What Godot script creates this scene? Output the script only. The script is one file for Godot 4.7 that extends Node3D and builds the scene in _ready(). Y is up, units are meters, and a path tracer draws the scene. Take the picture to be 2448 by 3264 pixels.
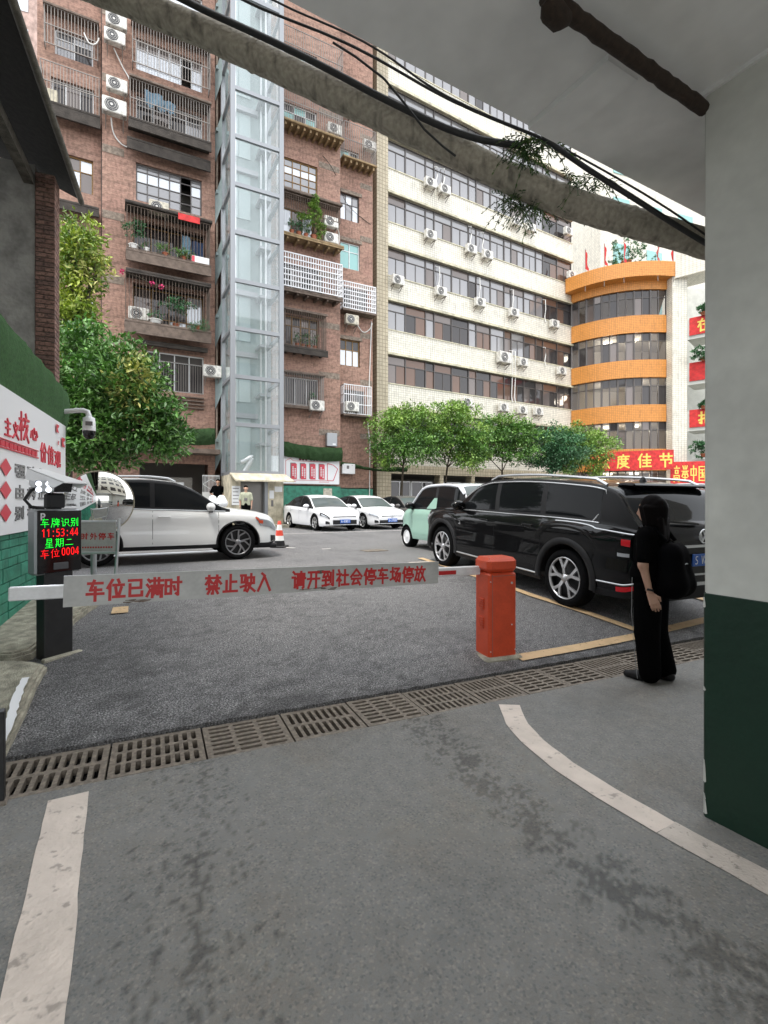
extends Node3D

# ---------------------------------------------------------------- mesh builder
class MB:
	var v := PackedVector3Array()
	var n := PackedVector3Array()
	var uv := PackedVector2Array()
	var c := PackedColorArray()
	var X := Transform3D.IDENTITY
	var col := Color(1, 1, 1)
	var use_col := false
	func vert(p: Vector3, nn: Vector3, u := Vector2.ZERO) -> void:
		v.append(X * p); n.append((X.basis * nn).normalized()); uv.append(u)
		if use_col: c.append(col)
	func tri(a: Vector3, b: Vector3, d: Vector3) -> void:
		var nn := (b - a).cross(d - a)
		if nn.length_squared() < 1e-16: return
		nn = nn.normalized()
		vert(a, nn); vert(d, nn); vert(b, nn)
	func quad(a: Vector3, b: Vector3, d: Vector3, e: Vector3) -> void:
		var nn := (b - a).cross(e - a) + (e - d).cross(b - d)
		if nn.length_squared() < 1e-18: return
		nn = nn.normalized()
		vert(a, nn, Vector2(0, 1)); vert(d, nn, Vector2(1, 0)); vert(b, nn, Vector2(1, 1))
		vert(a, nn, Vector2(0, 1)); vert(e, nn, Vector2(0, 0)); vert(d, nn, Vector2(1, 0))
	func box(a: Vector3, b: Vector3) -> void:
		var x0 := a.x; var y0 := a.y; var z0 := a.z; var x1 := b.x; var y1 := b.y; var z1 := b.z
		quad(Vector3(x0, y0, z1), Vector3(x1, y0, z1), Vector3(x1, y1, z1), Vector3(x0, y1, z1))
		quad(Vector3(x1, y0, z0), Vector3(x0, y0, z0), Vector3(x0, y1, z0), Vector3(x1, y1, z0))
		quad(Vector3(x1, y0, z1), Vector3(x1, y0, z0), Vector3(x1, y1, z0), Vector3(x1, y1, z1))
		quad(Vector3(x0, y0, z0), Vector3(x0, y0, z1), Vector3(x0, y1, z1), Vector3(x0, y1, z0))
		quad(Vector3(x0, y1, z1), Vector3(x1, y1, z1), Vector3(x1, y1, z0), Vector3(x0, y1, z0))
		quad(Vector3(x0, y0, z0), Vector3(x1, y0, z0), Vector3(x1, y0, z1), Vector3(x0, y0, z1))
	func cbox(p: Vector3, s: Vector3) -> void:
		box(p - s * 0.5, p + s * 0.5)
	# box with chamfered edges
	func bev(a: Vector3, b: Vector3, r: float) -> void:
		var ctr := (a + b) * 0.5
		var h := (b - a) * 0.5
		for ax in 3:
			for sg in [-1.0, 1.0]:
				var u := (ax + 1) % 3
				var w := (ax + 2) % 3
				var q := []
				for k in [[-1, -1], [1, -1], [1, 1], [-1, 1]]:
					var p := Vector3.ZERO
					p[ax] = sg * h[ax]; p[u] = k[0] * (h[u] - r); p[w] = k[1] * (h[w] - r)
					q.append(ctr + p)
				if sg < 0: q.reverse()
				quad(q[0], q[1], q[2], q[3])
		for ax in 3:
			var u := (ax + 1) % 3
			var w := (ax + 2) % 3
			for su in [-1.0, 1.0]:
				for sw in [-1.0, 1.0]:
					var q := []
					for k in [[0, -1], [0, 1], [1, 1], [1, -1]]:
						var p := Vector3.ZERO
						p[ax] = k[1] * (h[ax] - r)
						p[u] = su * (h[u] if k[0] == 0 else h[u] - r)
						p[w] = sw * (h[w] - r if k[0] == 0 else h[w])
						q.append(ctr + p)
					if su * sw > 0: q.reverse()
					quad(q[0], q[1], q[2], q[3])
		for sx in [-1.0, 1.0]:
			for sy in [-1.0, 1.0]:
				for sz in [-1.0, 1.0]:
					var s := Vector3(sx, sy, sz)
					var p0 := ctr + s * Vector3(h.x, h.y - r, h.z - r)
					var p1 := ctr + s * Vector3(h.x - r, h.y, h.z - r)
					var p2 := ctr + s * Vector3(h.x - r, h.y - r, h.z)
					if sx * sy * sz > 0: tri(p0, p1, p2)
					else: tri(p0, p2, p1)
	# bar of rectangular section from p to q, w across, t along "nrm"
	func bar(p: Vector3, q: Vector3, w: float, t: float, nrm := Vector3.UP) -> void:
		var d := (q - p)
		if d.length() < 1e-6: return
		d = d.normalized()
		var s := d.cross(nrm)
		if s.length() < 1e-4: s = d.cross(Vector3.RIGHT)
		s = s.normalized() * w * 0.5
		var u := s.cross(d).normalized() * t * 0.5
		var A := [p - s - u, p + s - u, p + s + u, p - s + u]
		var B := [q - s - u, q + s - u, q + s + u, q - s + u]
		for i in 4:
			var j := (i + 1) % 4
			quad(A[i], B[i], B[j], A[j])
		quad(A[0], A[1], A[2], A[3]); quad(B[3], B[2], B[1], B[0])
	func grid(rows: Array, closed := false) -> void:
		var R := rows.size()
		var Cn: int = rows[0].size()
		var N := []
		for i in R:
			var nr := PackedVector3Array()
			for j in Cn:
				var a: Vector3 = rows[maxi(i - 1, 0)][j]
				var b: Vector3 = rows[mini(i + 1, R - 1)][j]
				var e: Vector3
				var f: Vector3
				if closed:
					e = rows[i][(j - 1 + Cn) % Cn]; f = rows[i][(j + 1) % Cn]
				else:
					e = rows[i][maxi(j - 1, 0)]; f = rows[i][mini(j + 1, Cn - 1)]
				var nn := (f - e).cross(b - a)
				nr.append(nn.normalized() if nn.length_squared() > 1e-18 else Vector3.UP)
			N.append(nr)
		for i in R - 1:
			for j in (Cn if closed else Cn - 1):
				var k := (j + 1) % Cn
				gq(rows[i][j], rows[i][k], rows[i + 1][k], rows[i + 1][j], N[i][j], N[i][k], N[i + 1][k], N[i + 1][j])
	func gq(a: Vector3, b: Vector3, d: Vector3, e: Vector3, na: Vector3, nb: Vector3, ndd: Vector3, ne: Vector3) -> void:
		vert(a, na); vert(d, ndd); vert(b, nb); vert(a, na); vert(e, ne); vert(d, ndd)
	func tube(pts: Array, r, sides := 8, caps := true) -> void:
		var rows := []
		var up := Vector3.UP
		for i in pts.size():
			var a: Vector3 = pts[maxi(i - 1, 0)]
			var b: Vector3 = pts[mini(i + 1, pts.size() - 1)]
			var d := (b - a).normalized()
			var s := d.cross(up)
			if s.length() < 0.05: s = d.cross(Vector3(0.3, 0, 1))
			s = s.normalized()
			var u := s.cross(d)
			var rr: float = r[i] if r is Array else r
			var row := PackedVector3Array()
			for k in sides:
				var an := -TAU * k / sides
				row.append(pts[i] + (s * cos(an) + u * sin(an)) * rr)
			rows.append(row)
		grid(rows, true)
		if caps:
			for e in [0, rows.size() - 1]:
				for k in sides:
					if e == 0: tri(pts[0], rows[0][(k + 1) % sides], rows[0][k])
					else: tri(pts[-1], rows[e][k], rows[e][(k + 1) % sides])
	# profile: Array of Vector2(radius, height); axis y
	func lathe(pr: Array, seg := 24, smooth := true) -> void:
		if smooth:
			var rows := []
			for p in pr:
				var row := PackedVector3Array()
				for k in seg:
					var an := -TAU * k / seg
					row.append(Vector3(p.x * cos(an), p.y, p.x * sin(an)))
				rows.append(row)
			grid(rows, true)
		else:
			for i in pr.size() - 1:
				for k in seg:
					var a := -TAU * k / seg
					var b := -TAU * (k + 1) / seg
					quad(Vector3(pr[i].x * cos(a), pr[i].y, pr[i].x * sin(a)), Vector3(pr[i].x * cos(b), pr[i].y, pr[i].x * sin(b)), Vector3(pr[i + 1].x * cos(b), pr[i + 1].y, pr[i + 1].x * sin(b)), Vector3(pr[i + 1].x * cos(a), pr[i + 1].y, pr[i + 1].x * sin(a)))
	func mesh() -> ArrayMesh:
		var m := ArrayMesh.new()
		if v.is_empty(): return m
		var a := []
		a.resize(Mesh.ARRAY_MAX)
		a[Mesh.ARRAY_VERTEX] = v; a[Mesh.ARRAY_NORMAL] = n; a[Mesh.ARRAY_TEX_UV] = uv
		if use_col: a[Mesh.ARRAY_COLOR] = c
		m.add_surface_from_arrays(Mesh.PRIMITIVE_TRIANGLES, a)
		return m

var M := {}
var T := {}
var used := {}
var rng := RandomNumberGenerator.new()
const GN := Vector2(-0.4157, -0.9095)   # away from the drain, in x,z
const GT := Vector2(0.9095, -0.4157)    # along the drain

func gh(x: float, z: float) -> float:
	var s := GN.x * x + GN.y * z - 3.66
	return 0.0 if s < 0.0 else 0.025 + 0.40 * (1.0 - exp(-s / 2.6))
func gpt(x: float, z: float, lift := 0.0) -> Vector3:
	return Vector3(x, gh(x, z) + lift, z)
func nt(nn: float, t: float, y := 0.0) -> Vector3:
	return Vector3(GN.x * nn + GT.x * t, y, GN.y * nn + GT.y * t)

func numbered(called: String) -> String:
	if not used.has(called):
		used[called] = 0
		return called
	used[called] += 1
	return "%s_%03d" % [called, used[called]]
func thing(called: String, label: String, cat: String, at := Vector3.ZERO, turn := 0.0, group := "") -> Node3D:
	var o := Node3D.new()
	o.name = numbered(called)
	add_child(o, true)
	o.position = at; o.rotation_degrees.y = turn
	tag(o, label, cat, group)
	return o
func tag(o: Node, label := "", cat := "", group := "", kind := "") -> void:
	if label: o.set_meta("label", label)
	if cat: o.set_meta("category", cat)
	if group: o.set_meta("group", group)
	if kind: o.set_meta("kind", kind)
func part(m, called: String, mat: Material, parent: Node = self) -> MeshInstance3D:
	var o := MeshInstance3D.new()
	o.mesh = m.mesh() if m is MB else m
	o.material_override = mat
	o.name = called if parent != self else numbered(called)
	parent.add_child(o, true)
	return o
func struct(m, called: String, mat: Material) -> MeshInstance3D:
	var o := part(m, called, mat)
	o.set_meta("kind", "structure")
	return o
func dup(o: Node3D, at: Vector3, turn: float, label := "") -> Node3D:
	var r: Node3D = o.duplicate()
	r.name = numbered(String(o.name).rstrip("0123456789_"))
	add_child(r, true)
	r.position = at; r.rotation_degrees.y = turn
	if label: r.set_meta("label", label)
	return r
func L(r: float, g: float, b: float) -> Color:
	return Color(r, g, b).linear_to_srgb()
func mat(called: String, color: Color, rough := 0.8, metal := 0.0, tex := "", scale := 1.0, bump := 0.0) -> StandardMaterial3D:
	var m := StandardMaterial3D.new()
	m.resource_name = called
	m.albedo_color = color; m.roughness = rough; m.metallic = metal
	if tex:
		m.albedo_texture = T[tex]
		m.uv1_triplanar = true
		m.uv1_triplanar_sharpness = 6.0
		m.uv1_scale = Vector3.ONE * scale
		if bump > 0.0 and T.has(tex + "_n"):
			m.normal_enabled = true; m.normal_texture = T[tex + "_n"]; m.normal_scale = bump
	M[called] = m
	return m
func emis(called: String, color: Color, energy: float) -> StandardMaterial3D:
	var m := mat(called, color, 0.5)
	m.emission_enabled = true; m.emission = color; m.emission_energy_multiplier = energy
	return m

# ---------------------------------------------------------------- textures
func nimg(sd: int, size: int, freq: float, oct := 4, type := FastNoiseLite.TYPE_SIMPLEX_SMOOTH) -> PackedByteArray:
	var f := FastNoiseLite.new()
	f.seed = sd; f.frequency = freq; f.noise_type = type
	f.fractal_octaves = oct; f.fractal_type = FastNoiseLite.FRACTAL_FBM if oct > 1 else FastNoiseLite.FRACTAL_NONE
	var im := f.get_seamless_image(size, size)
	im.convert(Image.FORMAT_L8)
	return im.get_data()
func keep(called: String, w: int, h: int, rgb: PackedByteArray, height := PackedByteArray(), strength := 4.0) -> void:
	var im := Image.create_from_data(w, h, false, Image.FORMAT_RGB8, rgb)
	T[called] = ImageTexture.create_from_image(im)
	if height.size():
		var hm := Image.create_from_data(w, h, false, Image.FORMAT_L8, height)
		hm.convert(Image.FORMAT_RGBA8)
		hm.bump_map_to_normal_map(strength)
		T[called + "_n"] = ImageTexture.create_from_image(hm)
func make_textures() -> void:
	var S := 512
	# broad stains
	var a := nimg(11, S, 0.008, 5)
	var b := nimg(12, S, 0.05, 3)
	var px := PackedByteArray(); px.resize(S * S * 3)
	for i in S * S:
		var g := clampf(0.74 + 0.26 * (a[i] / 255.0) * 1.3 + 0.10 * (b[i] / 255.0 - 0.5), 0.0, 1.0)
		px[i * 3] = int(255 * g); px[i * 3 + 1] = int(255 * g * 0.992); px[i * 3 + 2] = int(255 * g * 0.975)
	keep("cloud", S, S, px, b, 3.0)
	for i in S * S:
		var g := clampf(0.93 + 0.10 * (a[i] / 255.0 - 0.5) + 0.05 * (b[i] / 255.0 - 0.5), 0.0, 1.0)
		px[i * 3] = int(255 * g); px[i * 3 + 1] = int(255 * g); px[i * 3 + 2] = int(255 * g * 0.995)
	keep("plain", S, S, px, b, 2.0)
	# dirtier stains
	var st := nimg(13, S, 0.014, 5)
	for i in S * S:
		var q := st[i] / 255.0
		var g := clampf(1.0 - 0.42 * smoothstep(0.45, 0.95, q) - 0.16 * (b[i] / 255.0), 0.1, 1.0)
		px[i * 3] = int(255 * g); px[i * 3 + 1] = int(255 * g * 0.98); px[i * 3 + 2] = int(255 * g * 0.95)
	keep("grime", S, S, px, b, 3.0)
	# drip stains running across the pipe
	for y in S:
		for x in S:
			var i := y * S + x
			var j := ((y / 5) % S) * S + x
			var g := clampf(0.95 - 0.24 * smoothstep(0.60, 0.90, st[j] / 255.0) - 0.25 * (b[i] / 255.0 - 0.4), 0.1, 1.0)
			px[i * 3] = int(255 * g); px[i * 3 + 1] = int(255 * g * 0.98); px[i * 3 + 2] = int(255 * g * 0.94)
	keep("pipe", S, S, px, b, 3.0)
	# worn road paint: chips down to the asphalt
	for i in S * S:
		var q := 0.6 * st[i] / 255.0 + 0.4 * b[i] / 255.0
		var g := clampf(0.95 + 0.10 * (a[i] / 255.0 - 0.5) - 0.20 * smoothstep(0.62, 0.78, q), 0.1, 1.0)
		px[i * 3] = int(255 * g); px[i * 3 + 1] = int(255 * g * 0.99); px[i * 3 + 2] = int(255 * g * 0.98)
	keep("worn", S, S, px, b, 3.0)
	# rain streaks: noise drawn out downwards
	for y in S:
		for x in S:
			var j := ((y / 9) % S) * S + x
			var i := y * S + x
			var g := clampf(1.02 - 0.13 * smoothstep(0.45, 0.85, b[j] / 255.0) * smoothstep(0.30, 0.75, a[i] / 255.0), 0.1, 1.0)
			px[i * 3] = int(255 * g); px[i * 3 + 1] = int(255 * g * 0.985); px[i * 3 + 2] = int(255 * g * 0.955)
	keep("streak", S, S, px)
	# asphalt: stones in a binder
	S = 1024
	var cell := FastNoiseLite.new()
	cell.seed = 5; cell.noise_type = FastNoiseLite.TYPE_CELLULAR; cell.frequency = 0.16
	cell.cellular_return_type = FastNoiseLite.RETURN_CELL_VALUE; cell.fractal_type = FastNoiseLite.FRACTAL_NONE
	var ci := cell.get_seamless_image(S, S); ci.convert(Image.FORMAT_L8)
	var cv := ci.get_data()
	cell.cellular_return_type = FastNoiseLite.RETURN_DISTANCE
	var di := cell.get_seamless_image(S, S); di.convert(Image.FORMAT_L8)
	var dv := di.get_data()
	var fine := nimg(21, S, 0.35, 2)
	var mid := nimg(22, S, 0.012, 4)
	var grain := nimg(23, S, 0.075, 2)
	px = PackedByteArray(); px.resize(S * S * 3)
	var hg := PackedByteArray(); hg.resize(S * S)
	var px2 := px.duplicate()
	for i in S * S:
		var stone := cv[i] / 255.0
		var f := fine[i] / 255.0
		var inside := 1.0 - smoothstep(0.35, 0.75, dv[i] / 255.0)
		var g := 0.72 + 0.11 * (f - 0.5) + 0.07 * (mid[i] / 255.0 - 0.5)
		if stone > 0.84: g += 0.06 * inside
		elif stone < 0.14: g -= 0.07 * inside
		g = clampf(g, 0.05, 1.0)
		var warm := 1.0 + 0.03 * (stone - 0.5)
		px[i * 3] = int(255 * minf(1.0, g * warm)); px[i * 3 + 1] = int(255 * g); px[i * 3 + 2] = int(255 * minf(1.0, g * (2.0 - warm) * 0.985))
		var g2 := clampf(0.60 + 0.30 * (f - 0.5) + 0.75 * (grain[i] / 255.0 - 0.5) + (0.22 * inside if stone > 0.86 else 0.0) - (0.20 * inside if stone < 0.22 else 0.0), 0.05, 1.0)
		px2[i * 3] = int(255 * g2); px2[i * 3 + 1] = int(255 * g2); px2[i * 3 + 2] = int(255 * minf(1.0, g2 * 1.01))
		hg[i] = int(clampf(110.0 + 60.0 * inside * (stone - 0.3) + 60.0 * (f - 0.5) + 110.0 * (grain[i] / 255.0 - 0.5), 0, 255))
	keep("asphalt", S, S, px, hg, 3.0)
	keep("asphalt2", S, S, px2, hg, 5.0)
	# brick courses: 4 bricks by 16 courses
	S = 512
	var bn := nimg(31, S, 0.06, 3)
	var bl := nimg(32, S, 0.009, 4)
	px = PackedByteArray(); px.resize(S * S * 3)
	hg = PackedByteArray(); hg.resize(S * S)
	rng.seed = 77
	var tone := []
	for i in 16 * 4: tone.append(rng.randf())
	for y in S:
		var row := y * 16 / S
		var fy := fmod(y * 16.0 / S, 1.0)
		for x in S:
			var sx := fmod(x * 4.0 / S + (0.5 if row % 2 else 0.0), 4.0)
			var fx := fmod(sx, 1.0)
			var i := y * S + x
			var joint := fx < 0.045 or fy < 0.16
			var t: float = tone[row * 4 + int(sx)]
			var k := 0.82 + 0.18 * (t - 0.5) + 0.22 * (bn[i] / 255.0 - 0.5) + 0.16 * (bl[i] / 255.0 - 0.5)
			var cr := Vector3(0.86, 0.73, 0.68) * k
			if joint: cr = Vector3(0.70, 0.62, 0.58) * (0.72 + 0.5 * (bl[i] / 255.0))
			px[i * 3] = int(255 * clampf(cr.x, 0, 1)); px[i * 3 + 1] = int(255 * clampf(cr.y, 0, 1)); px[i * 3 + 2] = int(255 * clampf(cr.z, 0, 1))
			hg[i] = 60 if joint else int(170 + 60 * (bn[i] / 255.0 - 0.5))
	keep("brick", S, S, px, hg, 4.0)
	# small glazed facade tiles, 8 by 8
	for y in S:
		for x in S:
			var i := y * S + x
			var fx := fmod(x * 8.0 / S, 1.0)
			var fy := fmod(y * 8.0 / S, 1.0)
			var joint := fx < 0.13 or fy < 0.16
			var t: float = tone[(int(y * 8 / S) * 8 + int(x * 8 / S)) % 64]
			var k := 0.93 + 0.07 * (t - 0.5) + 0.10 * (bl[i] / 255.0 - 0.6)
			if joint: k = 0.72
			k = clampf(k, 0, 1)
			px[i * 3] = int(255 * k); px[i * 3 + 1] = int(255 * k * 0.995); px[i * 3 + 2] = int(255 * k * 0.98)
			hg[i] = 70 if joint else 180
	keep("tile", S, S, px, hg, 3.0)
	# concrete
	var cn := nimg(41, S, 0.02, 5)
	var cf := nimg(42, S, 0.2, 2)
	for i in S * S:
		var g := clampf(0.78 + 0.34 * (cn[i] / 255.0 - 0.5) + 0.18 * (cf[i] / 255.0 - 0.5), 0, 1)
		px[i * 3] = int(255 * g); px[i * 3 + 1] = int(255 * g * 0.985); px[i * 3 + 2] = int(255 * g * 0.94)
		hg[i] = int(0.5 * cn[i] + 0.5 * cf[i])
	keep("concrete", S, S, px, hg, 4.0)
	# wool of artificial turf / cloth
	var wn := nimg(51, S, 0.25, 2)
	for i in S * S:
		var g := clampf(0.75 + 0.5 * (wn[i] / 255.0 - 0.5) + 0.25 * (cn[i] / 255.0 - 0.5), 0, 1)
		px[i * 3] = int(255 * g); px[i * 3 + 1] = int(255 * g); px[i * 3 + 2] = int(255 * g)
		hg[i] = wn[i]
	keep("fuzz", S, S, px, hg, 5.0)

func make_materials() -> void:
	var m: StandardMaterial3D
	m = mat("asphalt_near", L(0.385, 0.375, 0.36), 0.8, 0, "asphalt", 0.62, 1.0)
	m.uv1_world_triplanar = true; m.vertex_color_use_as_albedo = true
	m = mat("asphalt_yard", L(0.50, 0.488, 0.474), 0.66, 0, "asphalt2", 0.8, 1.6)
	m.uv1_world_triplanar = true; m.vertex_color_use_as_albedo = true
	mat("road_paint", L(0.68, 0.60, 0.53), 0.75, 0, "worn", 0.9, 0.6)
	mat("road_paint_yellow", L(0.66, 0.47, 0.27), 0.75, 0, "worn", 0.9, 0.6)
	mat("road_paint_dirty", L(0.55, 0.495, 0.44), 0.8, 0, "worn", 2.0, 0.8)
	mat("road_paint_white", L(0.62, 0.6, 0.58), 0.75, 0, "worn", 0.9, 0.6)
	mat("concrete", L(0.56, 0.54, 0.47), 0.9, 0, "concrete", 0.7, 1.0)
	mat("concrete_dark", L(0.20, 0.19, 0.175), 0.92, 0, "concrete", 0.6, 1.0)
	mat("pit", L(0.22, 0.20, 0.18), 0.95, 0, "concrete", 1.0)
	mat("cast_iron", L(0.34, 0.295, 0.26), 0.75, 0.1, "concrete", 2.2, 0.8)
	mat("wall_paint", L(0.64, 0.645, 0.60), 0.8, 0, "plain", 0.35, 0.15)
	mat("ceiling_paint", L(0.90, 0.90, 0.89), 0.85, 0, "plain", 0.2, 0.05)
	mat("dado_green", L(0.003, 0.028, 0.014), 0.6, 0, "plain", 0.6, 0.3)
	mat("rust", L(0.05, 0.032, 0.022), 0.9, 0, "concrete", 3.0, 1.0)
	mat("pipe_grey", L(0.44, 0.42, 0.38), 0.85, 0, "pipe", 1.0, 0.8)
	mat("cable_black", L(0.018, 0.018, 0.019), 0.6)
	m = mat("brick", L(0.70, 0.625, 0.595), 0.9, 0, "brick", 1.0, 0.8)
	m.uv1_scale = Vector3(1.0, 0.86, 1.0)
	m.vertex_color_use_as_albedo = true
	m = mat("brick_plain", L(0.66, 0.59, 0.56), 0.9, 0, "brick", 1.0, 0.8)
	m.uv1_scale = Vector3(1.0, 0.86, 1.0)
	mat("render_band", L(0.40, 0.33, 0.29), 0.9, 0, "concrete", 0.5, 0.6)
	mat("soot", L(0.062, 0.053, 0.047), 0.95, 0, "cloud", 0.5, 0.5)
	mat("slab_brown", L(0.17, 0.13, 0.108), 0.9, 0, "cloud", 0.7, 0.5)
	mat("slab_ochre", L(0.33, 0.235, 0.13), 0.9, 0, "cloud", 0.7, 0.6)
	m = mat("tile_cream", L(0.86, 0.855, 0.815), 0.45, 0, "tile", 1.0, 0.6)
	m.uv1_scale = Vector3(0.72, 0.9, 0.72)
	mat("cream_trim", L(0.62, 0.59, 0.45), 0.6, 0, "cloud", 0.4, 0.2)
	mat("pier_beige", L(0.55, 0.50, 0.40), 0.7, 0, "tile", 0.55, 0.5)
	m = mat("tile_orange", L(0.74, 0.32, 0.075), 0.5, 0, "tile", 1.0, 0.4)
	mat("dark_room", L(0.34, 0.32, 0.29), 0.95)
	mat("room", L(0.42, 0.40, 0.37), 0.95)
	mat("door_dark", L(0.03, 0.028, 0.027), 0.5, 0, "cloud", 0.6)
	mat("bronze_frame", L(0.10, 0.09, 0.085), 0.45, 0.4)
	mat("white_frame", L(0.72, 0.72, 0.72), 0.5)
	mat("wood_frame", L(0.30, 0.17, 0.055), 0.6, 0, "cloud", 2.0)
	mat("bar_grey", L(0.26, 0.235, 0.215), 0.6, 0.3)
	mat("bar_white", L(0.74, 0.74, 0.75), 0.45, 0.1)
	mat("steel_frame", L(0.27, 0.28, 0.295), 0.4, 0.4)
	m = mat("pane_sky", L(0.28, 0.275, 0.28), 0.05, 0.30)
	m = mat("pane_mid", L(0.17, 0.145, 0.135), 0.05, 0.25)
	m = mat("pane_dark", L(0.05, 0.045, 0.045), 0.04, 0.15)
	m = mat("pane_brown", L(0.155, 0.095, 0.07), 0.06, 0.15)
	m = mat("pane_teal", L(0.24, 0.42, 0.40), 0.06, 0.25)
	m = mat("pane_white", L(0.62, 0.64, 0.67), 0.08, 0.25)
	m = mat("shaft_glass", L(0.74, 0.90, 0.90), 0.03)
	m.albedo_color.a = 0.06; m.transparency = BaseMaterial3D.TRANSPARENCY_ALPHA
	mat("shaft_door", L(0.31, 0.38, 0.38), 0.45, 0.2)
	mat("shaft_wall", L(0.25, 0.31, 0.31), 0.7, 0, "plain", 0.5)
	mat("curtain_rust", L(0.36, 0.15, 0.08), 0.9, 0, "cloud", 1.5)
	mat("curtain_white", L(0.72, 0.72, 0.70), 0.9)
	mat("ac_white", L(0.76, 0.75, 0.72), 0.5, 0, "cloud", 1.2)
	mat("ac_cream", L(0.60, 0.56, 0.47), 0.55, 0, "cloud", 1.2)
	mat("fan_dark", L(0.06, 0.06, 0.065), 0.6)
	mat("grey_metal", L(0.33, 0.34, 0.35), 0.45, 0.5)
	mat("terracotta", L(0.34, 0.11, 0.055), 0.8)
	mat("pot_white", L(0.70, 0.69, 0.66), 0.6)
	mat("cloth_blue", L(0.30, 0.48, 0.62), 0.9, 0, "fuzz", 2.0)
	mat("cloth_dark", L(0.05, 0.09, 0.20), 0.9, 0, "fuzz", 2.0)
	mat("turf_green", L(0.065, 0.19, 0.05), 0.95, 0, "fuzz", 1.6, 1.0)
	mat("turf_dark", L(0.04, 0.11, 0.026), 0.95, 0, "fuzz", 1.6, 1.0)
	mat("green_paint", L(0.035, 0.24, 0.16), 0.55, 0, "cloud", 0.8, 0.2)
	mat("green_paint2", L(0.045, 0.27, 0.185), 0.55, 0, "cloud", 0.8, 0.2)
	mat("mortar_green", L(0.02, 0.13, 0.09), 0.7, 0, "cloud", 0.8, 0.2)
	mat("board_white", L(0.78, 0.78, 0.79), 0.4)
	mat("red_letter", L(0.60, 0.045, 0.07), 0.45)
	mat("red_paint", L(0.42, 0.012, 0.012), 0.5)
	mat("grey_letter", L(0.24, 0.235, 0.235), 0.4, 0.4)
	mat("banner_red", L(0.68, 0.035, 0.035), 0.7, 0, "cloud", 0.8)
	mat("banner_yellow", L(0.80, 0.60, 0.12), 0.6)
	mat("plaster_grey", L(0.36, 0.36, 0.35), 0.95, 0, "cloud", 0.5, 0.6)
	mat("roof_dark", L(0.025, 0.022, 0.020), 0.95, 0, "concrete", 1.0, 0.6)
	mat("silver", L(0.60, 0.61, 0.62), 0.3, 0.8)
	mat("boom_face", L(0.47, 0.47, 0.455), 0.45, 0.1, "plain", 1.1)
	mat("boom_white", L(0.78, 0.78, 0.79), 0.35, 0.0, "plain", 1.4)
	mat("barrier_orange", L(0.70, 0.085, 0.03), 0.34, 0, "plain", 1.2)
	m = mat("black_plastic", L(0.018, 0.018, 0.019), 0.42)
	mat("black_metal", L(0.014, 0.014, 0.015), 0.5, 0, "cloud", 1.5)
	m = mat("black_gloss", L(0.006, 0.006, 0.007), 0.08)
	m = mat("mirror", L(0.86, 0.87, 0.86), 0.015, 1.0)
	mat("skin", L(0.46, 0.27, 0.19), 0.6)
	mat("hair", L(0.006, 0.005, 0.005), 0.62)
	mat("cloth_black", L(0.0065, 0.0065, 0.007), 1.0, 0, "fuzz", 5.0, 0.6)
	mat("cloth_black2", L(0.006, 0.006, 0.007), 0.9, 0, "fuzz", 6.0, 0.8)
	mat("cloth_cream", L(0.66, 0.68, 0.50), 0.9, 0, "fuzz", 5.0)
	mat("cloth_navy", L(0.03, 0.035, 0.05), 0.9, 0, "fuzz", 5.0)
	for q in [["paint_white", L(0.72, 0.72, 0.73)], ["paint_pearl", L(0.76, 0.76, 0.75)], ["paint_black", L(0.003, 0.003, 0.0035)], ["paint_grey", L(0.11, 0.105, 0.10)], ["paint_mint", L(0.33, 0.52, 0.43)], ["paint_roof_white", L(0.74, 0.76, 0.80)]]:
		m = mat(q[0], q[1], 0.28)
		m.clearcoat_enabled = true; m.clearcoat = 0.8; m.clearcoat_roughness = 0.02; m.metallic_specular = 0.15
	m = mat("car_glass", L(0.010, 0.011, 0.012), 0.03)
	m.metallic_specular = 0.22
	M.paint_black.clearcoat = 0.6
	m = mat("car_glass_clear", L(0.10, 0.12, 0.12), 0.03, 0.15)
	mat("tyre", L(0.017, 0.017, 0.018), 0.85, 0, "fuzz", 4.0, 0.5)
	mat("alloy", L(0.62, 0.62, 0.63), 0.28, 0.85)
	mat("alloy_grey", L(0.26, 0.26, 0.27), 0.3, 0.8)
	mat("alloy_dark", L(0.012, 0.012, 0.013), 0.4, 0.3)
	m = mat("lamp_red", L(0.55, 0.012, 0.02), 0.12)
	m = mat("lamp_clear", L(0.50, 0.52, 0.55), 0.08, 0.5)
	mat("plate_blue", L(0.015, 0.10, 0.42), 0.45)
	mat("plate_white", L(0.78, 0.8, 0.82), 0.5)
	mat("cone_red", L(0.66, 0.06, 0.03), 0.5)
	mat("cone_white", L(0.75, 0.75, 0.73), 0.5)
	mat("bark", L(0.10, 0.08, 0.06), 0.95, 0, "concrete", 2.0, 1.0)
	m = mat("leaf", Color(1, 1, 1), 0.42)
	m.vertex_color_use_as_albedo = true
	m.backlight_enabled = true; m.backlight = L(0.06, 0.10, 0.02)
	mat("elev_base", L(0.58, 0.55, 0.46), 0.7, 0, "cloud", 0.5)
	mat("elev_door", L(0.20, 0.19, 0.18), 0.3, 0.7)
	mat("paper", L(0.72, 0.73, 0.74), 0.8)
	mat("ink", L(0.16, 0.15, 0.15), 0.8)
	mat("gate_white", L(0.70, 0.70, 0.69), 0.5)
	mat("purple_dot", L(0.22, 0.03, 0.06), 0.6)
	mat("pink_wall", L(0.55, 0.40, 0.36), 0.9, 0, "cloud", 0.3)
	emis("led_green", Color(0.02, 1.0, 0.22), 0.36)
	emis("led_red", Color(1.0, 0.02, 0.05), 0.42)
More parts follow.
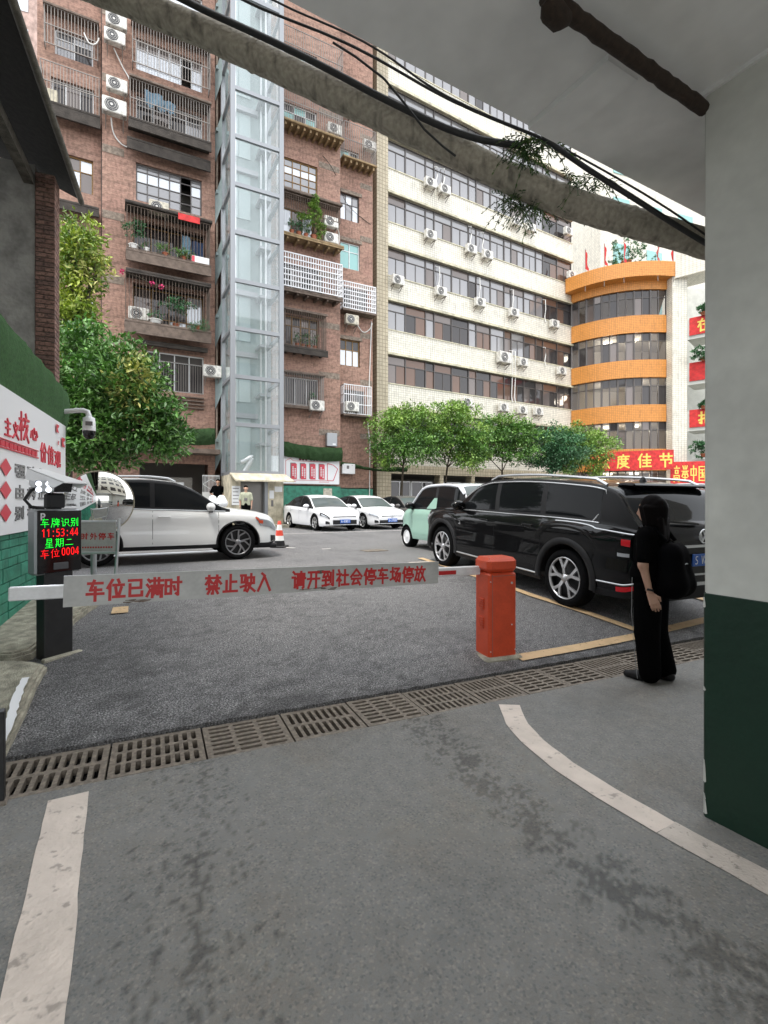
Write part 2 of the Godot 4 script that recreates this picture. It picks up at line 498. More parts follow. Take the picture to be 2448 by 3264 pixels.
	emis("led_white", Color(0.93, 0.95, 1.0), 1.5)
	emis("ceiling_lamp", Color(1.0, 0.97, 0.9), 1.6)
	emis("tail_glow", Color(0.9, 0.02, 0.03), 0.5)
	for q in ["tile_cream", "tile_orange", "pier_beige", "brick", "brick_plain", "elev_base"]:
		m = M[q]
		m.detail_enabled = true; m.detail_albedo = T.streak; m.detail_blend_mode = BaseMaterial3D.BLEND_MODE_MUL
		m.detail_uv_layer = BaseMaterial3D.DETAIL_UV_2
		m.uv2_triplanar = true; m.uv2_scale = Vector3(0.22, 0.22, 0.22)
	for q in ["cloth_black", "cloth_black2", "cloth_navy", "tyre", "black_plastic", "hair"]: M[q].metallic_specular = 0.12 if q != "black_plastic" else 0.3

# ---------------------------------------------------------------- lettering: strokes on a 16 x 16 field
var GL := {
	"车": [[2,3,14,3],[7,1,4,8,13,8],[1,11,15,11],[8,6,8,16]],
	"位": [[5,1,1,7],[3,5,3,16],[10,1,11,3],[6,5,15,5],[8,7,9,12],[13,7,11,13],[6,14,16,14]],
	"已": [[2,2,13,2,13,8,3,8],[3,5,3,14,14,14,14,11]],
	"满": [[2,2,4,4],[1,6,3,8],[1,15,4,10],[5,3,16,3],[8,1,8,5],[12,1,12,5],[5,7,16,7],[6,16,6,9,15,9,15,16,14,16],[9,7,9,10,7,14],[9,11,10,13],[12,7,12,10,11,14],[12,11,14,14]],
	"时": [[1,3,6,3,6,14,1,14,1,3],[1,8,6,8],[7,5,16,5],[13,1,13,15,11,14],[9,8,10,11]],
	"禁": [[1,3,7,3],[4,1,4,9],[4,4,1,8],[4,4,7,7],[9,3,15,3],[12,1,12,9],[12,4,9,8],[12,4,16,8],[4,10,12,10],[2,12,14,12],[8,12,8,16,7,16],[5,13,3,16],[11,13,13,16]],
	"止": [[8,1,8,15],[8,7,14,7],[4,6,4,15],[1,15,15,15]],
	"驶": [[1,2,6,2,5,8],[2,4,2,8,7,8,6,15,5,15],[1,12,5,11],[8,4,15,4,15,9,8,9,8,4],[12,1,12,9,8,16],[9,11,16,16]],
	"入": [[6,1,9,3,2,16],[9,4,15,16]],
	"请": [[2,1,4,3],[1,6,4,6,4,15,6,13],[6,3,15,3],[7,5,15,5],[6,7,16,7],[11,1,11,7],[7,16,7,9,14,9,14,15,13,16],[7,11,14,11],[7,13,14,13]],
	"开": [[2,2,14,2],[1,8,15,8],[5,2,5,9,2,16],[11,2,11,16]],
	"到": [[1,2,9,2],[4,2,2,7,8,6],[7,4,9,8],[1,10,9,10],[5,7,5,15],[1,15,9,14],[11,3,11,12],[14,1,14,15,12,14]],
	"社": [[3,1,4,3],[1,5,6,5,1,11],[4,8,4,16],[4,9,6,11],[8,6,15,6],[11,1,11,15],[7,15,16,15]],
	"会": [[8,1,1,8],[8,1,15,8],[5,7,11,7],[2,10,14,10],[6,10,3,15,12,14],[10,12,13,16]],
	"停": [[4,1,1,7],[3,5,3,16],[10,1,10,3],[5,3,16,3],[7,5,14,5,14,8,7,8,7,5],[5,11,5,9,16,9,16,11],[7,12,14,12],[11,12,11,16,9,15]],
	"场": [[1,5,6,5],[4,1,4,12],[1,13,6,11],[7,2,13,2,8,7,15,7,14,15,12,14],[10,7,7,13],[13,8,9,15]],
	"放": [[4,1,5,3],[1,4,8,4],[4,4,3,10,1,15],[4,8,7,8,6,15,4,14],[11,1,8,7],[10,4,16,4],[14,4,12,11,8,16],[10,7,16,16]],
	"牌": [[3,1,3,9,1,16],[6,1,6,6],[3,6,7,6],[3,10,6,10,6,16],[11,1,10,3],[9,3,15,3,15,9,9,9,9,3],[9,6,15,6],[12,3,12,9,8,12],[7,12,16,12],[13,9,13,16]],
	"识": [[2,1,4,3],[1,6,4,6,4,15,6,13],[8,3,14,3,14,9,8,9,8,3],[9,11,7,15],[13,11,16,15]],
	"别": [[2,2,8,2,8,6,2,6,2,2],[1,9,8,9,7,15,5,15],[5,6,4,11,1,16],[11,3,11,12],[14,1,14,15,12,14]],
	"星": [[4,1,12,1,12,7,4,7,4,1],[4,4,12,4],[4,8,2,11],[4,10,13,10],[3,13,13,13],[8,8,8,16],[1,16,15,16]],
	"期": [[1,3,8,3],[3,1,3,12],[6,1,6,12],[3,6,6,6],[3,9,6,9],[1,12,8,12],[3,13,1,16],[6,13,8,15],[9,16,10,11,10,2,15,2,15,15,13,15],[10,6,15,6],[10,10,15,10]],
	"二": [[4,4,12,4],[1,13,15,13]],
	"外": [[5,1,2,8],[4,4,8,4,6,11,2,16],[3,8,6,10],[12,1,12,16],[12,6,16,10]],
	"度": [[8,1,8,3],[2,3,15,3],[2,3,2,10,1,16],[4,6,14,6],[6,4,6,9],[11,4,11,9],[6,9,11,9],[4,11,13,11,4,16],[6,12,15,16]],
	"佳": [[5,1,1,7],[3,5,3,16],[7,4,15,4],[11,1,11,8],[6,8,16,8],[7,11,15,11],[11,8,11,15],[6,15,16,15]],
	"节": [[1,4,15,4],[5,1,5,6],[11,1,11,6],[2,8,14,8,14,12,12,12],[7,8,7,16]],
	"欢": [[1,3,7,3,1,14],[2,6,7,13],[10,1,8,6],[9,4,15,4,14,7],[12,6,11,11,7,16],[12,9,16,16]],
	"高": [[8,1,8,3],[1,3,15,3],[5,5,11,5,11,8,5,8,5,5],[2,16,2,10,14,10,14,16,12,16],[6,12,10,12,10,15,6,15,6,12]],
	"举": [[3,1,5,4],[8,1,8,4],[13,1,11,4],[1,6,15,6],[5,6,1,11],[11,6,15,11],[4,9,12,9],[3,12,13,12],[8,7,8,16]],
	"中": [[2,4,14,4,14,10,2,10,2,4],[8,1,8,16]],
	"国": [[1,2,15,2,15,15,1,15,1,2],[4,5,12,5],[4,8,12,8],[4,12,12,12],[8,5,8,12],[10,9,12,11]],
	"特": [[3,2,1,6],[1,5,7,5],[4,1,4,16],[1,11,7,9],[8,4,15,4],[11,1,11,7],[7,7,16,7],[7,10,16,10],[13,8,13,15,11,15],[9,11,10,13]],
	"在": [[1,4,15,4],[6,1,1,10],[4,7,4,16],[7,8,14,8],[10,6,10,15],[6,15,15,15]],
	"新": [[4,1,5,2],[1,3,8,3],[2,4,3,6],[7,4,6,6],[1,7,8,7],[1,10,8,10],[5,7,5,16],[4,11,1,15],[5,11,8,14],[14,1,10,3,10,9,8,16],[10,7,16,7],[13,7,13,16]],
	"扎": [[1,5,7,5],[4,1,4,15,2,14],[1,11,7,9],[9,1,9,14,15,14,15,11]],
	"实": [[8,1,8,2],[1,5,1,3,15,3,15,5],[4,5,6,7],[3,8,5,10],[1,11,15,11],[9,5,8,11,2,16],[9,12,14,16]],
	"坚": [[2,2,2,7],[5,1,5,8],[7,2,14,2,8,8],[9,4,15,8],[3,11,13,11],[8,9,8,15],[1,15,15,15]],
	"主": [[7,1,9,3],[2,4,14,4],[3,9,13,9],[8,4,8,15],[1,15,15,15]],
	"义": [[7,1,9,4],[13,3,8,11,1,16],[3,4,8,11,15,16]],
	"核": [[1,5,7,5],[4,1,4,16],[4,6,1,11],[4,7,7,10],[11,1,12,3],[8,4,16,4],[11,4,9,8,14,7,8,15],[14,9,11,13],[12,12,16,16]],
	"心": [[2,8,1,13],[5,6,6,14,12,14,12,11],[8,4,10,8],[13,6,15,10]],
	"价": [[5,1,1,7],[3,5,3,16],[11,1,6,8],[11,1,16,7],[9,8,9,11,7,16],[13,8,13,16]],
	"值": [[5,1,1,7],[3,5,3,16],[6,3,16,3],[11,1,11,5],[8,14,8,5,14,5,14,14],[8,8,14,8],[8,11,14,11],[5,15,16,15]],
	"观": [[1,3,7,3,5,9,1,15],[2,6,7,14],[9,11,9,2,15,2,15,11],[12,4,11,11,8,16],[12,10,12,15,16,15,16,13]],
	"强": [[1,2,6,2,6,6,1,6,1,10,6,10,5,15,3,14],[8,2,15,2,15,5,8,5,8,2],[8,7,15,7,15,11,8,11,8,7],[11,6,11,14],[7,15,16,14],[14,12,16,15]],
	"驻": [[1,2,6,2,5,8],[2,4,2,8,7,8,6,15,4,15],[1,12,5,11],[11,1,12,3],[8,4,16,4],[9,9,15,9],[12,4,12,15],[8,15,16,15]],
	"划": [[1,5,9,4],[4,1,9,14,10,11],[8,8,3,14],[7,1,9,3],[12,3,12,12],[15,1,15,15,13,14]],
	"由": [[2,5,14,5,14,15,2,15,2,5],[8,1,8,15],[2,10,14,10]],
	"秀": [[12,1,4,3],[1,5,15,5],[8,2,8,9],[7,5,1,9],[9,5,15,9],[4,10,11,10,10,12,14,12,12,16],[7,10,2,16]],
	"正": [[1,2,15,2],[8,2,8,15],[8,8,14,8],[3,7,3,15],[1,15,15,15]],
}
# strokes of one sign, standing on a plane: at = top left corner, r and u = unit vectors right and up
func glyph(mb: MB, ch: String, at: Vector3, r: Vector3, u: Vector3, w: float, h: float, sw: float, depth: float) -> void:
	var nn := r.cross(u).normalized()
	var k := 0
	for line in GL.get(ch, []):
		for i in range(0, line.size() - 2, 2):
			var p: Vector3 = at + r * (line[i] / 16.0 * w) - u * (line[i + 1] / 16.0 * h)
			var q: Vector3 = at + r * (line[i + 2] / 16.0 * w) - u * (line[i + 3] / 16.0 * h)
			var e: Vector3 = (q - p).normalized() * sw * 0.42
			var lift := depth * (1.0 + 0.03 * (k % 9))
			mb.bar(p - e + nn * lift * 0.5, q + e + nn * lift * 0.5, sw, lift, nn)
			k += 1
func latin(s: String, size: float, depth: float, font := "Droid Sans") -> TextMesh:
	var f := SystemFont.new()
	f.font_names = PackedStringArray([font])
	f.font_weight = 700
	var t := TextMesh.new()
	t.font = f; t.text = s; t.font_size = 64; t.pixel_size = size / 64.0; t.depth = depth
	t.horizontal_alignment = HORIZONTAL_ALIGNMENT_CENTER; t.vertical_alignment = VERTICAL_ALIGNMENT_CENTER
	return t

# flat ribbon of paint on the ground
func ribbon(pts: Array, w: float, lift: float, ragged := 0.0, step := 0.1) -> MB:
	var mb := MB.new()
	var path := []
	for i in pts.size() - 1:
		var a: Vector2 = pts[i]
		var b: Vector2 = pts[i + 1]
		var m := maxi(1, int((b - a).length() / step))
		for k in m: path.append(a.lerp(b, float(k) / m))
	path.append(pts[-1])
	var prev := []
	for i in path.size():
		var d: Vector2 = (path[mini(i + 1, path.size() - 1)] - path[maxi(i - 1, 0)]).normalized()
		var s := Vector2(-d.y, d.x) * w * 0.5
		var l: Vector2 = path[i] + s * (1.0 + ragged * (rng.randf() - 0.5))
		var r: Vector2 = path[i] - s * (1.0 + ragged * (rng.randf() - 0.5))
		var cur := [gpt(l.x, l.y, lift), gpt(r.x, r.y, lift)]
		if i: mb.quad(prev[0], cur[0], cur[1], prev[1]) if (cur[0] - prev[0]).cross(prev[1] - prev[0]).y > 0 else mb.quad(prev[1], cur[1], cur[0], prev[0])
		prev = cur
	return mb
# each sign a part of its own
func letters(parent: Node, X: Transform3D, chars: String, x: float, y: float, z: float, pitch: float, w: float, h: float, sw: float, depth: float, m: String, called := "letter") -> void:
	for i in chars.length():
		var mb := MB.new()
		mb.X = X
		glyph(mb, chars[i], Vector3(x + i * pitch, y, z), Vector3.RIGHT, Vector3.UP, w, h, sw, depth)
		part(mb, called, M[m], parent)

func build_ground() -> void:
	var fn := FastNoiseLite.new()
	fn.seed = 3; fn.frequency = 6.0; fn.fractal_octaves = 3
	var fb := FastNoiseLite.new()
	fb.seed = 4; fb.frequency = 0.7; fb.fractal_octaves = 3
	var ff := FastNoiseLite.new()
	ff.seed = 8; ff.frequency = 22.0; ff.fractal_octaves = 2
	var curveL := PackedVector2Array([Vector2(-1.06, -2.95), Vector2(-0.905, -2.48), Vector2(-0.737, -1.98), Vector2(-0.563, -1.49), Vector2(-0.3, -0.8)])
	var curveR := PackedVector2Array([Vector2(0.238, -3.594), Vector2(0.438, -3.1), Vector2(0.627, -2.667), Vector2(0.776, -2.36), Vector2(0.90, -2.08), Vector2(1.06, -1.837), Vector2(1.2, -1.57), Vector2(1.5, -1.1)])
	var dist := func(p: Vector2, cv: PackedVector2Array) -> float:
		var best := 9.0
		for i in cv.size() - 1:
			best = minf(best, p.distance_to(Geometry2D.get_closest_point_to_segment(p, cv[i], cv[i + 1])))
		return best
	# passage road: finer where the camera stands close
	var ns := [-45.0, -20.0, -8.0, -3.0, -1.0, 0.0]
	var q := 0.4
	while q < 3.18:
		ns.append(q); q += 0.018
	ns.append(3.19)
	var ts := [-30.0, -12.0, -6.0, -3.0, -2.0]
	q = -1.8
	while q < 4.2:
		ts.append(q); q += 0.02
	ts.append_array([4.6, 5.2, 6.0, 7.0, 10.0, 16.0, 30.0])
	var mb := MB.new()
	mb.use_col = true
	var P := []
	var C := []
	for a in ns:
		var pr := PackedVector3Array()
		var cr := PackedColorArray()
		for t in ts:
			var p := nt(a, t)
			var p2 := Vector2(p.x, p.z)
			var g := 1.0 + 0.20 * fb.get_noise_2d(p.x, p.z) + 0.10 * fn.get_noise_2d(p.x * 0.6 + 5.0, p.z * 0.6)
			if a > 0.3 and t > -1.9 and t < 4.3:
				var w1: float = dist.call(p2, curveL)
				var w2: float = dist.call(p2, curveR)
				var wear := fn.get_noise_2d(p.x, p.z) * 0.8 + ff.get_noise_2d(p.x, p.z) * 0.7
				if w1 < 0.30:
					var pr2 := (p.x + 0.81) * 0.947 - (p.z + 2.2) * 0.322   # across the track
					var al := p.x * 0.322 + p.z * 0.947                    # along it
					var line := fn.get_noise_2d(pr2 * 7.0, al * 0.45) * 0.8 + ff.get_noise_2d(p.x * 0.9, p.z * 0.9) * 0.8
					var core := exp(-pow((pr2 - 0.01) / 0.040, 2)) + 0.45 * exp(-pow((absf(pr2) - 0.13) / 0.022, 2))
					g -= 0.46 * smoothstep(0.42, 0.62, line + core * 0.62)
				if w2 < 0.26: g -= 0.45 * smoothstep(0.05, 0.25, wear + 0.26 - w2 * 2.4) * smoothstep(0.26, 0.12, w2)
				g += 0.5 * smoothstep(0.10, 0.02, p2.distance_to(Vector2(1.21, -3.14)) - 0.05 * wear)
				g += 0.16 * ff.get_noise_2d(p.x * 1.7, p.z * 1.7) * (0.4 + 1.2 * maxf(0.0, fb.get_noise_2d(p.x + 7.0, p.z)))
			pr.append(p)
			var br := 0.05 * fb.get_noise_2d(p.x * 1.3 + 30.0, p.z * 1.3)
			cr.append(Color(g * (1.01 + br), g, g * (0.985 - br)))
		P.append(pr); C.append(cr)
	for i in ns.size() - 1:
		for j in ts.size() - 1:
			for k in [[i, j], [i + 1, j + 1], [i, j + 1], [i, j], [i + 1, j], [i + 1, j + 1]]:
				mb.col = C[k[0]][k[1]]
				mb.vert(P[k[0]][k[1]], Vector3.UP)
	struct(mb, "road", M.asphalt_near)
	# yard beyond the drain
	ns = []
	q = 3.66
	var st := 0.03
	while q < 40.0:
		ns.append(q)
		st = 0.05 if q < 7.5 else (0.25 if q < 14.0 else 1.5)
		q += st
	ns.append_array([60.0, 140.0])
	ts = [-90.0, -40.0, -20.0, -12.0, -8.0, -6.0, -4.0, -3.0, -2.2]
	q = -1.8
	while q < 6.0:
		ts.append(q); q += 0.06
	ts.append_array([6.5, 7.0, 8.0, 10.0, 14.0, 20.0, 40.0, 90.0])
	mb = MB.new()
	mb.use_col = true
	P = []; C = []
	for i in ns.size():
		var pr := PackedVector3Array()
		var cr := PackedColorArray()
		for t in ts:
			var a: float = ns[i]
			if i == 0: a += 0.02 * fn.get_noise_2d(t * 3.0, 1.0)
			var p := nt(a, t)
			var y := gh(p.x, p.z) if i else 0.025
			var bumpy := 0.006 * ff.get_noise_2d(p.x, p.z) if a < 7.5 else 0.0
			pr.append(Vector3(p.x, y + bumpy, p.z))
			var g := 1.0 + 0.42 * fb.get_noise_2d(p.x * 0.6 + 9, p.z * 0.6) + 0.22 * fn.get_noise_2d(p.x * 0.5, p.z * 0.5)
			g *= 1.0 + 0.55 * ff.get_noise_2d(p.x * 2.0, p.z * 2.0) * (1.0 if a < 7.0 else 0.0)
			var fresh := smoothstep(-0.35, 0.35, -1.9 - p.x + 0.6 * fn.get_noise_2d(p.x * 0.4, p.z * 0.4)) * smoothstep(6.6, 5.4, a)
			g *= 1.0 - 0.34 * fresh
			g *= 1.0 - 0.45 * smoothstep(0.12, -0.02, a - 3.72 - 0.22 * fn.get_noise_2d(p.x * 0.8, p.z * 0.8))
			cr.append(Color(g, g, g * 1.01))
		P.append(pr); C.append(cr)
	for i in ns.size() - 1:
		for j in ts.size() - 1:
			var nn := (P[i][j + 1] - P[i][j] as Vector3).cross(P[i + 1][j] - P[i][j]).normalized()
			for k in [[i, j], [i + 1, j + 1], [i, j + 1], [i, j], [i + 1, j], [i + 1, j + 1]]:
				mb.col = C[k[0]][k[1]]
				mb.vert(P[k[0]][k[1]], nn)
	for j in ts.size() - 1:   # thickness of the overlaid asphalt along the drain
		mb.col = Color(0.5, 0.5, 0.5)
		var a: Vector3 = P[0][j]
		var b: Vector3 = P[0][j + 1]
		mb.quad(Vector3(a.x, -0.75, a.z), Vector3(b.x, -0.75, b.z), b, a)
	struct(mb, "yard_asphalt", M.asphalt_yard)
	# channel under the gratings
	mb = MB.new()
	var e0 := -9.0
	var e1 := 12.0
	mb.quad(nt(3.19, e1, -0.7), nt(3.19, e0, -0.7), nt(3.19, e0, -0.002), nt(3.19, e1, -0.002))
	mb.quad(nt(3.15, e0, -0.7), nt(3.15, e1, -0.7), nt(3.75, e1, -0.7), nt(3.75, e0, -0.7))
	struct(mb, "drain_channel", M.pit)
	# gratings
	var seams := [-1.36, -0.81, -0.25, 0.29, 0.83, 1.34, 1.82, 2.32, 2.75, 3.2, 3.68, 4.16, 4.64, 5.12, 5.6, 6.08]
	var kinds := [2, 2, 3, 4, 2, 4, 3, 5, 4, 4, 5, 4, 4, 5, 4]
	var where := ["at the foot of the black gate rail", "rusty brown, beside the start of the white strip", "with three rows of short slots and tar smears", "with three columns of long slots, beside the tyre marks", "with two rows of slanting slots in the middle of the drain", "with long slots, below the left half of the boom end", "with three rows of short slots, left of the curved strip", "touching the end of the curved strip", "just right of the curved strip's end", "in front of the orange barrier cabinet", "two gratings left of the woman in black", "next to the shoes of the woman in black", "behind the shoes of the woman in black", "right of the woman in black", "half hidden by the green pillar base"]
	for i in seams.size() - 1:
		var w: float = seams[i + 1] - seams[i] - 0.012
		var g := thing("drain_grating", "cast iron drain grating " + where[i], "drain grating", nt(3.425, (seams[i] + seams[i + 1]) * 0.5), rad_to_deg(atan2(0.4157, 0.9095)), "cast iron gratings along the drain")
		var gm := MB.new()
		var hz := 0.232
		var rows := 2
		var cols := 9
		var across := false
		match kinds[i]:
			2: rows = 2; cols = 9
			3: rows = 3; cols = 9
			4: rows = 7; cols = 3; across = true
			5: rows = 2; cols = 9
		var rim := 0.022
		var gapx := (0.45 if not across else 0.16)
		var gapz := (0.16 if not across else 0.48)
		var cw := (w - 2 * rim) / cols
		var ch := (2 * hz - 2 * rim) / rows
		var y0 := -0.045
		var y1 := -0.003 + 0.002 * ((i * 7) % 3)
		gm.box(Vector3(-w / 2, y0, -hz), Vector3(w / 2, y1, -hz + rim))
		gm.box(Vector3(-w / 2, y0, hz - rim), Vector3(w / 2, y1, hz))
		gm.box(Vector3(-w / 2, y0, -hz + rim), Vector3(-w / 2 + rim, y1, hz - rim))
		gm.box(Vector3(w / 2 - rim, y0, -hz + rim), Vector3(w / 2, y1, hz - rim))
		# solid webs between the slots
		for r in rows:
			var z0 := -hz + rim + r * ch
			gm.box(Vector3(-w / 2 + rim, y0, z0), Vector3(w / 2 - rim, y1, z0 + ch * gapz * 0.5))
			gm.box(Vector3(-w / 2 + rim, y0, z0 + ch * (1 - gapz * 0.5)), Vector3(w / 2 - rim, y1, z0 + ch))
			for c in cols:
				var x0 := -w / 2 + rim + c * cw
				var za := z0 + ch * gapz * 0.5
				var zb := z0 + ch * (1 - gapz * 0.5)
				var xa := x0 + cw * gapx * 0.5
				var xb := x0 + cw * (1 - gapx * 0.5)
				gm.box(Vector3(x0, y0, za), Vector3(xa, y1, zb))
				gm.box(Vector3(xb, y0, za), Vector3(x0 + cw, y1, zb))
				# rounded slot ends: corner fillets
				var f := minf(xb - xa, zb - za) * 0.3
				for cx in [[xa, 1], [xb, -1]]:
					for cz in [[za, 1], [zb, -1]]:
						var p := Vector3(cx[0], y1, cz[0])
						var a := p + Vector3(f * cx[1], 0, 0)
						var b := p + Vector3(0, 0, f * cz[1])
						if cx[1] * cz[1] > 0: gm.tri(p, b, a)
						else: gm.tri(p, a, b)
		part(gm, "grating", M.cast_iron, g)
	# painted markings
	var mk := func(pts: Array, w: float, m: String, lift := 0.004, rg := 0.08) -> void:
		struct(ribbon(pts, w, lift, rg), "road_marking", M[m])
	mk.call([Vector2(-1.66, -2.64), Vector2(-1.05, -1.49), Vector2(-0.7, -0.8), Vector2(-0.3, 0.0)], 0.185, "road_paint")
	mk.call([Vector2(0.955, -3.83), Vector2(0.925, -3.5), Vector2(0.96, -3.25), Vector2(1.05, -2.95), Vector2(1.18, -2.67), Vector2(1.34, -2.385)], 0.155, "road_paint")
	mk.call([Vector2(1.34, -2.385), Vector2(1.56, -2.04), Vector2(2.1, -1.3)], 0.155, "road_paint_dirty")
	mk.call([Vector2(0.75, -10.4), Vector2(1.266, -8.964), Vector2(1.476, -8.404), Vector2(2.085, -7.01), Vector2(2.90, -5.70)], 0.13, "road_paint_yellow", 0.016)
	mk.call([Vector2(1.28, -4.80), Vector2(1.973, -5.13), Vector2(2.72, -5.51), Vector2(3.15, -5.75), Vector2(3.96, -6.22), Vector2(5.6, -7.1)], 0.13, "road_paint_yellow", 0.012)
	mk.call([Vector2(4.75, -6.75), Vector2(4.45, -7.4), Vector2(3.2, -10.2)], 0.13, "road_paint_yellow", 0.016)
	mk.call([Vector2(-3.11, -5.93), Vector2(-2.98, -5.66)], 0.17, "road_paint_yellow", 0.014)
	mk.call([Vector2(-4.3, -17.2), Vector2(-2.5, -18.1), Vector2(-0.3, -19.2), Vector2(2.0, -20.4)], 0.12, "road_paint_white", 0.01)
	mk.call([Vector2(-3.3, -12.9), Vector2(-2.2, -12.35)], 0.14, "road_paint_white", 0.01)
	mk.call([Vector2(-1.5, -12.1), Vector2(-1.29, -12.2)], 0.12, "road_paint_white", 0.01)
	mk.call([Vector2(0.5, -9.65), Vector2(1.0, -9.85)], 0.16, "road_paint", 0.016)
	# cover in the yard
	var cv := thing("drain_cover", "flat grey iron drain cover out in the yard asphalt", "drain cover", gpt(-0.23, -11.86), 28)
	var cm := MB.new()
	for k in 3: cm.box(Vector3(-0.28 + k * 0.19, -0.01, -0.2), Vector3(-0.11 + k * 0.19, 0.012, 0.2))
	part(cm, "cover_plate", M.cast_iron, cv)
	# rough concrete apron at the left
	mb = MB.new()
	var pa := PackedVector2Array([Vector2(-2.26, -2.98), Vector2(-2.30, -3.08), Vector2(-2.38, -3.28), Vector2(-2.5, -3.54), Vector2(-2.63, -3.8), Vector2(-2.70, -3.98), Vector2(-2.74, -4.08), Vector2(-2.85, -4.13), Vector2(-3.1, -4.14), Vector2(-3.8, -4.0), Vector2(-4.2, -3.0), Vector2(-3.0, -2.2), Vector2(-2.5, -2.4)])
	apron(mb, pa, 0.07)
	struct(mb, "concrete_kerb", M.concrete)
	mb = MB.new()
	apron(mb, PackedVector2Array([Vector2(-3.02, -4.30), Vector2(-3.06, -4.5), Vector2(-3.15, -4.9), Vector2(-3.3, -5.5), Vector2(-3.55, -6.6), Vector2(-4.0, -7.4), Vector2(-5.4, -7.6), Vector2(-5.2, -5.0), Vector2(-4.2, -4.05), Vector2(-3.1, -4.17)]), 0.09)
	struct(mb, "concrete_apron", M.concrete)
	rng.seed = 5
	mb = ribbon([Vector2(-2.29, -3.0), Vector2(-2.40, -3.22), Vector2(-2.56, -3.5), Vector2(-2.70, -3.78)], 0.05, 0.087, 0.5, 0.05)
	struct(mb, "kerb_marking", M.board_white)
func apron(mb: MB, poly: PackedVector2Array, h: float) -> void:
	# two stepped prisms with uneven edges, following the slope
	var ring := PackedVector2Array()
	rng.seed = 9
	for i in poly.size():
		var a := poly[i]
		var b := poly[(i + 1) % poly.size()]
		var m := maxi(1, int(a.distance_to(b) / 0.1))
		for k in m: ring.append(a.lerp(b, float(k) / m) + Vector2(rng.randf_range(-0.008, 0.008), rng.randf_range(-0.008, 0.008)))
	for lv in [[0.0, h * 0.55], [-0.018, h * 0.85], [-0.045, h]]:
		for pg in (Geometry2D.offset_polygon(ring, lv[0]) if lv[0] < 0.0 else [ring]):
			var tr := Geometry2D.triangulate_polygon(pg)
			for i in range(0, tr.size(), 3):
				var q := []
				for k in 3:
					var w: Vector2 = pg[tr[i + k]]
					q.append(Vector3(w.x, gh(w.x, w.y) + lv[1], w.y))
				if (q[1] - q[0] as Vector3).cross(q[2] - q[0]).y > 0: mb.tri(q[0], q[1], q[2])
				else: mb.tri(q[0], q[2], q[1])
			for i in pg.size():
				var a: Vector2 = pg[i]
				var b: Vector2 = pg[(i + 1) % pg.size()]
				var A := Vector3(a.x, gh(a.x, a.y), a.y)
				var B := Vector3(b.x, gh(b.x, b.y), b.y)
				mb.quad(A + Vector3(0, -0.1, 0), B + Vector3(0, -0.1, 0), B + Vector3(0, lv[1], 0), A + Vector3(0, lv[1], 0))

# ---------------------------------------------------------------- buildings
func local_mb(o: Vector3) -> MB:
	var mb := MB.new()
	mb.X = Transform3D(Basis.IDENTITY, -o)
	return mb
func bx(parent: Node, called: String, m: String, o: Vector3, a: Vector3, b: Vector3) -> MeshInstance3D:
	var mb := local_mb(o)
	mb.box(a, b)
	return part(mb, called, M[m], parent)
# wall in the plane z with openings [u0, y0, u1, y1]; cells carry a little weathering in their colour
func holed(mb: MB, u0: float, u1: float, y0: float, y1: float, z: float, holes: Array, reveal := 0.2, cell := 0.5) -> void:
	var us := [u0, u1]
	var ys := [y0, y1]
	for h in holes:
		us.append_array([h[0], h[2]]); ys.append_array([h[1], h[3]])
	var q := u0
	while q < u1: us.append(q); q += cell
	q = y0
	while q < y1: ys.append(q); q += cell
	us.sort(); ys.sort()
	var fn := FastNoiseLite.new()
	fn.seed = 61; fn.frequency = 0.35; fn.fractal_octaves = 4
	var cf := func(u: float, y: float) -> Color:
		var g := 1.0 + 0.32 * fn.get_noise_2d(u * 2.2, y * 0.7) + 0.12 * fn.get_noise_2d(u * 9.0, y * 2.0)
		g = clampf(g, 0.35, 1.25)
		return Color(g, g * (0.98 + 0.04 * fn.get_noise_2d(u, y + 50)), g * 0.98)
	for i in us.size() - 1:
		if us[i] < u0 - 1e-4 or us[i + 1] > u1 + 1e-4 or us[i + 1] - us[i] < 1e-4: continue
		for j in ys.size() - 1:
			if ys[j] < y0 - 1e-4 or ys[j + 1] > y1 + 1e-4 or ys[j + 1] - ys[j] < 1e-4: continue
			var cu: float = (us[i] + us[i + 1]) / 2
			var cy: float = (ys[j] + ys[j + 1]) / 2
			var inside := false
			for h in holes:
				if cu > h[0] and cu < h[2] and cy > h[1] and cy < h[3]: inside = true
			if inside: continue
			var p := [Vector3(us[i], ys[j], z), Vector3(us[i + 1], ys[j], z), Vector3(us[i + 1], ys[j + 1], z), Vector3(us[i], ys[j + 1], z)]
			for k in [0, 2, 1, 0, 3, 2]:
				mb.col = cf.call(p[k].x, p[k].y)
				mb.vert(p[k], Vector3(0, 0, 1))
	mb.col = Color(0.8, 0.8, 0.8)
	for h in holes:
		var a := Vector3(h[0], h[1], z)
		var b := Vector3(h[2], h[3], z)
		var r := Vector3(0, 0, -reveal)
		mb.quad(Vector3(a.x, a.y, z), Vector3(b.x, a.y, z), Vector3(b.x, a.y, z) + r, Vector3(a.x, a.y, z) + r)
		mb.quad(Vector3(a.x, b.y, z) + r, Vector3(b.x, b.y, z) + r, Vector3(b.x, b.y, z), Vector3(a.x, b.y, z))
		mb.quad(Vector3(a.x, a.y, z), Vector3(a.x, a.y, z) + r, Vector3(a.x, b.y, z) + r, Vector3(a.x, b.y, z))
		mb.quad(Vector3(b.x, a.y, z) + r, Vector3(b.x, a.y, z), Vector3(b.x, b.y, z), Vector3(b.x, b.y, z) + r)
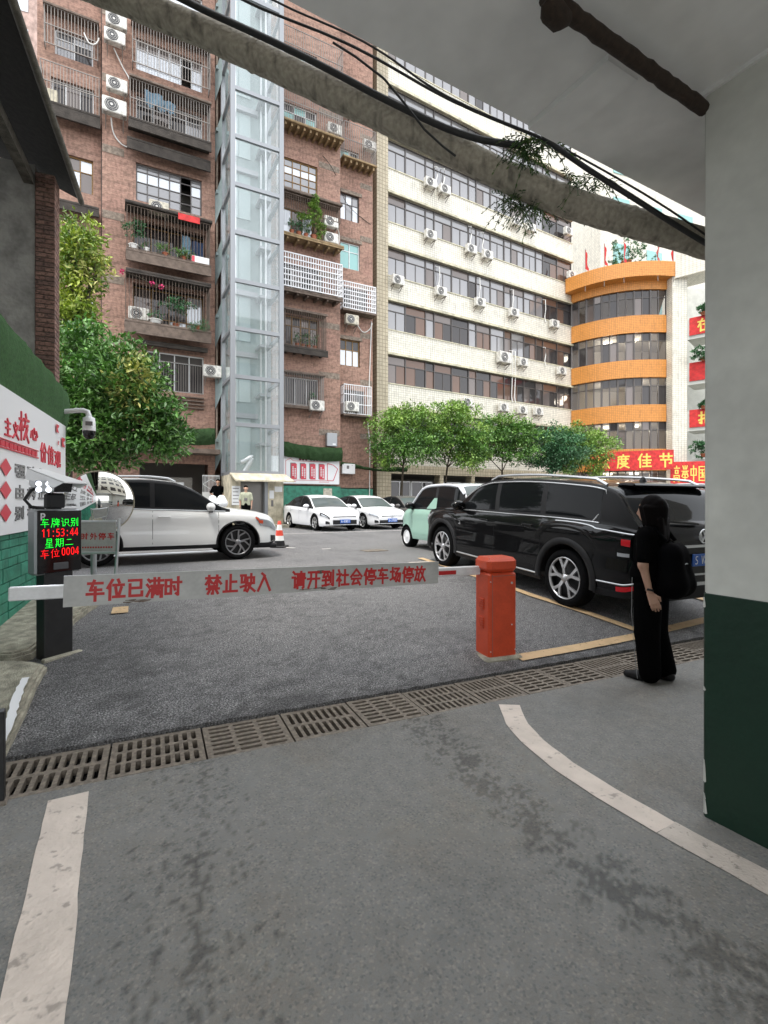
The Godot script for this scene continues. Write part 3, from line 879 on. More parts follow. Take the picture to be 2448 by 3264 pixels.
func window(parent: Node, o: Vector3, r: Array, z: float, cols: int, rows: Array, frame: String, panes: Array, open_cols := []) -> void:
	# rows: fractions of the height at which bars run
	var mb := local_mb(o)
	var fw := 0.055
	var u0: float = r[0]
	var y0: float = r[1]
	var u1: float = r[2]
	var y1: float = r[3]
	mb.box(Vector3(u0, y0, z - 0.05), Vector3(u1, y0 + fw, z + 0.02)); mb.box(Vector3(u0, y1 - fw, z - 0.05), Vector3(u1, y1, z + 0.02))
	mb.box(Vector3(u0, y0 + fw, z - 0.05), Vector3(u0 + fw, y1 - fw, z + 0.02)); mb.box(Vector3(u1 - fw, y0 + fw, z - 0.05), Vector3(u1, y1 - fw, z + 0.02))
	var cw := (u1 - u0) / cols
	for c in range(1, cols): mb.box(Vector3(u0 + c * cw - fw * 0.4, y0 + fw, z - 0.04), Vector3(u0 + c * cw + fw * 0.4, y1 - fw, z + 0.015))
	for f in rows:
		var y := y0 + (y1 - y0) * f as float
		mb.box(Vector3(u0 + fw, y - fw * 0.35, z - 0.03), Vector3(u1 - fw, y + fw * 0.35, z + 0.010))
	var w := part(mb, "window", M[frame], parent)
	var lv := [0.0] + rows + [1.0]
	for c in cols:
		for k in lv.size() - 1:
			if c in open_cols: continue
			var pm := local_mb(o)
			var tilt := 0.006 * sin(c * 2.3 + k * 1.7 + u0)
			var ya: float = y0 + (y1 - y0) * lv[k]
			var yb: float = y0 + (y1 - y0) * lv[k + 1]
			pm.quad(Vector3(u0 + c * cw, ya, z - 0.02 + tilt), Vector3(u0 + (c + 1) * cw, ya, z - 0.02 - tilt), Vector3(u0 + (c + 1) * cw, yb, z - 0.02 - tilt), Vector3(u0 + c * cw, yb, z - 0.02 + tilt))
			part(pm, "pane", M[panes[(c * 3 + k * 5) % panes.size()]], w)
func cage(parent: Node, o: Vector3, r: Array, z: float, dep: float, gap: float, m: String, hbars: int, t := 0.022) -> void:
	var mb := local_mb(o)
	var u0: float = r[0]
	var y0: float = r[1]
	var u1: float = r[2]
	var y1: float = r[3]
	var n := int((u1 - u0) / gap)
	for i in n + 1:
		var u := u0 + (u1 - u0) * i / n
		mb.box(Vector3(u - t / 2, y0, z + dep - t), Vector3(u + t / 2, y1, z + dep))
	var k := maxi(1, int(dep / gap))
	for i in k:
		for u in [u0, u1]:
			var zz := z + dep * i / k
			mb.box(Vector3(u - t / 2, y0, zz), Vector3(u + t / 2, y1, zz + t))
	for j in hbars:
		var y := y0 + (y1 - y0) * j / maxi(1, hbars - 1)
		mb.box(Vector3(u0, y - t * 0.7, z + dep - t * 1.3), Vector3(u1, y + t * 0.7, z + dep + t * 0.3))
		for u in [u0, u1]: mb.box(Vector3(u - t * 0.6, y - t * 0.7, z), Vector3(u + t * 0.6, y + t * 0.7, z + dep))
	part(mb, "window_cage", M[m], parent)
func balcony(parent: Node, o: Vector3, u0: float, u1: float, y: float, z: float, dep: float, m: String, lip := 0.32, ribs := 0) -> void:
	var mb := local_mb(o)
	mb.bev(Vector3(u0, y - 0.10, z - 0.02), Vector3(u1, y, z + dep), 0.015)
	if lip > 0.0:
		mb.box(Vector3(u0, y - lip, z + dep - 0.09), Vector3(u1, y - 0.101, z + dep - 0.01))
	for i in ribs:
		var u := u0 + (u1 - u0) * (i + 0.5) / ribs
		mb.box(Vector3(u - 0.05, y - 0.28, z), Vector3(u + 0.05, y - 0.101, z + dep * 0.85))
	part(mb, "balcony_slab", M[m], parent)

var ac0: Node3D
var ac1: Node3D
func make_ac(called: String, white: bool) -> Node3D:
	var t := thing(called, "x", "air conditioner", Vector3.ZERO, 0, "air conditioner units on the facades")
	var mb := MB.new()
	mb.bev(Vector3(-0.42, 0, -0.15), Vector3(0.42, 0.56, 0.15), 0.025)
	part(mb, "casing", M.ac_white if white else M.ac_cream, t)
	mb = MB.new()
	mb.X = Transform3D(Basis(Vector3.RIGHT, PI / 2), Vector3(-0.10, 0.28, 0.15))
	mb.lathe([Vector2(0.0, 0.012), Vector2(0.235, 0.012), Vector2(0.235, 0.0)], 20, false)
	var f := part(mb, "fan_grille", M.fan_dark, t)
	mb = MB.new()
	mb.X = Transform3D(Basis(Vector3.RIGHT, PI / 2), Vector3(-0.10, 0.28, 0.165))
	mb.lathe([Vector2(0.0, 0.006), Vector2(0.05, 0.006), Vector2(0.05, 0.0)], 10, false)
	for r in [0.12, 0.19]:
		mb.lathe([Vector2(r, 0.0), Vector2(r + 0.008, 0.008), Vector2(r + 0.016, 0.0)], 20, false)
	part(mb, "hub", M.ac_white, f)
	mb = MB.new()
	for x in [-0.3, 0.3]:
		mb.box(Vector3(x - 0.02, -0.045, -0.42), Vector3(x + 0.02, -0.005, 0.16))
		mb.bar(Vector3(x, -0.04, 0.12), Vector3(x, -0.36, -0.40), 0.03, 0.03)
	part(mb, "bracket", M.bar_grey, t)
	return t
func put_ac(base: Node3D, u: float, y: float, z: float, ry: float, label: String, scale := 1.0, first := false) -> void:
	# u, y, z in a facade frame turned by ry about the world's origin
	var p := Vector3(u, y, z).rotated(Vector3.UP, deg_to_rad(ry))
	var o := base
	if first:
		o.position = p; o.rotation_degrees.y = ry; o.set_meta("label", label)
	else: o = dup(base, p, ry, label)
	if scale != 1.0: o.scale = Vector3.ONE * scale

func build_gate() -> void:
	var o := Vector3(2.608, 0, -1.358)
	var g := thing("gate_building", "grey painted passage under a building, wall with dark green dado", "building", o.rotated(Vector3.UP, deg_to_rad(30)), 30)
	var mb := local_mb(o)
	mb.bev(Vector3(2.608, -0.05, -1.358), Vector3(2.96, 3.57, 2.2), 0.012)
	mb.box(Vector3(2.97, -0.05, -1.35), Vector3(11, 3.57, -1.0))
	part(mb, "wall", M.wall_paint, g)
	mb = local_mb(o)
	mb.bev(Vector3(2.604, -0.05, -1.362), Vector3(2.964, 1.11, 2.1), 0.012)
	tag(part(mb, "dado", M.dado_green, g), "dark green painted lower wall")
	rng.seed = 14
	for k in 5:
		mb = local_mb(o)
		var y := [0.015, 0.085, 0.17, 0.62, 1.03][k] as float
		var h: float = [0.09, 0.03, 0.11, 0.02, 0.05][k]
		var w: float = [0.012, 0.005, 0.007, 0.006, 0.005][k]
		mb.quad(Vector3(2.6025, y, -1.351), Vector3(2.6025, y + 0.006, -1.351 + w), Vector3(2.6025, y + h * 0.6, -1.351 + w * 0.5), Vector3(2.6025, y + h, -1.351))
		mb.quad(Vector3(2.6025, y, -1.351), Vector3(2.6025, y + h, -1.351), Vector3(2.614, y + h, -1.3632), Vector3(2.614, y, -1.3632))
		part(mb, "paint_chip", M.wall_paint, g)
	bx(g, "wall", "wall_paint", o, Vector3(-3.2, -0.05, -1.36), Vector3(-2.85, 3.57, 2.2))  # unseen left wall, set wide and short to let more light in
	mb = local_mb(o)
	mb.box(Vector3(-7, 3.565, -1.94), Vector3(11, 3.70, 2.2))
	mb.box(Vector3(2.0, 3.535, -1.93), Vector3(2.22, 3.566, -1.45))
	mb.bar(Vector3(2.605, 3.56, -1.42), Vector3(2.605, 3.56, 2.1), 0.03, 0.03)
	part(mb, "ceiling", M.ceiling_paint, g)
	mb = local_mb(o)
	mb.box(Vector3(-8, 3.71, -1.36), Vector3(12, 17.0, 2.1))  # unseen storeys, made tall so yard windows and cars reflect less sky
	part(mb, "unseen_storeys", M.tile_cream, g)
	for fl in 4:
		for k in 6:
			var u := -6.4 + k * 3.0
			bx(g, "window", "pane_dark", o, Vector3(u, 5.0 + fl * 3.3, -1.38), Vector3(u + 2.0, 6.6 + fl * 3.3, -1.355))
	# rusty pipe in the corner of the canopy
	var t := thing("rusty_pipe", "dark rusty pipe fixed under the passage ceiling", "pipe", Vector3(2.6, 3.49, -1.36).rotated(Vector3.UP, deg_to_rad(30)), 30)
	mb = local_mb(Vector3(2.6, 3.49, -1.36))
	var pts := []
	var rr := []
	rng.seed = 3
	for i in 30:
		pts.append(Vector3(1.5 + i * 0.0385, 3.495 + rng.randf_range(-0.004, 0.004), -1.36))
		rr.append(0.031 + rng.randf_range(-0.0015, 0.0025))
	mb.tube(pts, rr, 10)
	part(mb, "tube", M.rust, t)
	mb = local_mb(Vector3(2.6, 3.49, -1.36))
	mb.tube([Vector3(1.50, 3.475, -1.36), Vector3(1.53, 3.46, -1.36), Vector3(1.59, 3.46, -1.37), Vector3(1.63, 3.48, -1.37)], [0.02, 0.048, 0.045, 0.03], 8)
	part(mb, "clamp", M.rust, t)
	# grey waste pipe outside the canopy
	t = thing("waste_pipe", "stained grey waste pipe slanting across the top of the yard view", "pipe", Vector3(0.05, 4.02, -3.25))
	var W := [Vector3(-2.3, 5.08, -3.3), Vector3(-1.71, 4.83, -3.27), Vector3(-1.47, 4.72, -3.26), Vector3(-1.19, 4.6, -3.25), Vector3(-0.71, 4.375, -3.25), Vector3(-0.35, 4.2, -3.25), Vector3(0.05, 4.02, -3.25), Vector3(0.56, 3.77, -3.25), Vector3(0.76, 3.67, -3.25), Vector3(1.25, 3.47, -3.25), Vector3(1.78, 3.31, -3.25), Vector3(2.07, 3.225, -3.25), Vector3(2.6, 3.06, -3.25)]
	var cv := Curve3D.new()
	for i in W.size():
		var d: Vector3 = (W[mini(i + 1, W.size() - 1)] - W[maxi(i - 1, 0)]) * 0.16
		cv.add_point(W[i], -d, d)
	mb = local_mb(t.position)
	pts = []; rr = []
	for i in 120:
		pts.append(cv.sample_baked(cv.get_baked_length() * i / 119.0) + Vector3(0, rng.randf_range(-0.002, 0.002), 0))
		rr.append(0.088 + rng.randf_range(-0.0025, 0.0025))
	mb.tube(pts, rr, 20)
	part(mb, "tube", M.pipe_grey, t)
	for f in [0.30, 0.44, 0.58, 0.66, 0.71, 0.80, 0.93]:
		mb = local_mb(t.position)
		var c := cv.get_baked_length() * f as float
		mb.tube([cv.sample_baked(c - 0.02), cv.sample_baked(c), cv.sample_baked(c + 0.02)], [0.090, 0.094, 0.090], 20)
		part(mb, "joint_ring", M.pipe_grey, t)
	# cables
	var cab := func(label: String, pts2: Array, r: float) -> void:
		var q := Curve3D.new()
		for i in pts2.size():
			var d: Vector3 = (pts2[mini(i + 1, pts2.size() - 1)] - pts2[maxi(i - 1, 0)]) * 0.2
			q.add_point(pts2[i], -d, d)
		var tm := MB.new()
		var pp := []
		for i in 40: pp.append(q.sample_baked(q.get_baked_length() * i / 39.0) - (pts2[0] as Vector3))
		tm.tube(pp, r, 7)
		var o2 := part(tm, "cable", M.cable_black)
		o2.position = pts2[0]
		tag(o2, label, "cable", "cables strung below the canopy")
	cab.call("thickest black cable lying on top of the grey waste pipe", [Vector3(-2.0, 5.05, -3.2), Vector3(-1.44, 4.78, -3.14), Vector3(-1.13, 4.62, -3.13), Vector3(-0.68, 4.405, -3.12), Vector3(-0.34, 4.235, -3.12), Vector3(0.05, 4.03, -3.12), Vector3(0.5, 3.83, -3.12), Vector3(0.85, 3.75, -3.1)], 0.021)
	cab.call("thin black cable just above the thickest cable", [Vector3(-1.6, 5.02, -3.0), Vector3(-0.9, 4.58, -3.0), Vector3(-0.2, 4.28, -3.0), Vector3(0.4, 3.95, -3.0), Vector3(0.95, 3.72, -3.0)], 0.008)
	cab.call("thin sagging black cable nearest the canopy edge at left", [Vector3(-1.3, 4.86, -2.9), Vector3(-0.7, 4.48, -2.9), Vector3(-0.1, 4.2, -2.9), Vector3(0.35, 3.9, -2.9), Vector3(0.9, 3.66, -2.9)], 0.006)
	cab.call("black cable crossing down from the canopy to the waste pipe", [Vector3(-0.3, 4.25, -2.95), Vector3(0.0, 4.08, -3.0), Vector3(0.25, 3.85, -3.1), Vector3(0.45, 3.72, -3.15)], 0.007)
	cab.call("thick black cable running along the canopy edge to the pillar", [Vector3(0.95, 3.73, -3.0), Vector3(1.2, 3.55, -3.0), Vector3(1.5, 3.36, -3.0), Vector3(1.75, 3.2, -3.0), Vector3(2.0, 3.05, -3.0)], 0.016)
	cab.call("thin black cable between canopy edge and thick cable by the pillar", [Vector3(1.05, 3.72, -3.05), Vector3(1.4, 3.5, -3.02), Vector3(1.7, 3.3, -3.0), Vector3(2.0, 3.09, -3.0)], 0.006)
	# gate rail at the far left
	t = thing("gate_rail", "black steel gate rail standing at the left end of the drain", "gate rail", Vector3(-1.99, 0, -2.60), 30)
	mb = MB.new()
	mb.bev(Vector3(-0.10, 0, -0.03), Vector3(0.022, 0.47, 0.03), 0.004)
	part(mb, "post", M.black_metal, t)
	mb = MB.new(); mb.bev(Vector3(-0.12, -0.01, -0.06), Vector3(0.035, 0.012, 0.06), 0.003)
	part(mb, "base_plate", M.cast_iron, t)

# wall with the sign board, along the left; local x runs away from the camera, z faces the lane
func build_left() -> void:
	var at := Vector3(-4.18, 0, -6.0)
	var w := thing("sign_wall", "green painted brick wall below the white sign board", "wall", at, 111.8)
	var mb := MB.new()
	mb.box(Vector3(-4.2, -0.1, -0.24), Vector3(1.42, 2.75, -0.008))
	part(mb, "wall_core", M.mortar_green, w)
	rng.seed = 12
	var y := 0.10
	var row := 0
	while y < 1.21:
		var h := 0.085 + 0.02 * rng.randf()
		if row % 4 == 2: h *= 1.5
		h = minf(h, 1.225 - y)
		var x := -2.3 - rng.randf() * 0.2
		while x < 1.41:
			var l := 0.24 + 0.10 * rng.randf()
			if row % 3 == 1: l *= 0.6
			var x1 := minf(x + l, 1.418)
			if x1 - x > 0.04:
				mb = MB.new()
				mb.bev(Vector3(x + 0.004, y + 0.004, -0.05), Vector3(x1 - 0.004, y + h - 0.006, 0.004 + 0.010 * rng.randf()), 0.004)
				part(mb, "brick", M.green_paint if rng.randf() < 0.6 else M.green_paint2, w)
			x += l
		y += h
		row += 1
	# board
	var b := thing("sign_board", "white board with raised red and grey lettering on the green wall", "sign", at, 111.8)
	mb = MB.new()
	mb.bev(Vector3(-4.0, 1.23, 0.025), Vector3(1.42, 2.66, 0.055), 0.004)
	part(mb, "panel", M.board_white, b)
	var R := Vector3.RIGHT
	var U := Vector3.UP
	var z := Vector3(0, 0, 0.055)
	for q in [["主", -1.30, 2.37, 0.20, 0.18, 0.018], ["义", -1.06, 2.37, 0.22, 0.17, 0.018], ["核", -0.85, 2.52, 0.36, 0.31, 0.026], ["心", -0.42, 2.43, 0.30, 0.18, 0.028], ["价", 0.00, 2.275, 0.27, 0.23, 0.024], ["值", 0.34, 2.275, 0.31, 0.24, 0.024], ["观", 0.71, 2.26, 0.34, 0.23, 0.024]]:
		var gm := MB.new()
		glyph(gm, q[0], Vector3(q[1], q[2], 0) + z, R, U, q[3], q[4], q[5], 0.012)
		part(gm, "letter", M.red_letter, b)
	for q in [[-1.6, 2.062, -0.10, 2.074], [-1.6, 2.145, -0.10, 2.154]]:
		mb = MB.new(); mb.box(Vector3(q[0], q[1], 0.055), Vector3(q[2], q[3], 0.07)); part(mb, "red_line", M.red_letter, b)
	for k in 11:
		mb = MB.new(); mb.box(Vector3(-1.55 + k * 0.131, 2.082, 0.055), Vector3(-1.55 + k * 0.131 + 0.09 + 0.02 * (k % 2), 2.137, 0.066)); part(mb, "red_block", M.red_letter, b)
	for q in [[0.77, 2.60, 0.16, 0.11], [1.10, 2.46, 0.20, 0.13], [0.86, 2.38, 0.08, 0.05]]:
		mb = MB.new()
		mb.quad(Vector3(q[0], q[1] - q[3], 0.072), Vector3(q[0] + q[2], q[1] - q[3], 0.072), Vector3(q[0] + q[2] * 0.45, q[1] - q[3] * 0.5, 0.072), Vector3(q[0], q[1], 0.072))
		mb.quad(Vector3(q[0] + q[2] * 0.45, q[1] - q[3] * 0.5, 0.0715), Vector3(q[0] + q[2], q[1] - q[3] * 0.2, 0.0715), Vector3(q[0] + q[2], q[1], 0.0715), Vector3(q[0], q[1], 0.0715))
		part(mb, "ornament", M.red_letter, b)
	var rows := [["强", "驻", "划", "正"], ["由", "秀", "正", "驻"], ["别", "社", "国", "秀"]]
	for r in 3:
		var us := [-0.98, -0.54, -0.10, 0.36]
		for c in 4: letters(b, Transform3D.IDENTITY, rows[r][c], us[c], 1.95 - r * 0.22, 0.055, 0.0, 0.33, 0.145, 0.019, 0.012, "grey_letter")
	for r in 3:
		mb = MB.new()
		var c := Vector3(-1.27, 1.885 - r * 0.22, 0.055)
		mb.quad(c + Vector3(0, -0.09, 0.01), c + Vector3(0.17, 0, 0.01), c + Vector3(0, 0.09, 0.01), c + Vector3(-0.17, 0, 0.01))
		part(mb, "diamond", M.red_letter, b)
	# annex: plaster wall with a brick pier, beyond the board, under a dark eave
	var a := thing("brick_annex", "dark plastered annex with a brick pier under a dark eave", "building", at + Vector3(1.94, 0, -0.3).rotated(Vector3.UP, deg_to_rad(111.8)), 111.8)
	var o := Vector3(1.94, 0, -0.3)
	mb = local_mb(o)
	mb.box(Vector3(1.80, 0, -7), Vector3(2.10, 6.6, -0.41))
	part(mb, "wall", M.plaster_grey, a)
	bx(a, "pier_core", "brick_plain", o, Vector3(1.788, 0, -0.398), Vector3(2.096, 2.5, -0.158))
	y = 2.5
	row = 0
	var bm := []
	for k in 4:
		var c := [L(0.28, 0.17, 0.145), L(0.24, 0.145, 0.125), L(0.32, 0.20, 0.17), L(0.21, 0.135, 0.12)][k] as Color
		bm.append(mat("pier_brick_%s" % ["a", "b", "c", "d"][k], c, 0.92, 0, "grime", 2.0, 0.5))
	bx(a, "mortar_core", "concrete_dark", o, Vector3(1.79, 2.5, -0.396), Vector3(2.092, 6.5, -0.162))
	while y < 6.45:
		var splits := [1.78, 1.90, 2.02, 2.10] if row % 2 else [1.78, 1.96, 2.10]
		for k in splits.size() - 1:
			for zz in ([[-0.40, -0.155]] if row % 2 else [[-0.40, -0.285], [-0.275, -0.155]]):
				mb = local_mb(o)
				mb.box(Vector3(splits[k] + (0.0 if k == 0 else 0.004), y + 0.004, zz[0]), Vector3(splits[k + 1] - 0.004, y + 0.060, zz[1] + rng.randf() * 0.004))
				part(mb, "brick", bm[rng.randi() % 4], a)
		y += 0.07
		row += 1
	mb = local_mb(o)
	var e0 := -9.0
	mb.quad(Vector3(2.35, 6.50, 0.06), Vector3(e0, 6.50, 0.06), Vector3(e0, 8.1, -4.0), Vector3(2.35, 8.1, -4.0))
	mb.quad(Vector3(e0, 6.66, 0.06), Vector3(2.35, 6.66, 0.06), Vector3(2.35, 8.26, -4.0), Vector3(e0, 8.26, -4.0))
	mb.quad(Vector3(2.35, 6.50, 0.06), Vector3(2.35, 6.66, 0.06), Vector3(e0, 6.66, 0.06), Vector3(e0, 6.50, 0.06))
	mb.quad(Vector3(2.35, 6.5, 0.06), Vector3(2.35, 8.1, -4), Vector3(2.35, 8.26, -4), Vector3(2.35, 6.66, 0.06))
	part(mb, "eave", M.roof_dark, a)
	mb = local_mb(o)
	mb.box(Vector3(e0, 6.30, -0.55), Vector3(2.2, 6.44, -0.42))
	mb.tube([Vector3(e0, 6.47, 0.10), Vector3(-3, 6.47, 0.10), Vector3(2.38, 6.47, 0.10)], 0.045, 8)
	part(mb, "gutter_beam", M.concrete_dark, a)
	bx(a, "back_wall", "roof_dark", o, Vector3(e0, 0, -7.2), Vector3(1.79, 8.6, -7.0))
	# turf cloth thrown over the wall
	var t := thing("turf_drape", "green artificial turf draped over the wall top above the board", "cloth", at, 111.8)
	mb = MB.new()
	var rws := []
	var fn := FastNoiseLite.new()
	fn.seed = 7; fn.frequency = 1.1
	for i in 61:
		var x := -4.2 + i * 0.0975
		var r := PackedVector3Array()
		var topy := 3.40 - 0.05 * maxf(0.0, x + 1.2) + 0.06 * fn.get_noise_1d(x) - (0.10 * maxf(0.0, x - 1.2))
		for k in 14:
			var f := k / 13.0
			var fold := 0.07 * fn.get_noise_2d(x * 2.2, f * 0.6) * (0.3 + f)
			if f < 0.25: r.append(Vector3(x, topy - 0.02 * (0.25 - f) * 4.0, -0.5 + f * 2.0 + fold * 0.4))
			else: r.append(Vector3(x, lerpf(topy, 2.56 - 0.10 * maxf(0.0, x - 1.3), (f - 0.25) / 0.75), (0.02 if x < 1.40 else 0.02) + 0.09 * sin(clampf((f - 0.25) * 4.2, 0.0, PI)) * (1.0 - 0.9 * f) + fold * (1.0 - f)))
		rws.append(r)
	mb.grid(rws)
	part(mb, "cloth", M.turf_green, t)
	mb = MB.new()
	mb.box(Vector3(-4.2, 2.76, -0.3), Vector3(1.40, 3.10, -0.06))
	part(mb, "roll", M.turf_dark, t)
	# dome camera on a white arm
	var cpos := at + Vector3(1.40, 2.86, 0.0).rotated(Vector3.UP, deg_to_rad(111.8))
	t = thing("dome_camera", "white security camera hanging from a white arm at the board's end", "camera", cpos, 20)
	mb = MB.new(); mb.bev(Vector3(-0.05, -0.14, -0.06), Vector3(0.0, 0.12, 0.06), 0.006)
	part(mb, "mount", M.board_white, t)
	mb = MB.new()
	mb.tube([Vector3(0, 0.0, 0), Vector3(0.18, 0.03, 0), Vector3(0.28, 0.04, 0), Vector3(0.34, 0.02, 0), Vector3(0.36, -0.05, 0)], [0.035, 0.035, 0.035, 0.038, 0.04], 12)
	part(mb, "arm", M.board_white, t)
	mb = MB.new(); mb.X = Transform3D(Basis.IDENTITY, Vector3(0.36, -0.26, 0))
	mb.lathe([Vector2(0.088, 0.0), Vector2(0.086, 0.10), Vector2(0.078, 0.19), Vector2(0.03, 0.22), Vector2(0, 0.22)], 20)
	var hd := part(mb, "housing", M.board_white, t)
	mb = MB.new(); mb.box(Vector3(0.33, -0.19, 0.075), Vector3(0.42, -0.13, 0.092))
	part(mb, "badge", M.ink, hd)
	mb = MB.new(); mb.X = Transform3D(Basis.IDENTITY, Vector3(0.36, -0.26, 0))
	mb.lathe([Vector2(0.0, -0.125), Vector2(0.035, -0.12), Vector2(0.062, -0.10), Vector2(0.08, -0.06), Vector2(0.084, 0.0)], 20)
	part(mb, "dome", M.black_gloss, t)

func build_brick() -> void:
	var o := Vector3(4.0, 0, -24.6)
	var g := thing("brick_apartment_block", "red brick apartment block with caged windows behind the glass lift", "building", o.rotated(Vector3.UP, deg_to_rad(28.3)), 28.3)
	var zA := -24.6
	var zB := -25.0
	var zC := -25.4
	var zD := -26.0
	var HB := [[-1.9, 8.9, -0.78, 10.4], [-1.9, 11.8, -0.78, 13.2], [-1.74, 14.78, -0.78, 16.25], [-2.3, 17.9, -0.75, 19.3], [-2.17, 20.3, -0.78, 21.4], [-2.2, 23.4, -0.78, 24.8]]
	var HA := [[1.0, 0.4, 3.9, 3.3], [1.19, 6.56, 3.7, 8.29], [0.75, 9.35, 3.75, 11.2], [0.75, 12.3, 3.75, 14.0], [0.86, 14.84, 3.61, 16.5], [0.86, 18.0, 3.64, 19.5], [0.86, 20.6, 3.64, 22.0], [0.86, 23.6, 3.64, 25.0]]
	var HC := [[7.75, 6.62, 9.68, 8.1], [7.75, 9.64, 9.68, 11.3], [7.75, 12.5, 9.9, 14.0], [7.6, 15.3, 9.4, 16.9], [7.36, 17.95, 9.62, 19.5], [7.75, 21.2, 9.59, 22.4], [7.75, 24.1, 9.59, 25.4]]
	var HD := [[11.4, 6.6, 12.7, 7.9], [11.18, 9.25, 12.43, 10.75], [11.3, 12.3, 12.9, 13.7], [11.18, 14.77, 12.43, 16.26], [11.18, 17.51, 12.39, 19.03], [11.22, 20.8, 12.39, 21.5], [11.2, 23.7, 12.4, 25.1]]
	for q in [[HB, -2.78, -0.40, zB, 0.0, 33.0], [HA, -0.44, 4.2, zA, 0.0, 33.0], [HC, 5.6, 10.95, zC, 2.45, 33.0], [HD, 10.95, 13.25, zD, 2.35, 33.0]]:
		var mb := local_mb(o)
		mb.use_col = true
		holed(mb, q[1], q[2], q[4], q[5], q[3], q[0], 0.22, 0.6)
		var s0: float = q[3]
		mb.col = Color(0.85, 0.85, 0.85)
		for u in [q[1], q[2]]:
			mb.quad(Vector3(u, q[4], s0 - 3), Vector3(u, q[4], s0), Vector3(u, q[5], s0), Vector3(u, q[5], s0 - 3))
		part(mb, "wall", M.brick, g)
		var k := 0
		for h in q[0]:
			if q[3] == zA and k == 0:
				k += 1
				continue
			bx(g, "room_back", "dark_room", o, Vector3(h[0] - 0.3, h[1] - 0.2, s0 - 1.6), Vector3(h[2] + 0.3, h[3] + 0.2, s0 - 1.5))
			k += 1
	bx(g, "inner_core", "dark_room", o, Vector3(-2.7, 0, -34), Vector3(13.2, 32.9, -27.7))
	bx(g, "stair_wall", "brick_plain", o, Vector3(4.2, 0.2, -27.5), Vector3(5.6, 33, -27.2))
	bx(g, "roof", "render_band", o, Vector3(-2.8, 33.0, -34), Vector3(13.3, 33.15, -24.5))  # unseen slab, added to keep sky light out of the hollow block
	# render bands at the floors
	for y in [5.35, 8.45, 11.15, 13.9, 16.72, 19.75, 22.6]:
		bx(g, "floor_band", "render_band", o, Vector3(-0.43, y - 0.17, zA - 0.01), Vector3(0.40, y + 0.17, zA + 0.012))
		bx(g, "floor_band", "render_band", o, Vector3(9.7, y - 0.20, zC - 0.01), Vector3(10.9, y + 0.12, zC + 0.012))
		bx(g, "floor_band", "render_band", o, Vector3(12.45, y - 0.18, zD - 0.01), Vector3(13.2, y + 0.12, zD + 0.012))
	# down pipe between the left bays
	var mb := local_mb(o)
	mb.tube([Vector3(-0.42, 0.5, zB + 0.06), Vector3(-0.42, 13, zB + 0.06), Vector3(-0.42, 33, zB + 0.06)], 0.055, 8)
	part(mb, "down_pipe", M.black_metal, g)
	mb = local_mb(o)
	mb.tube([Vector3(4.28, 3.2, zA + 0.05), Vector3(4.3, 27, zA + 0.05)], 0.05, 8)
	part(mb, "down_pipe", M.render_band, g)
	mb = local_mb(o)
	mb.tube([Vector3(13.0, 0.4, zD + 0.05), Vector3(13.05, 5.0, zD + 0.05), Vector3(12.9, 6.0, zD + 0.06), Vector3(13.15, 12, zD + 0.05)], 0.03, 6)
	part(mb, "down_pipe", M.pot_white, g)
	# left bay
	var W := ["pane_white", "pane_white", "pane_mid"]
	window(g, o, HB[2], zB - 0.12, 2, [0.62], "wood_frame", ["pane_white", "pane_mid"])
	window(g, o, HB[3], zB - 0.15, 3, [], "white_frame", ["pane_dark", "pane_mid"])
	window(g, o, HB[4], zB - 0.12, 2, [0.7], "white_frame", ["pane_sky", "pane_dark"])
	window(g, o, HB[1], zB - 0.12, 2, [0.6], "wood_frame", ["pane_dark"])
	window(g, o, HB[0], zB - 0.12, 2, [0.6], "white_frame", ["pane_dark"])
	window(g, o, HB[5], zB - 0.12, 2, [0.7], "white_frame", W)
	cage(g, o, [-2.62, 17.9, -0.55, 19.5], zB, 0.55, 0.115, "bar_grey", 3)
	balcony(g, o, -2.66, -0.5, 17.9, zB, 0.6, "soot", 0.55)
	cage(g, o, [-2.5, 20.35, -0.6, 21.9], zB, 0.4, 0.115, "bar_grey", 3)
	balcony(g, o, -2.55, -0.55, 22.0, zB, 0.45, "slab_brown", 0.1)
	balcony(g, o, -2.55, -0.55, 14.0, zB, 0.6, "soot", 0.4)
	# main bay
	window(g, o, HA[1], zA - 0.12, 4, [0.78], "white_frame", ["pane_dark", "pane_mid", "pane_dark"])
	cage(g, o, [1.25, 6.6, 3.65, 7.9], zA - 0.14, 0.1, 0.10, "bar_grey", 2, 0.016)
	window(g, o, HA[2], zA - 0.5, 4, [0.3], "wood_frame", ["pane_dark", "pane_mid", "pane_white", "pane_dark"])
	window(g, o, HA[3], zA - 0.5, 4, [], "wood_frame", ["pane_dark", "pane_dark", "pane_mid"])
	window(g, o, HA[4], zA - 0.10, 6, [0.25, 0.52, 0.80], "bronze_frame", ["pane_sky", "pane_white", "pane_sky"], [4])
	window(g, o, HA[5], zA - 0.14, 4, [0.75], "white_frame", ["pane_dark", "pane_sky", "pane_dark", "pane_mid"])
	window(g, o, HA[6], zA - 0.14, 6, [0.72], "white_frame", ["pane_white", "pane_sky", "pane_mid"], [4])
	window(g, o, HA[7], zA - 0.14, 4, [0.72], "white_frame", W)
	cage(g, o, [0.45, 9.3, 3.84, 11.3], zA, 0.75, 0.13, "slab_brown", 2, 0.020)
	cage(g, o, [0.5, 12.35, 3.84, 14.15], zA, 0.75, 0.13, "slab_brown", 2, 0.020)
	cage(g, o, [0.62, 17.95, 3.86, 19.6], zA, 0.7, 0.115, "bar_grey", 3)
	cage(g, o, [0.72, 20.5, 3.90, 22.4], zA, 0.5, 0.115, "bar_grey", 3)
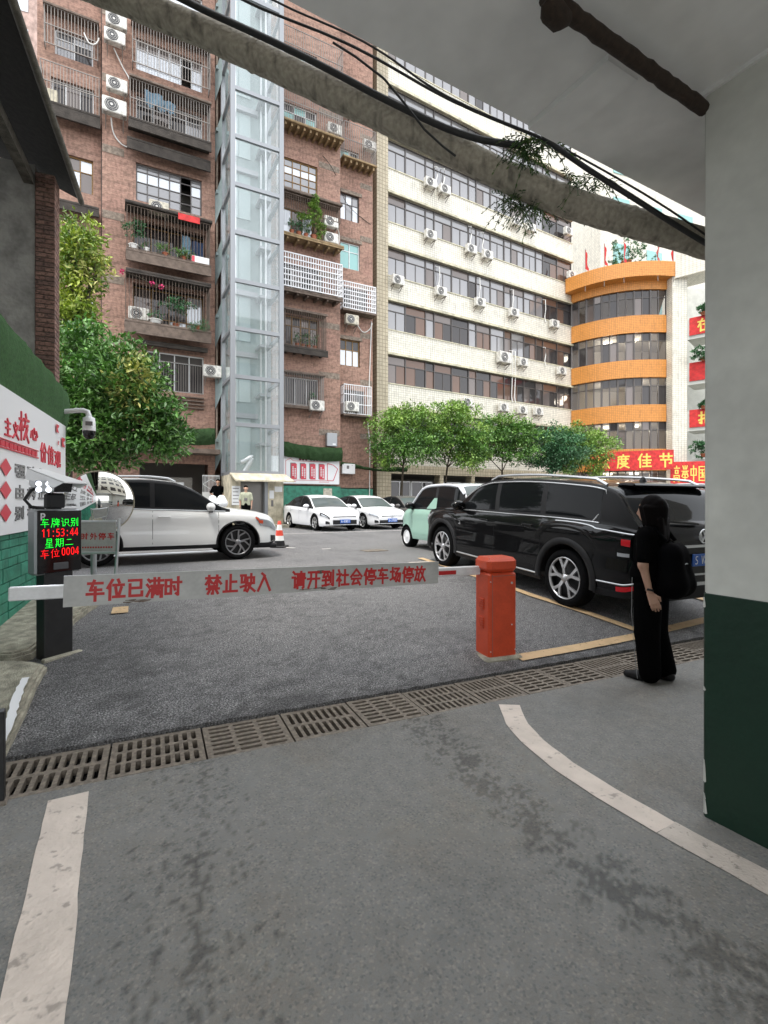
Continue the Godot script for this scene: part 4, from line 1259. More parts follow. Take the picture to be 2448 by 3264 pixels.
	balcony(g, o, 0.40, 3.9, 9.28, zA, 0.85, "slab_brown", 0.55)
	balcony(g, o, 0.45, 3.9, 11.45, zA, 0.85, "soot", 0.18)
	balcony(g, o, 0.45, 3.9, 12.28, zA, 0.85, "slab_brown", 0.5)
	balcony(g, o, 0.42, 3.95, 14.32, zA, 0.85, "soot", 0.12)
	balcony(g, o, 0.55, 3.92, 17.92, zA, 0.78, "soot", 0.45)
	balcony(g, o, 0.5, 3.92, 17.2, zA, 0.55, "soot", 0.5)
	balcony(g, o, 0.58, 3.92, 19.72, zA, 0.8, "slab_brown", 0.1)
	balcony(g, o, 0.66, 3.95, 22.5, zA, 0.6, "slab_brown", 0.1)
	balcony(g, o, 0.9, 3.8, 8.6, zA, 0.5, "soot", 0.2)
	for k in 4: bx(g, "louvre", "slab_brown", o, Vector3(2.2, 5.85 + k * 0.16, zA), Vector3(3.7, 5.90 + k * 0.16, zA + 0.14))
	bx(g, "canopy_slab", "slab_brown", o, Vector3(-2.6, 3.72, zA), Vector3(4.25, 3.92, zA + 1.1))
	bx(g, "ledge", "render_band", o, Vector3(1.3, 14.5, zA), Vector3(3.75, 14.72, zA + 0.14))
	bx(g, "signboard_panel", "banner_red", o, Vector3(2.5, 14.0, zA + 0.86), Vector3(3.4, 14.28, zA + 0.88))
	# ground floor entrance
	bx(g, "doorway", "dark_room", o, Vector3(2.2, 0.4, zA - 0.9), Vector3(3.3, 2.7, zA - 0.8))
	bx(g, "notice", "paper", o, Vector3(2.5, 2.2, zA - 0.2), Vector3(2.85, 2.45, zA - 0.19))
	mb = local_mb(o)
	mb.box(Vector3(3.55, 0.85, zA + 0.55), Vector3(4.30, 2.0, zA + 0.60))
	mb.box(Vector3(3.55, 2.72, zA + 0.55), Vector3(4.30, 2.78, zA + 0.60))
	for k in 13: mb.box(Vector3(3.56 + k * 0.06, 2.0, zA + 0.56), Vector3(3.58 + k * 0.06, 2.72, zA + 0.59))
	mb.bar(Vector3(3.57, 2.36, zA + 0.59), Vector3(3.93, 2.6, zA + 0.59), 0.03, 0.02, Vector3(0, 0, 1)); mb.bar(Vector3(3.93, 2.6, zA + 0.592), Vector3(4.28, 2.36, zA + 0.592), 0.03, 0.02, Vector3(0, 0, 1))
	mb.bar(Vector3(3.57, 2.36, zA + 0.594), Vector3(3.93, 2.12, zA + 0.594), 0.03, 0.02, Vector3(0, 0, 1)); mb.bar(Vector3(3.93, 2.12, zA + 0.596), Vector3(4.28, 2.36, zA + 0.596), 0.03, 0.02, Vector3(0, 0, 1))
	part(mb, "white_gate", M.gate_white, g)
	bx(g, "entrance_step", "concrete", o, Vector3(3.2, 0.3, zA + 0.2), Vector3(4.35, 0.85, zA + 2.2))
	# right bay
	window(g, o, HC[0], zC - 0.12, 3, [], "white_frame", ["pane_dark", "pane_mid", "pane_white"])
	window(g, o, HC[1], zC - 0.12, 4, [0.7], "wood_frame", ["pane_dark", "pane_mid"])
	window(g, o, HC[2], zC - 0.3, 4, [], "white_frame", ["pane_dark", "pane_mid"])
	window(g, o, HC[3], zC - 0.12, 3, [], "wood_frame", ["pane_white", "pane_mid"])
	window(g, o, HC[4], zC - 0.10, 5, [0.25, 0.5, 0.75], "wood_frame", ["pane_sky", "pane_white", "pane_sky"])
	window(g, o, HC[5], zC - 0.12, 3, [0.65], "white_frame", ["pane_teal", "pane_dark"])
	window(g, o, HC[6], zC - 0.12, 3, [0.65], "white_frame", ["pane_teal", "pane_dark"])
	cage(g, o, [7.7, 6.6, 9.8, 8.2], zC, 0.45, 0.12, "bar_grey", 2)
	cage(g, o, [7.7, 9.6, 9.9, 11.4], zC, 0.55, 0.12, "slab_brown", 2)
	cage(g, o, [7.5, 12.5, 10.75, 14.2], zC, 0.75, 0.135, "bar_white", 7, 0.034)
	cage(g, o, [7.5, 21.0, 10.8, 22.9], zC, 0.7, 0.12, "bar_grey", 3)
	cage(g, o, [7.5, 24.0, 10.8, 25.7], zC, 0.7, 0.12, "bar_grey", 3)
	balcony(g, o, 7.5, 10.85, 23.95, zC, 0.78, "slab_brown", 0.12, 6)
	cage(g, o, [7.5, 16.5, 10.7, 17.3], zC, 0.6, 0.12, "slab_brown", 2)
	balcony(g, o, 7.5, 10.85, 20.98, zC, 0.78, "slab_ochre", 0.12, 10)
	balcony(g, o, 7.5, 10.85, 15.22, zC, 0.78, "slab_ochre", 0.18, 6)
	balcony(g, o, 7.5, 10.8, 17.5, zC, 0.7, "slab_brown", 0.12)
	balcony(g, o, 7.5, 10.8, 12.45, zC, 0.72, "slab_brown", 0.2, 6)
	balcony(g, o, 7.6, 10.0, 9.55, zC, 0.6, "soot", 0.35, 5)
	balcony(g, o, 7.6, 10.0, 11.5, zC, 0.55, "slab_brown", 0.08)
	balcony(g, o, 7.6, 9.9, 6.55, zC, 0.5, "slab_brown", 0.15)
	balcony(g, o, 7.6, 9.9, 8.3, zC, 0.5, "slab_brown", 0.08)
	bx(g, "sill", "render_band", o, Vector3(7.4, 17.35, zC), Vector3(9.7, 17.9, zC + 0.12))
	# far right bay
	window(g, o, HD[0], zD - 0.12, 3, [], "bronze_frame", ["pane_dark", "pane_mid"])
	window(g, o, HD[1], zD - 0.12, 3, [0.62], "wood_frame", ["pane_white", "pane_mid", "pane_dark"])
	window(g, o, HD[2], zD - 0.12, 3, [], "bronze_frame", ["pane_dark", "pane_mid"])
	window(g, o, HD[3], zD - 0.12, 2, [0.68], "white_frame", ["pane_teal"])
	window(g, o, HD[4], zD - 0.12, 3, [0.62], "bronze_frame", ["pane_white", "pane_sky"])
	window(g, o, HD[5], zD - 0.12, 2, [], "white_frame", ["pane_teal", "pane_dark"])
	window(g, o, HD[6], zD - 0.12, 2, [], "white_frame", ["pane_teal", "pane_dark"])
	cage(g, o, [11.2, 20.7, 13.15, 22.6], zD, 0.6, 0.12, "bar_grey", 3)
	cage(g, o, [11.15, 12.3, 13.15, 13.75], zD, 0.6, 0.13, "bar_white", 7, 0.034)
	cage(g, o, [11.25, 6.5, 12.95, 8.1], zD, 0.45, 0.13, "bar_white", 4, 0.028)
	balcony(g, o, 11.1, 13.2, 20.68, zD, 0.68, "slab_ochre", 0.1, 6)
	balcony(g, o, 11.1, 13.2, 12.25, zD, 0.62, "slab_brown", 0.1)
	balcony(g, o, 11.2, 13.0, 6.45, zD, 0.5, "slab_brown", 0.1)
	for q in [[11.1, 16.5], [11.1, 19.2], [11.1, 10.95]]: bx(g, "lintel", "render_band", o, Vector3(q[0], q[1] - 0.2, zD), Vector3(q[0] + 1.45, q[1], zD + 0.05))
	for q in [[[0.0, 20.9, zA + 0.3], [0.35, 20.4, zA + 0.06], [0.6, 20.0, zA + 0.06], [0.62, 19.7, zA + 0.06]], [[-0.1, 17.9, zA + 0.3], [0.0, 17.4, zA + 0.08], [0.3, 17.05, zA + 0.06], [0.55, 17.0, zA + 0.06]], [[0.5, 22.3, zA + 0.5], [0.8, 22.6, zA + 0.3], [1.2, 22.5, zA + 0.2]], [[12.1, 11.6, zD + 0.3], [12.6, 11.3, zD + 0.05], [13.0, 11.5, zD + 0.05], [13.2, 11.9, zD + 0.05]], [[10.6, 16.3, zC + 0.4], [10.85, 16.1, zC + 0.1], [10.8, 15.5, zC + 0.1]], [[-1.1, 21.3, zB + 0.4], [-0.9, 20.9, zB + 0.45], [-0.65, 21.0, zB + 0.45], [-0.55, 21.3, zB + 0.42]], [[9.9, 20.2, zC + 0.05], [10.6, 19.5, zC + 0.05], [11.6, 18.4, zD + 0.05], [13.1, 17.6, zD + 0.05]]]:
		mb = local_mb(o)
		var cv := Curve3D.new()
		for i in q.size():
			var a := Vector3(q[mini(i + 1, q.size() - 1)][0], q[mini(i + 1, q.size() - 1)][1], q[mini(i + 1, q.size() - 1)][2])
			var b := Vector3(q[maxi(i - 1, 0)][0], q[maxi(i - 1, 0)][1], q[maxi(i - 1, 0)][2])
			cv.add_point(Vector3(q[i][0], q[i][1], q[i][2]), (b - a) * 0.2, (a - b) * 0.2)
		var pp := []
		for i in 16: pp.append(cv.sample_baked(cv.get_baked_length() * i / 15.0))
		mb.tube(pp, 0.028 if q[0][1] < 20.15 or q[0][1] > 20.25 else 0.014, 6)
		part(mb, "hose", M.pot_white if q[0][1] < 20.15 or q[0][1] > 20.25 else M.cable_black, g)
	# painted base and fittings at the ground
	bx(g, "painted_base", "green_paint", o, Vector3(5.6, 0.3, zC - 0.3), Vector3(10.95, 2.40, zC + 0.02))
	bx(g, "painted_base", "green_paint", o, Vector3(10.95, 0.3, zD - 0.3), Vector3(13.25, 2.30, zD + 0.02))
	bx(g, "base_panel", "ac_cream", o, Vector3(9.95, 1.0, zC + 0.02), Vector3(10.45, 2.28, zC + 0.035))
	bx(g, "plinth", "concrete_dark", o, Vector3(5.6, 0.3, zC + 0.02), Vector3(10.95, 0.75, zC + 0.05))
	# far pink house at the left and dark gap at the right
	var ph := thing("pink_house", "pink house front beyond the brick block, at the upper left corner", "building", Vector3(-30, 0, -40), 20)
	mb = MB.new(); mb.box(Vector3(-6, 0, -6), Vector3(2.1, 44, 0)); part(mb, "wall", M.pink_wall, ph)
	for k in 8:
		mb = MB.new(); mb.box(Vector3(0.2, 20 + k * 3.0, 0.01), Vector3(1.4, 21.6 + k * 3.0, 0.05)); part(mb, "window", M.pane_white, ph)
	# wall hung boxes
	var t := thing("meter_box", "grey electric box above the green drape on brick", "electric box", Vector3(10.37, 4.55, zC + 0.13).rotated(Vector3.UP, deg_to_rad(28.3)), 28.3)
	mb = MB.new(); mb.bev(Vector3(-0.3, 0, -0.13), Vector3(0.3, 0.72, 0.13), 0.02); part(mb, "case", M.grey_metal, t)
	mb = MB.new(); mb.box(Vector3(0.02, 0.06, 0.131), Vector3(0.2, 0.16, 0.136)); part(mb, "label_plate", M.paper, t)
	t = thing("electric_box", "white electric box on bare brick right of the notice board", "electric box", Vector3(11.55, 3.12, zD + 0.2).rotated(Vector3.UP, deg_to_rad(28.3)), 28.3)
	mb = MB.new(); mb.bev(Vector3(-0.4, 0, -0.2), Vector3(0.4, 0.56, 0.2), 0.02); part(mb, "case", M.board_white, t)
	mb = MB.new(); mb.box(Vector3(-0.12, 0.28, 0.201), Vector3(0.02, 0.46, 0.206)); part(mb, "meter_window", M.ink, t)
	# notice board with red panels
	t = thing("notice_board", "white notice board with four red panels above green paint", "notice board", Vector3(9.3, 2.5, zC + 0.06).rotated(Vector3.UP, deg_to_rad(28.3)), 28.3)
	mb = MB.new(); mb.bev(Vector3(-2.3, 0, -0.03), Vector3(1.56, 1.42, 0.02), 0.01); part(mb, "panel", M.board_white, t)
	for k in 4:
		var x := -1.16 + k * 0.52
		mb = MB.new(); mb.box(Vector3(x - 0.05, 0.28, 0.021), Vector3(x + 0.24, 1.10, 0.026)); var pr := part(mb, "red_panel", M.ink, t)
		mb = MB.new(); mb.box(Vector3(x, 0.25, 0.027), Vector3(x + 0.30, 1.06, 0.034)); part(mb, "red_face", M.red_letter, pr)
		mb = MB.new()
		for j in 6:
			mb.box(Vector3(x + 0.06, 0.42 + j * 0.085, 0.035), Vector3(x + 0.13, 0.48 + j * 0.085, 0.038))
			mb.box(Vector3(x + 0.18, 0.33 + j * 0.085, 0.035), Vector3(x + 0.25, 0.39 + j * 0.085, 0.038))
		part(mb, "lettering", M.paper, pr)
	mb = MB.new()
	for q in [[-1.45, 0.2, -1.45, 1.2], [-1.45, 1.2, -1.2, 1.32], [-1.2, 1.32, -1.05, 1.2], [-1.05, 1.2, 0.75, 1.2], [-1.35, 0.12, -0.9, 0.12], [0.4, 0.12, 0.95, 0.12], [-1.3, 0.2, 0.85, 0.2]]:
		mb.bar(Vector3(q[0], q[1], 0.025), Vector3(q[2], q[3], 0.025), 0.02, 0.008, Vector3(0, 0, 1))
	var fan := [Vector3(0.86, 0.2, 0), Vector3(0.86, 1.12, 0), Vector3(1.2, 1.05, 0), Vector3(1.46, 0.85, 0), Vector3(1.2, 0.2, 0), Vector3(0.86, 0.2, 0)]
	for k in 5: mb.bar(fan[k] + Vector3(0, 0, 0.026), fan[k + 1] + Vector3(0, 0, 0.026), 0.035, 0.008, Vector3(0, 0, 1))
	part(mb, "red_outline", M.red_letter, t)
	for k in 6:
		mb = MB.new(); mb.X = Transform3D(Basis(Vector3.RIGHT, PI / 2), Vector3(-0.68 + k * 0.17 + (0.1 if k > 2 else 0.0), 1.30, 0.022))
		mb.lathe([Vector2(0, 0.006), Vector2(0.07, 0.006), Vector2(0.07, 0)], 12, false); part(mb, "title_dot", M.purple_dot, t)
	# turf rolled along the wall
	for q in [[7.5, 10.95, 3.95, 4.75, zC + 0.25, "green artificial turf sagging above the notice board"], [10.95, 15.4, 3.55, 4.05, zD + 0.25, "narrow strip of green turf strung from drape to trees"], [1.6, 4.1, 4.2, 4.85, zA + 0.6, "dark green turf under the brick block's first floor"]]:
		t = thing("turf_drape", q[5], "cloth", Vector3((q[0] + q[1]) / 2, q[2], q[4]).rotated(Vector3.UP, deg_to_rad(28.3)), 28.3)
		mb = MB.new()
		var fn := FastNoiseLite.new()
		fn.seed = 17; fn.frequency = 0.8
		var rows := []
		var l: float = q[1] - q[0]
		for i in 50:
			var f := i / 49.0
			var x: float = -l / 2 + l * f
			var r := PackedVector3Array()
			var thin: float = (0.28 + 0.1 * sin(f * 9.0)) if q[0] > 10.0 else 1.0
			for k in 12:
				var a := k / 11.0
				var sag: float = -0.10 * sin(f * PI) - 0.2 * f * (1.0 if q[0] > 7.0 else 0.0)
				r.append(Vector3(x, 0.75 * thin * (1.0 - a) + sag + 0.04 * fn.get_noise_2d(x * 2, a), 0.12 * sin(a * PI) + 0.09 * fn.get_noise_2d(x * 3.0, a * 1.5)))
			rows.append(r)
		mb.grid(rows)
		part(mb, "cloth", M.turf_dark, t)

func build_lift() -> void:
	var o := Vector3(5.57, 0, -22.0)
	var g := thing("glass_lift_shaft", "glass lift shaft with grey steel frame in front of brick", "lift shaft", o.rotated(Vector3.UP, deg_to_rad(28.3)), 28.3)
	var u0 := 4.40
	var u1 := 6.74
	var z0 := -22.0
	var z1 := -24.3
	var top := 27.5
	for q in [[u0, z0 - 0.2], [u1 - 0.2, z0 - 0.2], [u0, z1], [u1 - 0.2, z1]]:
		var mb := local_mb(o)
		mb.bev(Vector3(q[0], 2.75, q[1]), Vector3(q[0] + 0.2, top, q[1] + 0.2), 0.012)
		part(mb, "column", M.steel_frame, g)
	var ys := []
	for k in 13: ys.append(2.83 + k * 2.07)
	for k in ys.size() - 1:
		var y: float = ys[k]
		var mb := local_mb(o)
		mb.box(Vector3(u0 + 0.2, y - 0.08, z0 - 0.16), Vector3(u1 - 0.2, y + 0.08, z0 - 0.02))
		mb.box(Vector3(u0 + 0.03, y - 0.07, z1 + 0.2), Vector3(u0 + 0.16, y + 0.07, z0 - 0.2))
		mb.box(Vector3(u1 - 0.16, y - 0.07, z1 + 0.2), Vector3(u1 - 0.03, y + 0.07, z0 - 0.2))
		part(mb, "beam", M.steel_frame, g)
		var ya := y + 0.08
		var yb: float = ys[k + 1] - 0.08
		for q in [[Vector3(u0 + 0.2, ya, z0 - 0.09), Vector3(u1 - 0.2, yb, z0 - 0.078)], [Vector3(u0 + 0.09, ya, z1 + 0.2), Vector3(u0 + 0.102, yb, z0 - 0.2)], [Vector3(u1 - 0.102, ya, z1 + 0.2), Vector3(u1 - 0.09, yb, z0 - 0.2)]]:
			var pm := local_mb(o)
			pm.box(q[0], q[1])
			part(pm, "pane", M.shaft_glass, g)
	# landing doors at the back and guide rails
	bx(g, "back_wall", "shaft_wall", o, Vector3(u0 + 0.2, 0.4, z1 + 0.01), Vector3(u1 - 0.2, top, z1 + 0.08))
	for k in 9:
		var y := 3.4 + k * 2.9
		bx(g, "landing_door", "shaft_door", o, Vector3(u0 + 0.28, y, z1 + 0.08), Vector3(u0 + 0.80, y + 2.1, z1 + 0.12))
		bx(g, "landing_door", "shaft_door", o, Vector3(u0 + 0.82, y, z1 + 0.081), Vector3(u0 + 1.36, y + 2.1, z1 + 0.121))
		bx(g, "door_header", "steel_frame", o, Vector3(u0 + 0.22, y + 2.12, z1 + 0.08), Vector3(u0 + 1.7, y + 2.35, z1 + 0.28))
	var rm := local_mb(o)
	for q in [[u1 - 0.62, z1 + 0.5], [u1 - 0.50, z1 + 0.9], [u1 - 0.40, z1 + 0.6], [u0 + 0.35, z1 + 1.4]]:
		rm.box(Vector3(q[0], 2.9, q[1]), Vector3(q[0] + 0.06, top, q[1] + 0.08))
	part(rm, "guide_rail", M.silver, g)
	for k in 10:
		bx(g, "rail_bracket", "steel_frame", o, Vector3(u1 - 0.75, 4.2 + k * 2.3, z1 + 0.1), Vector3(u1 - 0.2, 4.32 + k * 2.3, z1 + 0.95))
	var dm := local_mb(o)
	var pts := []
	for i in 22: pts.append(Vector3(u0 + 0.75 + 0.32 * sin(i * 0.18), 2.9 + i * 0.035 + 0.35 * sin(i * 0.2), z0 - 0.7))
	dm.tube(pts, 0.11, 10)
	part(dm, "duct_hose", M.silver, g)
	# machine base
	var mb := local_mb(o)
	mb.box(Vector3(u0 + 0.02, 0.3, z1), Vector3(u0 + 0.42, 2.75, z0 - 0.02)); mb.box(Vector3(u1 - 0.72, 0.3, z1), Vector3(u1 - 0.02, 2.75, z0 - 0.021))
	mb.box(Vector3(u0 + 0.42, 2.5, z1), Vector3(u1 - 0.72, 2.75, z0 - 0.022))
	part(mb, "base", M.elev_base, g)
	bx(g, "lift_door", "elev_door", o, Vector3(u0 + 0.42, 0.4, z0 - 0.35), Vector3(u1 - 0.72, 2.5, z0 - 0.3))
	bx(g, "door_frame", "steel_frame", o, Vector3(u1 - 0.86, 0.4, z0 - 0.30), Vector3(u1 - 0.721, 2.5, z0 - 0.03))
	mb = local_mb(o)
	var c := [Vector3(u0 - 0.05, 2.80, z0 + 0.0), Vector3(u1 + 0.05, 2.80, z0 + 0.0), Vector3(u1 + 0.30, 2.48, z0 + 0.55), Vector3(u0 + 0.10, 2.48, z0 + 0.55)]
	mb.quad(c[3], c[2], c[1], c[0]); mb.quad(c[0] - Vector3(0, 0.06, 0), c[1] - Vector3(0, 0.06, 0), c[2] - Vector3(0, 0.06, 0), c[3] - Vector3(0, 0.06, 0))
	mb.quad(c[3] - Vector3(0, 0.06, 0), c[2] - Vector3(0, 0.06, 0), c[2], c[3])
	mb.quad(c[2] - Vector3(0, 0.06, 0), c[1] - Vector3(0, 0.06, 0), c[1], c[2])
	mb.box(Vector3(u0, 2.72, z0 - 0.3), Vector3(u1, 2.79, z0 - 0.01))
	part(mb, "canopy", M.elev_base, g)
	bx(g, "step", "concrete", o, Vector3(u0 - 0.2, 0.25, z0 - 0.4), Vector3(u1 + 0.95, 0.55, z0 + 0.75))
	# posters
	for q in [["poster", u0 + 0.05, 1.42, 0.36, 0.82, "paper"], ["paper_notice", u1 - 0.66, 1.70, 0.20, 0.36, "paper"], ["paper_notice", u1 - 0.42, 2.0, 0.34, 0.24, "paper"], ["call_panel", u1 - 0.58, 1.35, 0.10, 0.28, "ink"]]:
		mb = local_mb(o)
		mb.box(Vector3(q[1], q[2], z0 - 0.02), Vector3(q[1] + q[3], q[2] + q[4], z0 - 0.008))
		var p := part(mb, q[0], M[q[5]], g)
		if q[0] == "poster":
			mb = local_mb(o)
			for k in 5: mb.box(Vector3(q[1] + 0.04, q[2] + 0.1 + k * 0.15, z0 - 0.008), Vector3(q[1] + 0.30 - 0.03 * (k % 2), q[2] + 0.13 + k * 0.15, z0 - 0.005))
			part(mb, "print", M.ink, p)
	# white bridges between shaft and block, one at each storey
	for k in 8:
		var y := 4.6 + k * 2.9
		mb = local_mb(o)
		var q0 := Vector3(u0 - 0.18, y, z1 + 0.1)
		mb.quad(Vector3(u0 - 0.20, y - 1.6, -24.55), Vector3(u0 + 0.02, y - 0.9, z1 + 0.3), Vector3(u0 + 0.02, y + 0.5, z1 + 0.3), Vector3(u0 - 0.20, y - 0.2, -24.55))
		mb.box(Vector3(u0 - 0.2, y - 0.25, -24.9), Vector3(u0 + 0.6, y - 0.1, z1 + 0.02))
		part(mb, "bridge_panel", M.shaft_wall, g)

func build_white() -> void:
	var ry := 31.8
	var zW := -25.82
	var o := Vector3(24, 0, zW)
	var g := thing("white_tile_office_block", "cream tiled office block with long window strips behind the trees", "building", o.rotated(Vector3.UP, deg_to_rad(ry)), ry)
	var u0 := 16.24
	var u1 := 33.5
	var mul := [16.24, 17.65, 19.21, 19.9, 21.36, 22.83, 23.52, 24.84, 26.17, 26.87, 28.16, 29.43, 30.22, 31.8, 33.45]
	bx(g, "core", "dark_room", o, Vector3(u0, 3.9, zW - 9), Vector3(u1 - 0.1, 31.4, zW - 0.9))  # unseen box behind the window strips, added to stop light
	bx(g, "roof", "cream_trim", o, Vector3(u0, 31.41, zW - 9), Vector3(u1, 31.5, zW - 0.31))  # unseen slab, added to shut sky light out behind the front
	bx(g, "corner_pier", "pier_beige", o, Vector3(15.45, 0.2, zW - 3), Vector3(u0 - 0.002, 31.4, zW + 0.10))
	bx(g, "gap_wall", "brick_plain", o, Vector3(13.2, 0, zW - 4), Vector3(15.6, 26, zW - 3.6))
	var floors := 8
	rng.seed = 41
	for k in floors:
		var wb := 5.5 + 3.28 * k
		var wt := wb + 1.75
		bx(g, "spandrel", "tile_cream", o, Vector3(u0, wb - 1.53 if k else 3.84, zW - 0.3), Vector3(u1, wb, zW))
		bx(g, "trim", "cream_trim", o, Vector3(u0, wt, zW - 0.05), Vector3(u1, wt + 0.14, zW + 0.13))
		bx(g, "sill", "cream_trim", o, Vector3(u0, wb - 0.03, zW + 0.002), Vector3(u1, wb + 0.03, zW + 0.04))
		var fm := local_mb(o)
		fm.box(Vector3(u0, wb + 0.03, zW - 0.2), Vector3(u1, wb + 0.08, zW - 0.1)); fm.box(Vector3(u0, wt - 0.05, zW - 0.2), Vector3(u1, wt, zW - 0.1))
		fm.box(Vector3(u0, wb + 1.18, zW - 0.19), Vector3(u1, wb + 1.23, zW - 0.11))
		for i in mul.size():
			var u: float = mul[i]
			fm.box(Vector3(u - 0.035, wb + 0.08, zW - 0.2), Vector3(u + 0.035, wt - 0.05, zW - 0.09))
			if i < mul.size() - 1 and mul[i + 1] - u > 1.0:
				var m: float = (u + mul[i + 1]) / 2
				fm.box(Vector3(m - 0.022, wb + 0.08, zW - 0.19), Vector3(m + 0.022, wb + 1.18, zW - 0.12))
		var fr := part(fm, "window_frame", M.bronze_frame, g)
		var back := local_mb(o)
		back.box(Vector3(u0, wb - 0.3, zW - 0.85), Vector3(u1, wt + 0.4, zW - 0.75))
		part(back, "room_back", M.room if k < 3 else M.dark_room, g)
		for i in mul.size() - 1:
			var a: float = mul[i] + 0.03
			var b: float = mul[i + 1] - 0.03
			var m := (a + b) / 2
			var cells := [[a, b, wb + 1.22, wt - 0.04]]
			if b - a > 1.0: cells.append_array([[a, m, wb + 0.07, wb + 1.19], [m, b, wb + 0.07, wb + 1.19]])
			else: cells.append([a, b, wb + 0.07, wb + 1.19])
			var brown := k < 3 and (k < 2 or rng.randf() < 0.55 or i > 10)
			if i > 11 and k < 6: brown = true
			for c in cells.size():
				var q: Array = cells[c]
				var r := rng.randf()
				var mt := "pane_sky"
				if brown: mt = ["pane_brown", "pane_mid", "pane_dark", "pane_brown", "pane_dark"][int(r * 5)]
				elif r < 0.05 and c: mt = "pane_dark"
				elif r < 0.12: mt = "pane_mid"
				var pm := local_mb(o)
				var tl := rng.randf_range(-0.008, 0.008)
				pm.quad(Vector3(q[0], q[2], zW - 0.15 + tl), Vector3(q[1], q[2], zW - 0.15 - tl), Vector3(q[1], q[3], zW - 0.15 - tl), Vector3(q[0], q[3], zW - 0.15 + tl))
				part(pm, "pane", M[mt], fr)
				if brown and c and mt == "pane_brown" and rng.randf() < 0.5: pass
	bx(g, "parapet", "tile_cream", o, Vector3(u0, 5.5 + 3.28 * floors - 1.39, zW - 0.3), Vector3(u1, 32.5, zW))
	# ground floor: deep dark shop front with white framed doors
	bx(g, "lintel", "pier_beige", o, Vector3(u0, 3.30, zW - 0.6), Vector3(u1, 3.835, zW + 0.02))
	bx(g, "shop_back", "dark_room", o, Vector3(u0, 0, zW - 6.2), Vector3(u1, 3.3, zW - 6.0))
	bx(g, "shop_ceiling", "dark_room", o, Vector3(u0, 3.301, zW - 9), Vector3(u1, 3.5, zW - 0.601))
	bx(g, "shop_side", "dark_room", o, Vector3(u1, 0, zW - 6.2), Vector3(u1 + 0.2, 3.3, zW - 0.3))
	for u in [16.24, 20.3, 23.0, 27.0, 30.8]: bx(g, "pillar", "pier_beige", o, Vector3(u, 0.2, zW - 0.6), Vector3(u + 0.28, 3.3, zW + 0.01))
	for u in [16.55, 18.3, 20.7, 23.5, 25.2, 27.5]:
		var dm := local_mb(o)
		for x in [0.0, 0.82, 1.62]: dm.box(Vector3(u + x - 0.03, 0.4, zW - 0.42), Vector3(u + x + 0.03, 2.85, zW - 0.36))
		dm.box(Vector3(u, 2.79, zW - 0.42), Vector3(u + 1.62, 2.86, zW - 0.35))
		var d := part(dm, "shop_door", M.white_frame, g)
		for x in [0.03, 0.85]:
			var pm := local_mb(o)
			pm.box(Vector3(u + x, 0.4, zW - 0.40), Vector3(u + x + 0.76, 2.79, zW - 0.39))
			part(pm, "pane", M.pane_dark, d)
	# condenser pipes running up the front
	for q in [[20.0, 21.9, 23.2], [20.6, 21.9, 23.3], [22.9, 18.8, 20.2], [24.0, 18.8, 20.1], [20.2, 15.3, 16.8], [23.7, 15.3, 16.9], [26.9, 15.1, 16.8], [30.3, 15.1, 16.8], [26.8, 8.7, 12.4], [27.1, 8.7, 12.4], [30.3, 11.8, 13.2]]:
		var pm := local_mb(o)
		pm.tube([Vector3(q[0], q[1], zW + 0.08), Vector3(q[0] - 0.05, q[1] + 0.4, zW + 0.04), Vector3(q[0] + 0.06, lerpf(q[1], q[2], 0.6), zW + 0.03), Vector3(q[0], q[2], zW + 0.05), Vector3(q[0] - 0.12, q[2] + 0.03, zW - 0.1)], 0.035, 6)
		part(pm, "coolant_pipe", M.pot_white, g)
	# air conditioners
	var L0 := "white air conditioner on the cream block, "
	var A := [[19.27, 21.5, "left of the pair in the top visible band"], [20.44, 21.45, "right of the pair in the top visible band"], [19.29, 18.2, "boxy one alone in the second visible band"], [22.69, 18.2, "left of the pair in the second visible band"], [24.17, 18.2, "right of the pair in the second visible band"], [27.0, 21.3, "left one under the hanging ferns"], [28.42, 21.3, "right one under the hanging ferns"], [16.8, 14.75, "leftmost in the third band, next to the pier"], [20.13, 14.8, "second from the pier in the third band"], [23.48, 14.8, "third from the pier in the third band"], [26.71, 14.75, "fourth from the pier in the third band"], [31.02, 14.75, "last of the third band, near the orange bay"], [25.75, 11.3, "the largest, in the fourth band"], [27.63, 11.35, "just right of the largest one"], [31.84, 11.3, "small, fourth band, near the orange bay"], [22.36, 7.9, "leftmost over the treetops"], [25.69, 7.9, "second over the treetops"], [27.57, 7.9, "third over the treetops"], [29.25, 7.95, "rightmost over the treetops"], [33.0, 18.9, "beside the orange cornice"], [32.6, 22.2, "on the ledge near the red flags"]]
	for i in A.size():
		put_ac(ac0, A[i][0], A[i][1], zW + 0.3, ry, L0 + A[i][2], 1.35 if i == 12 else 1.0, i == 0)
	# brick block units
	var zz := [-24.6, -25.4, -26.0]
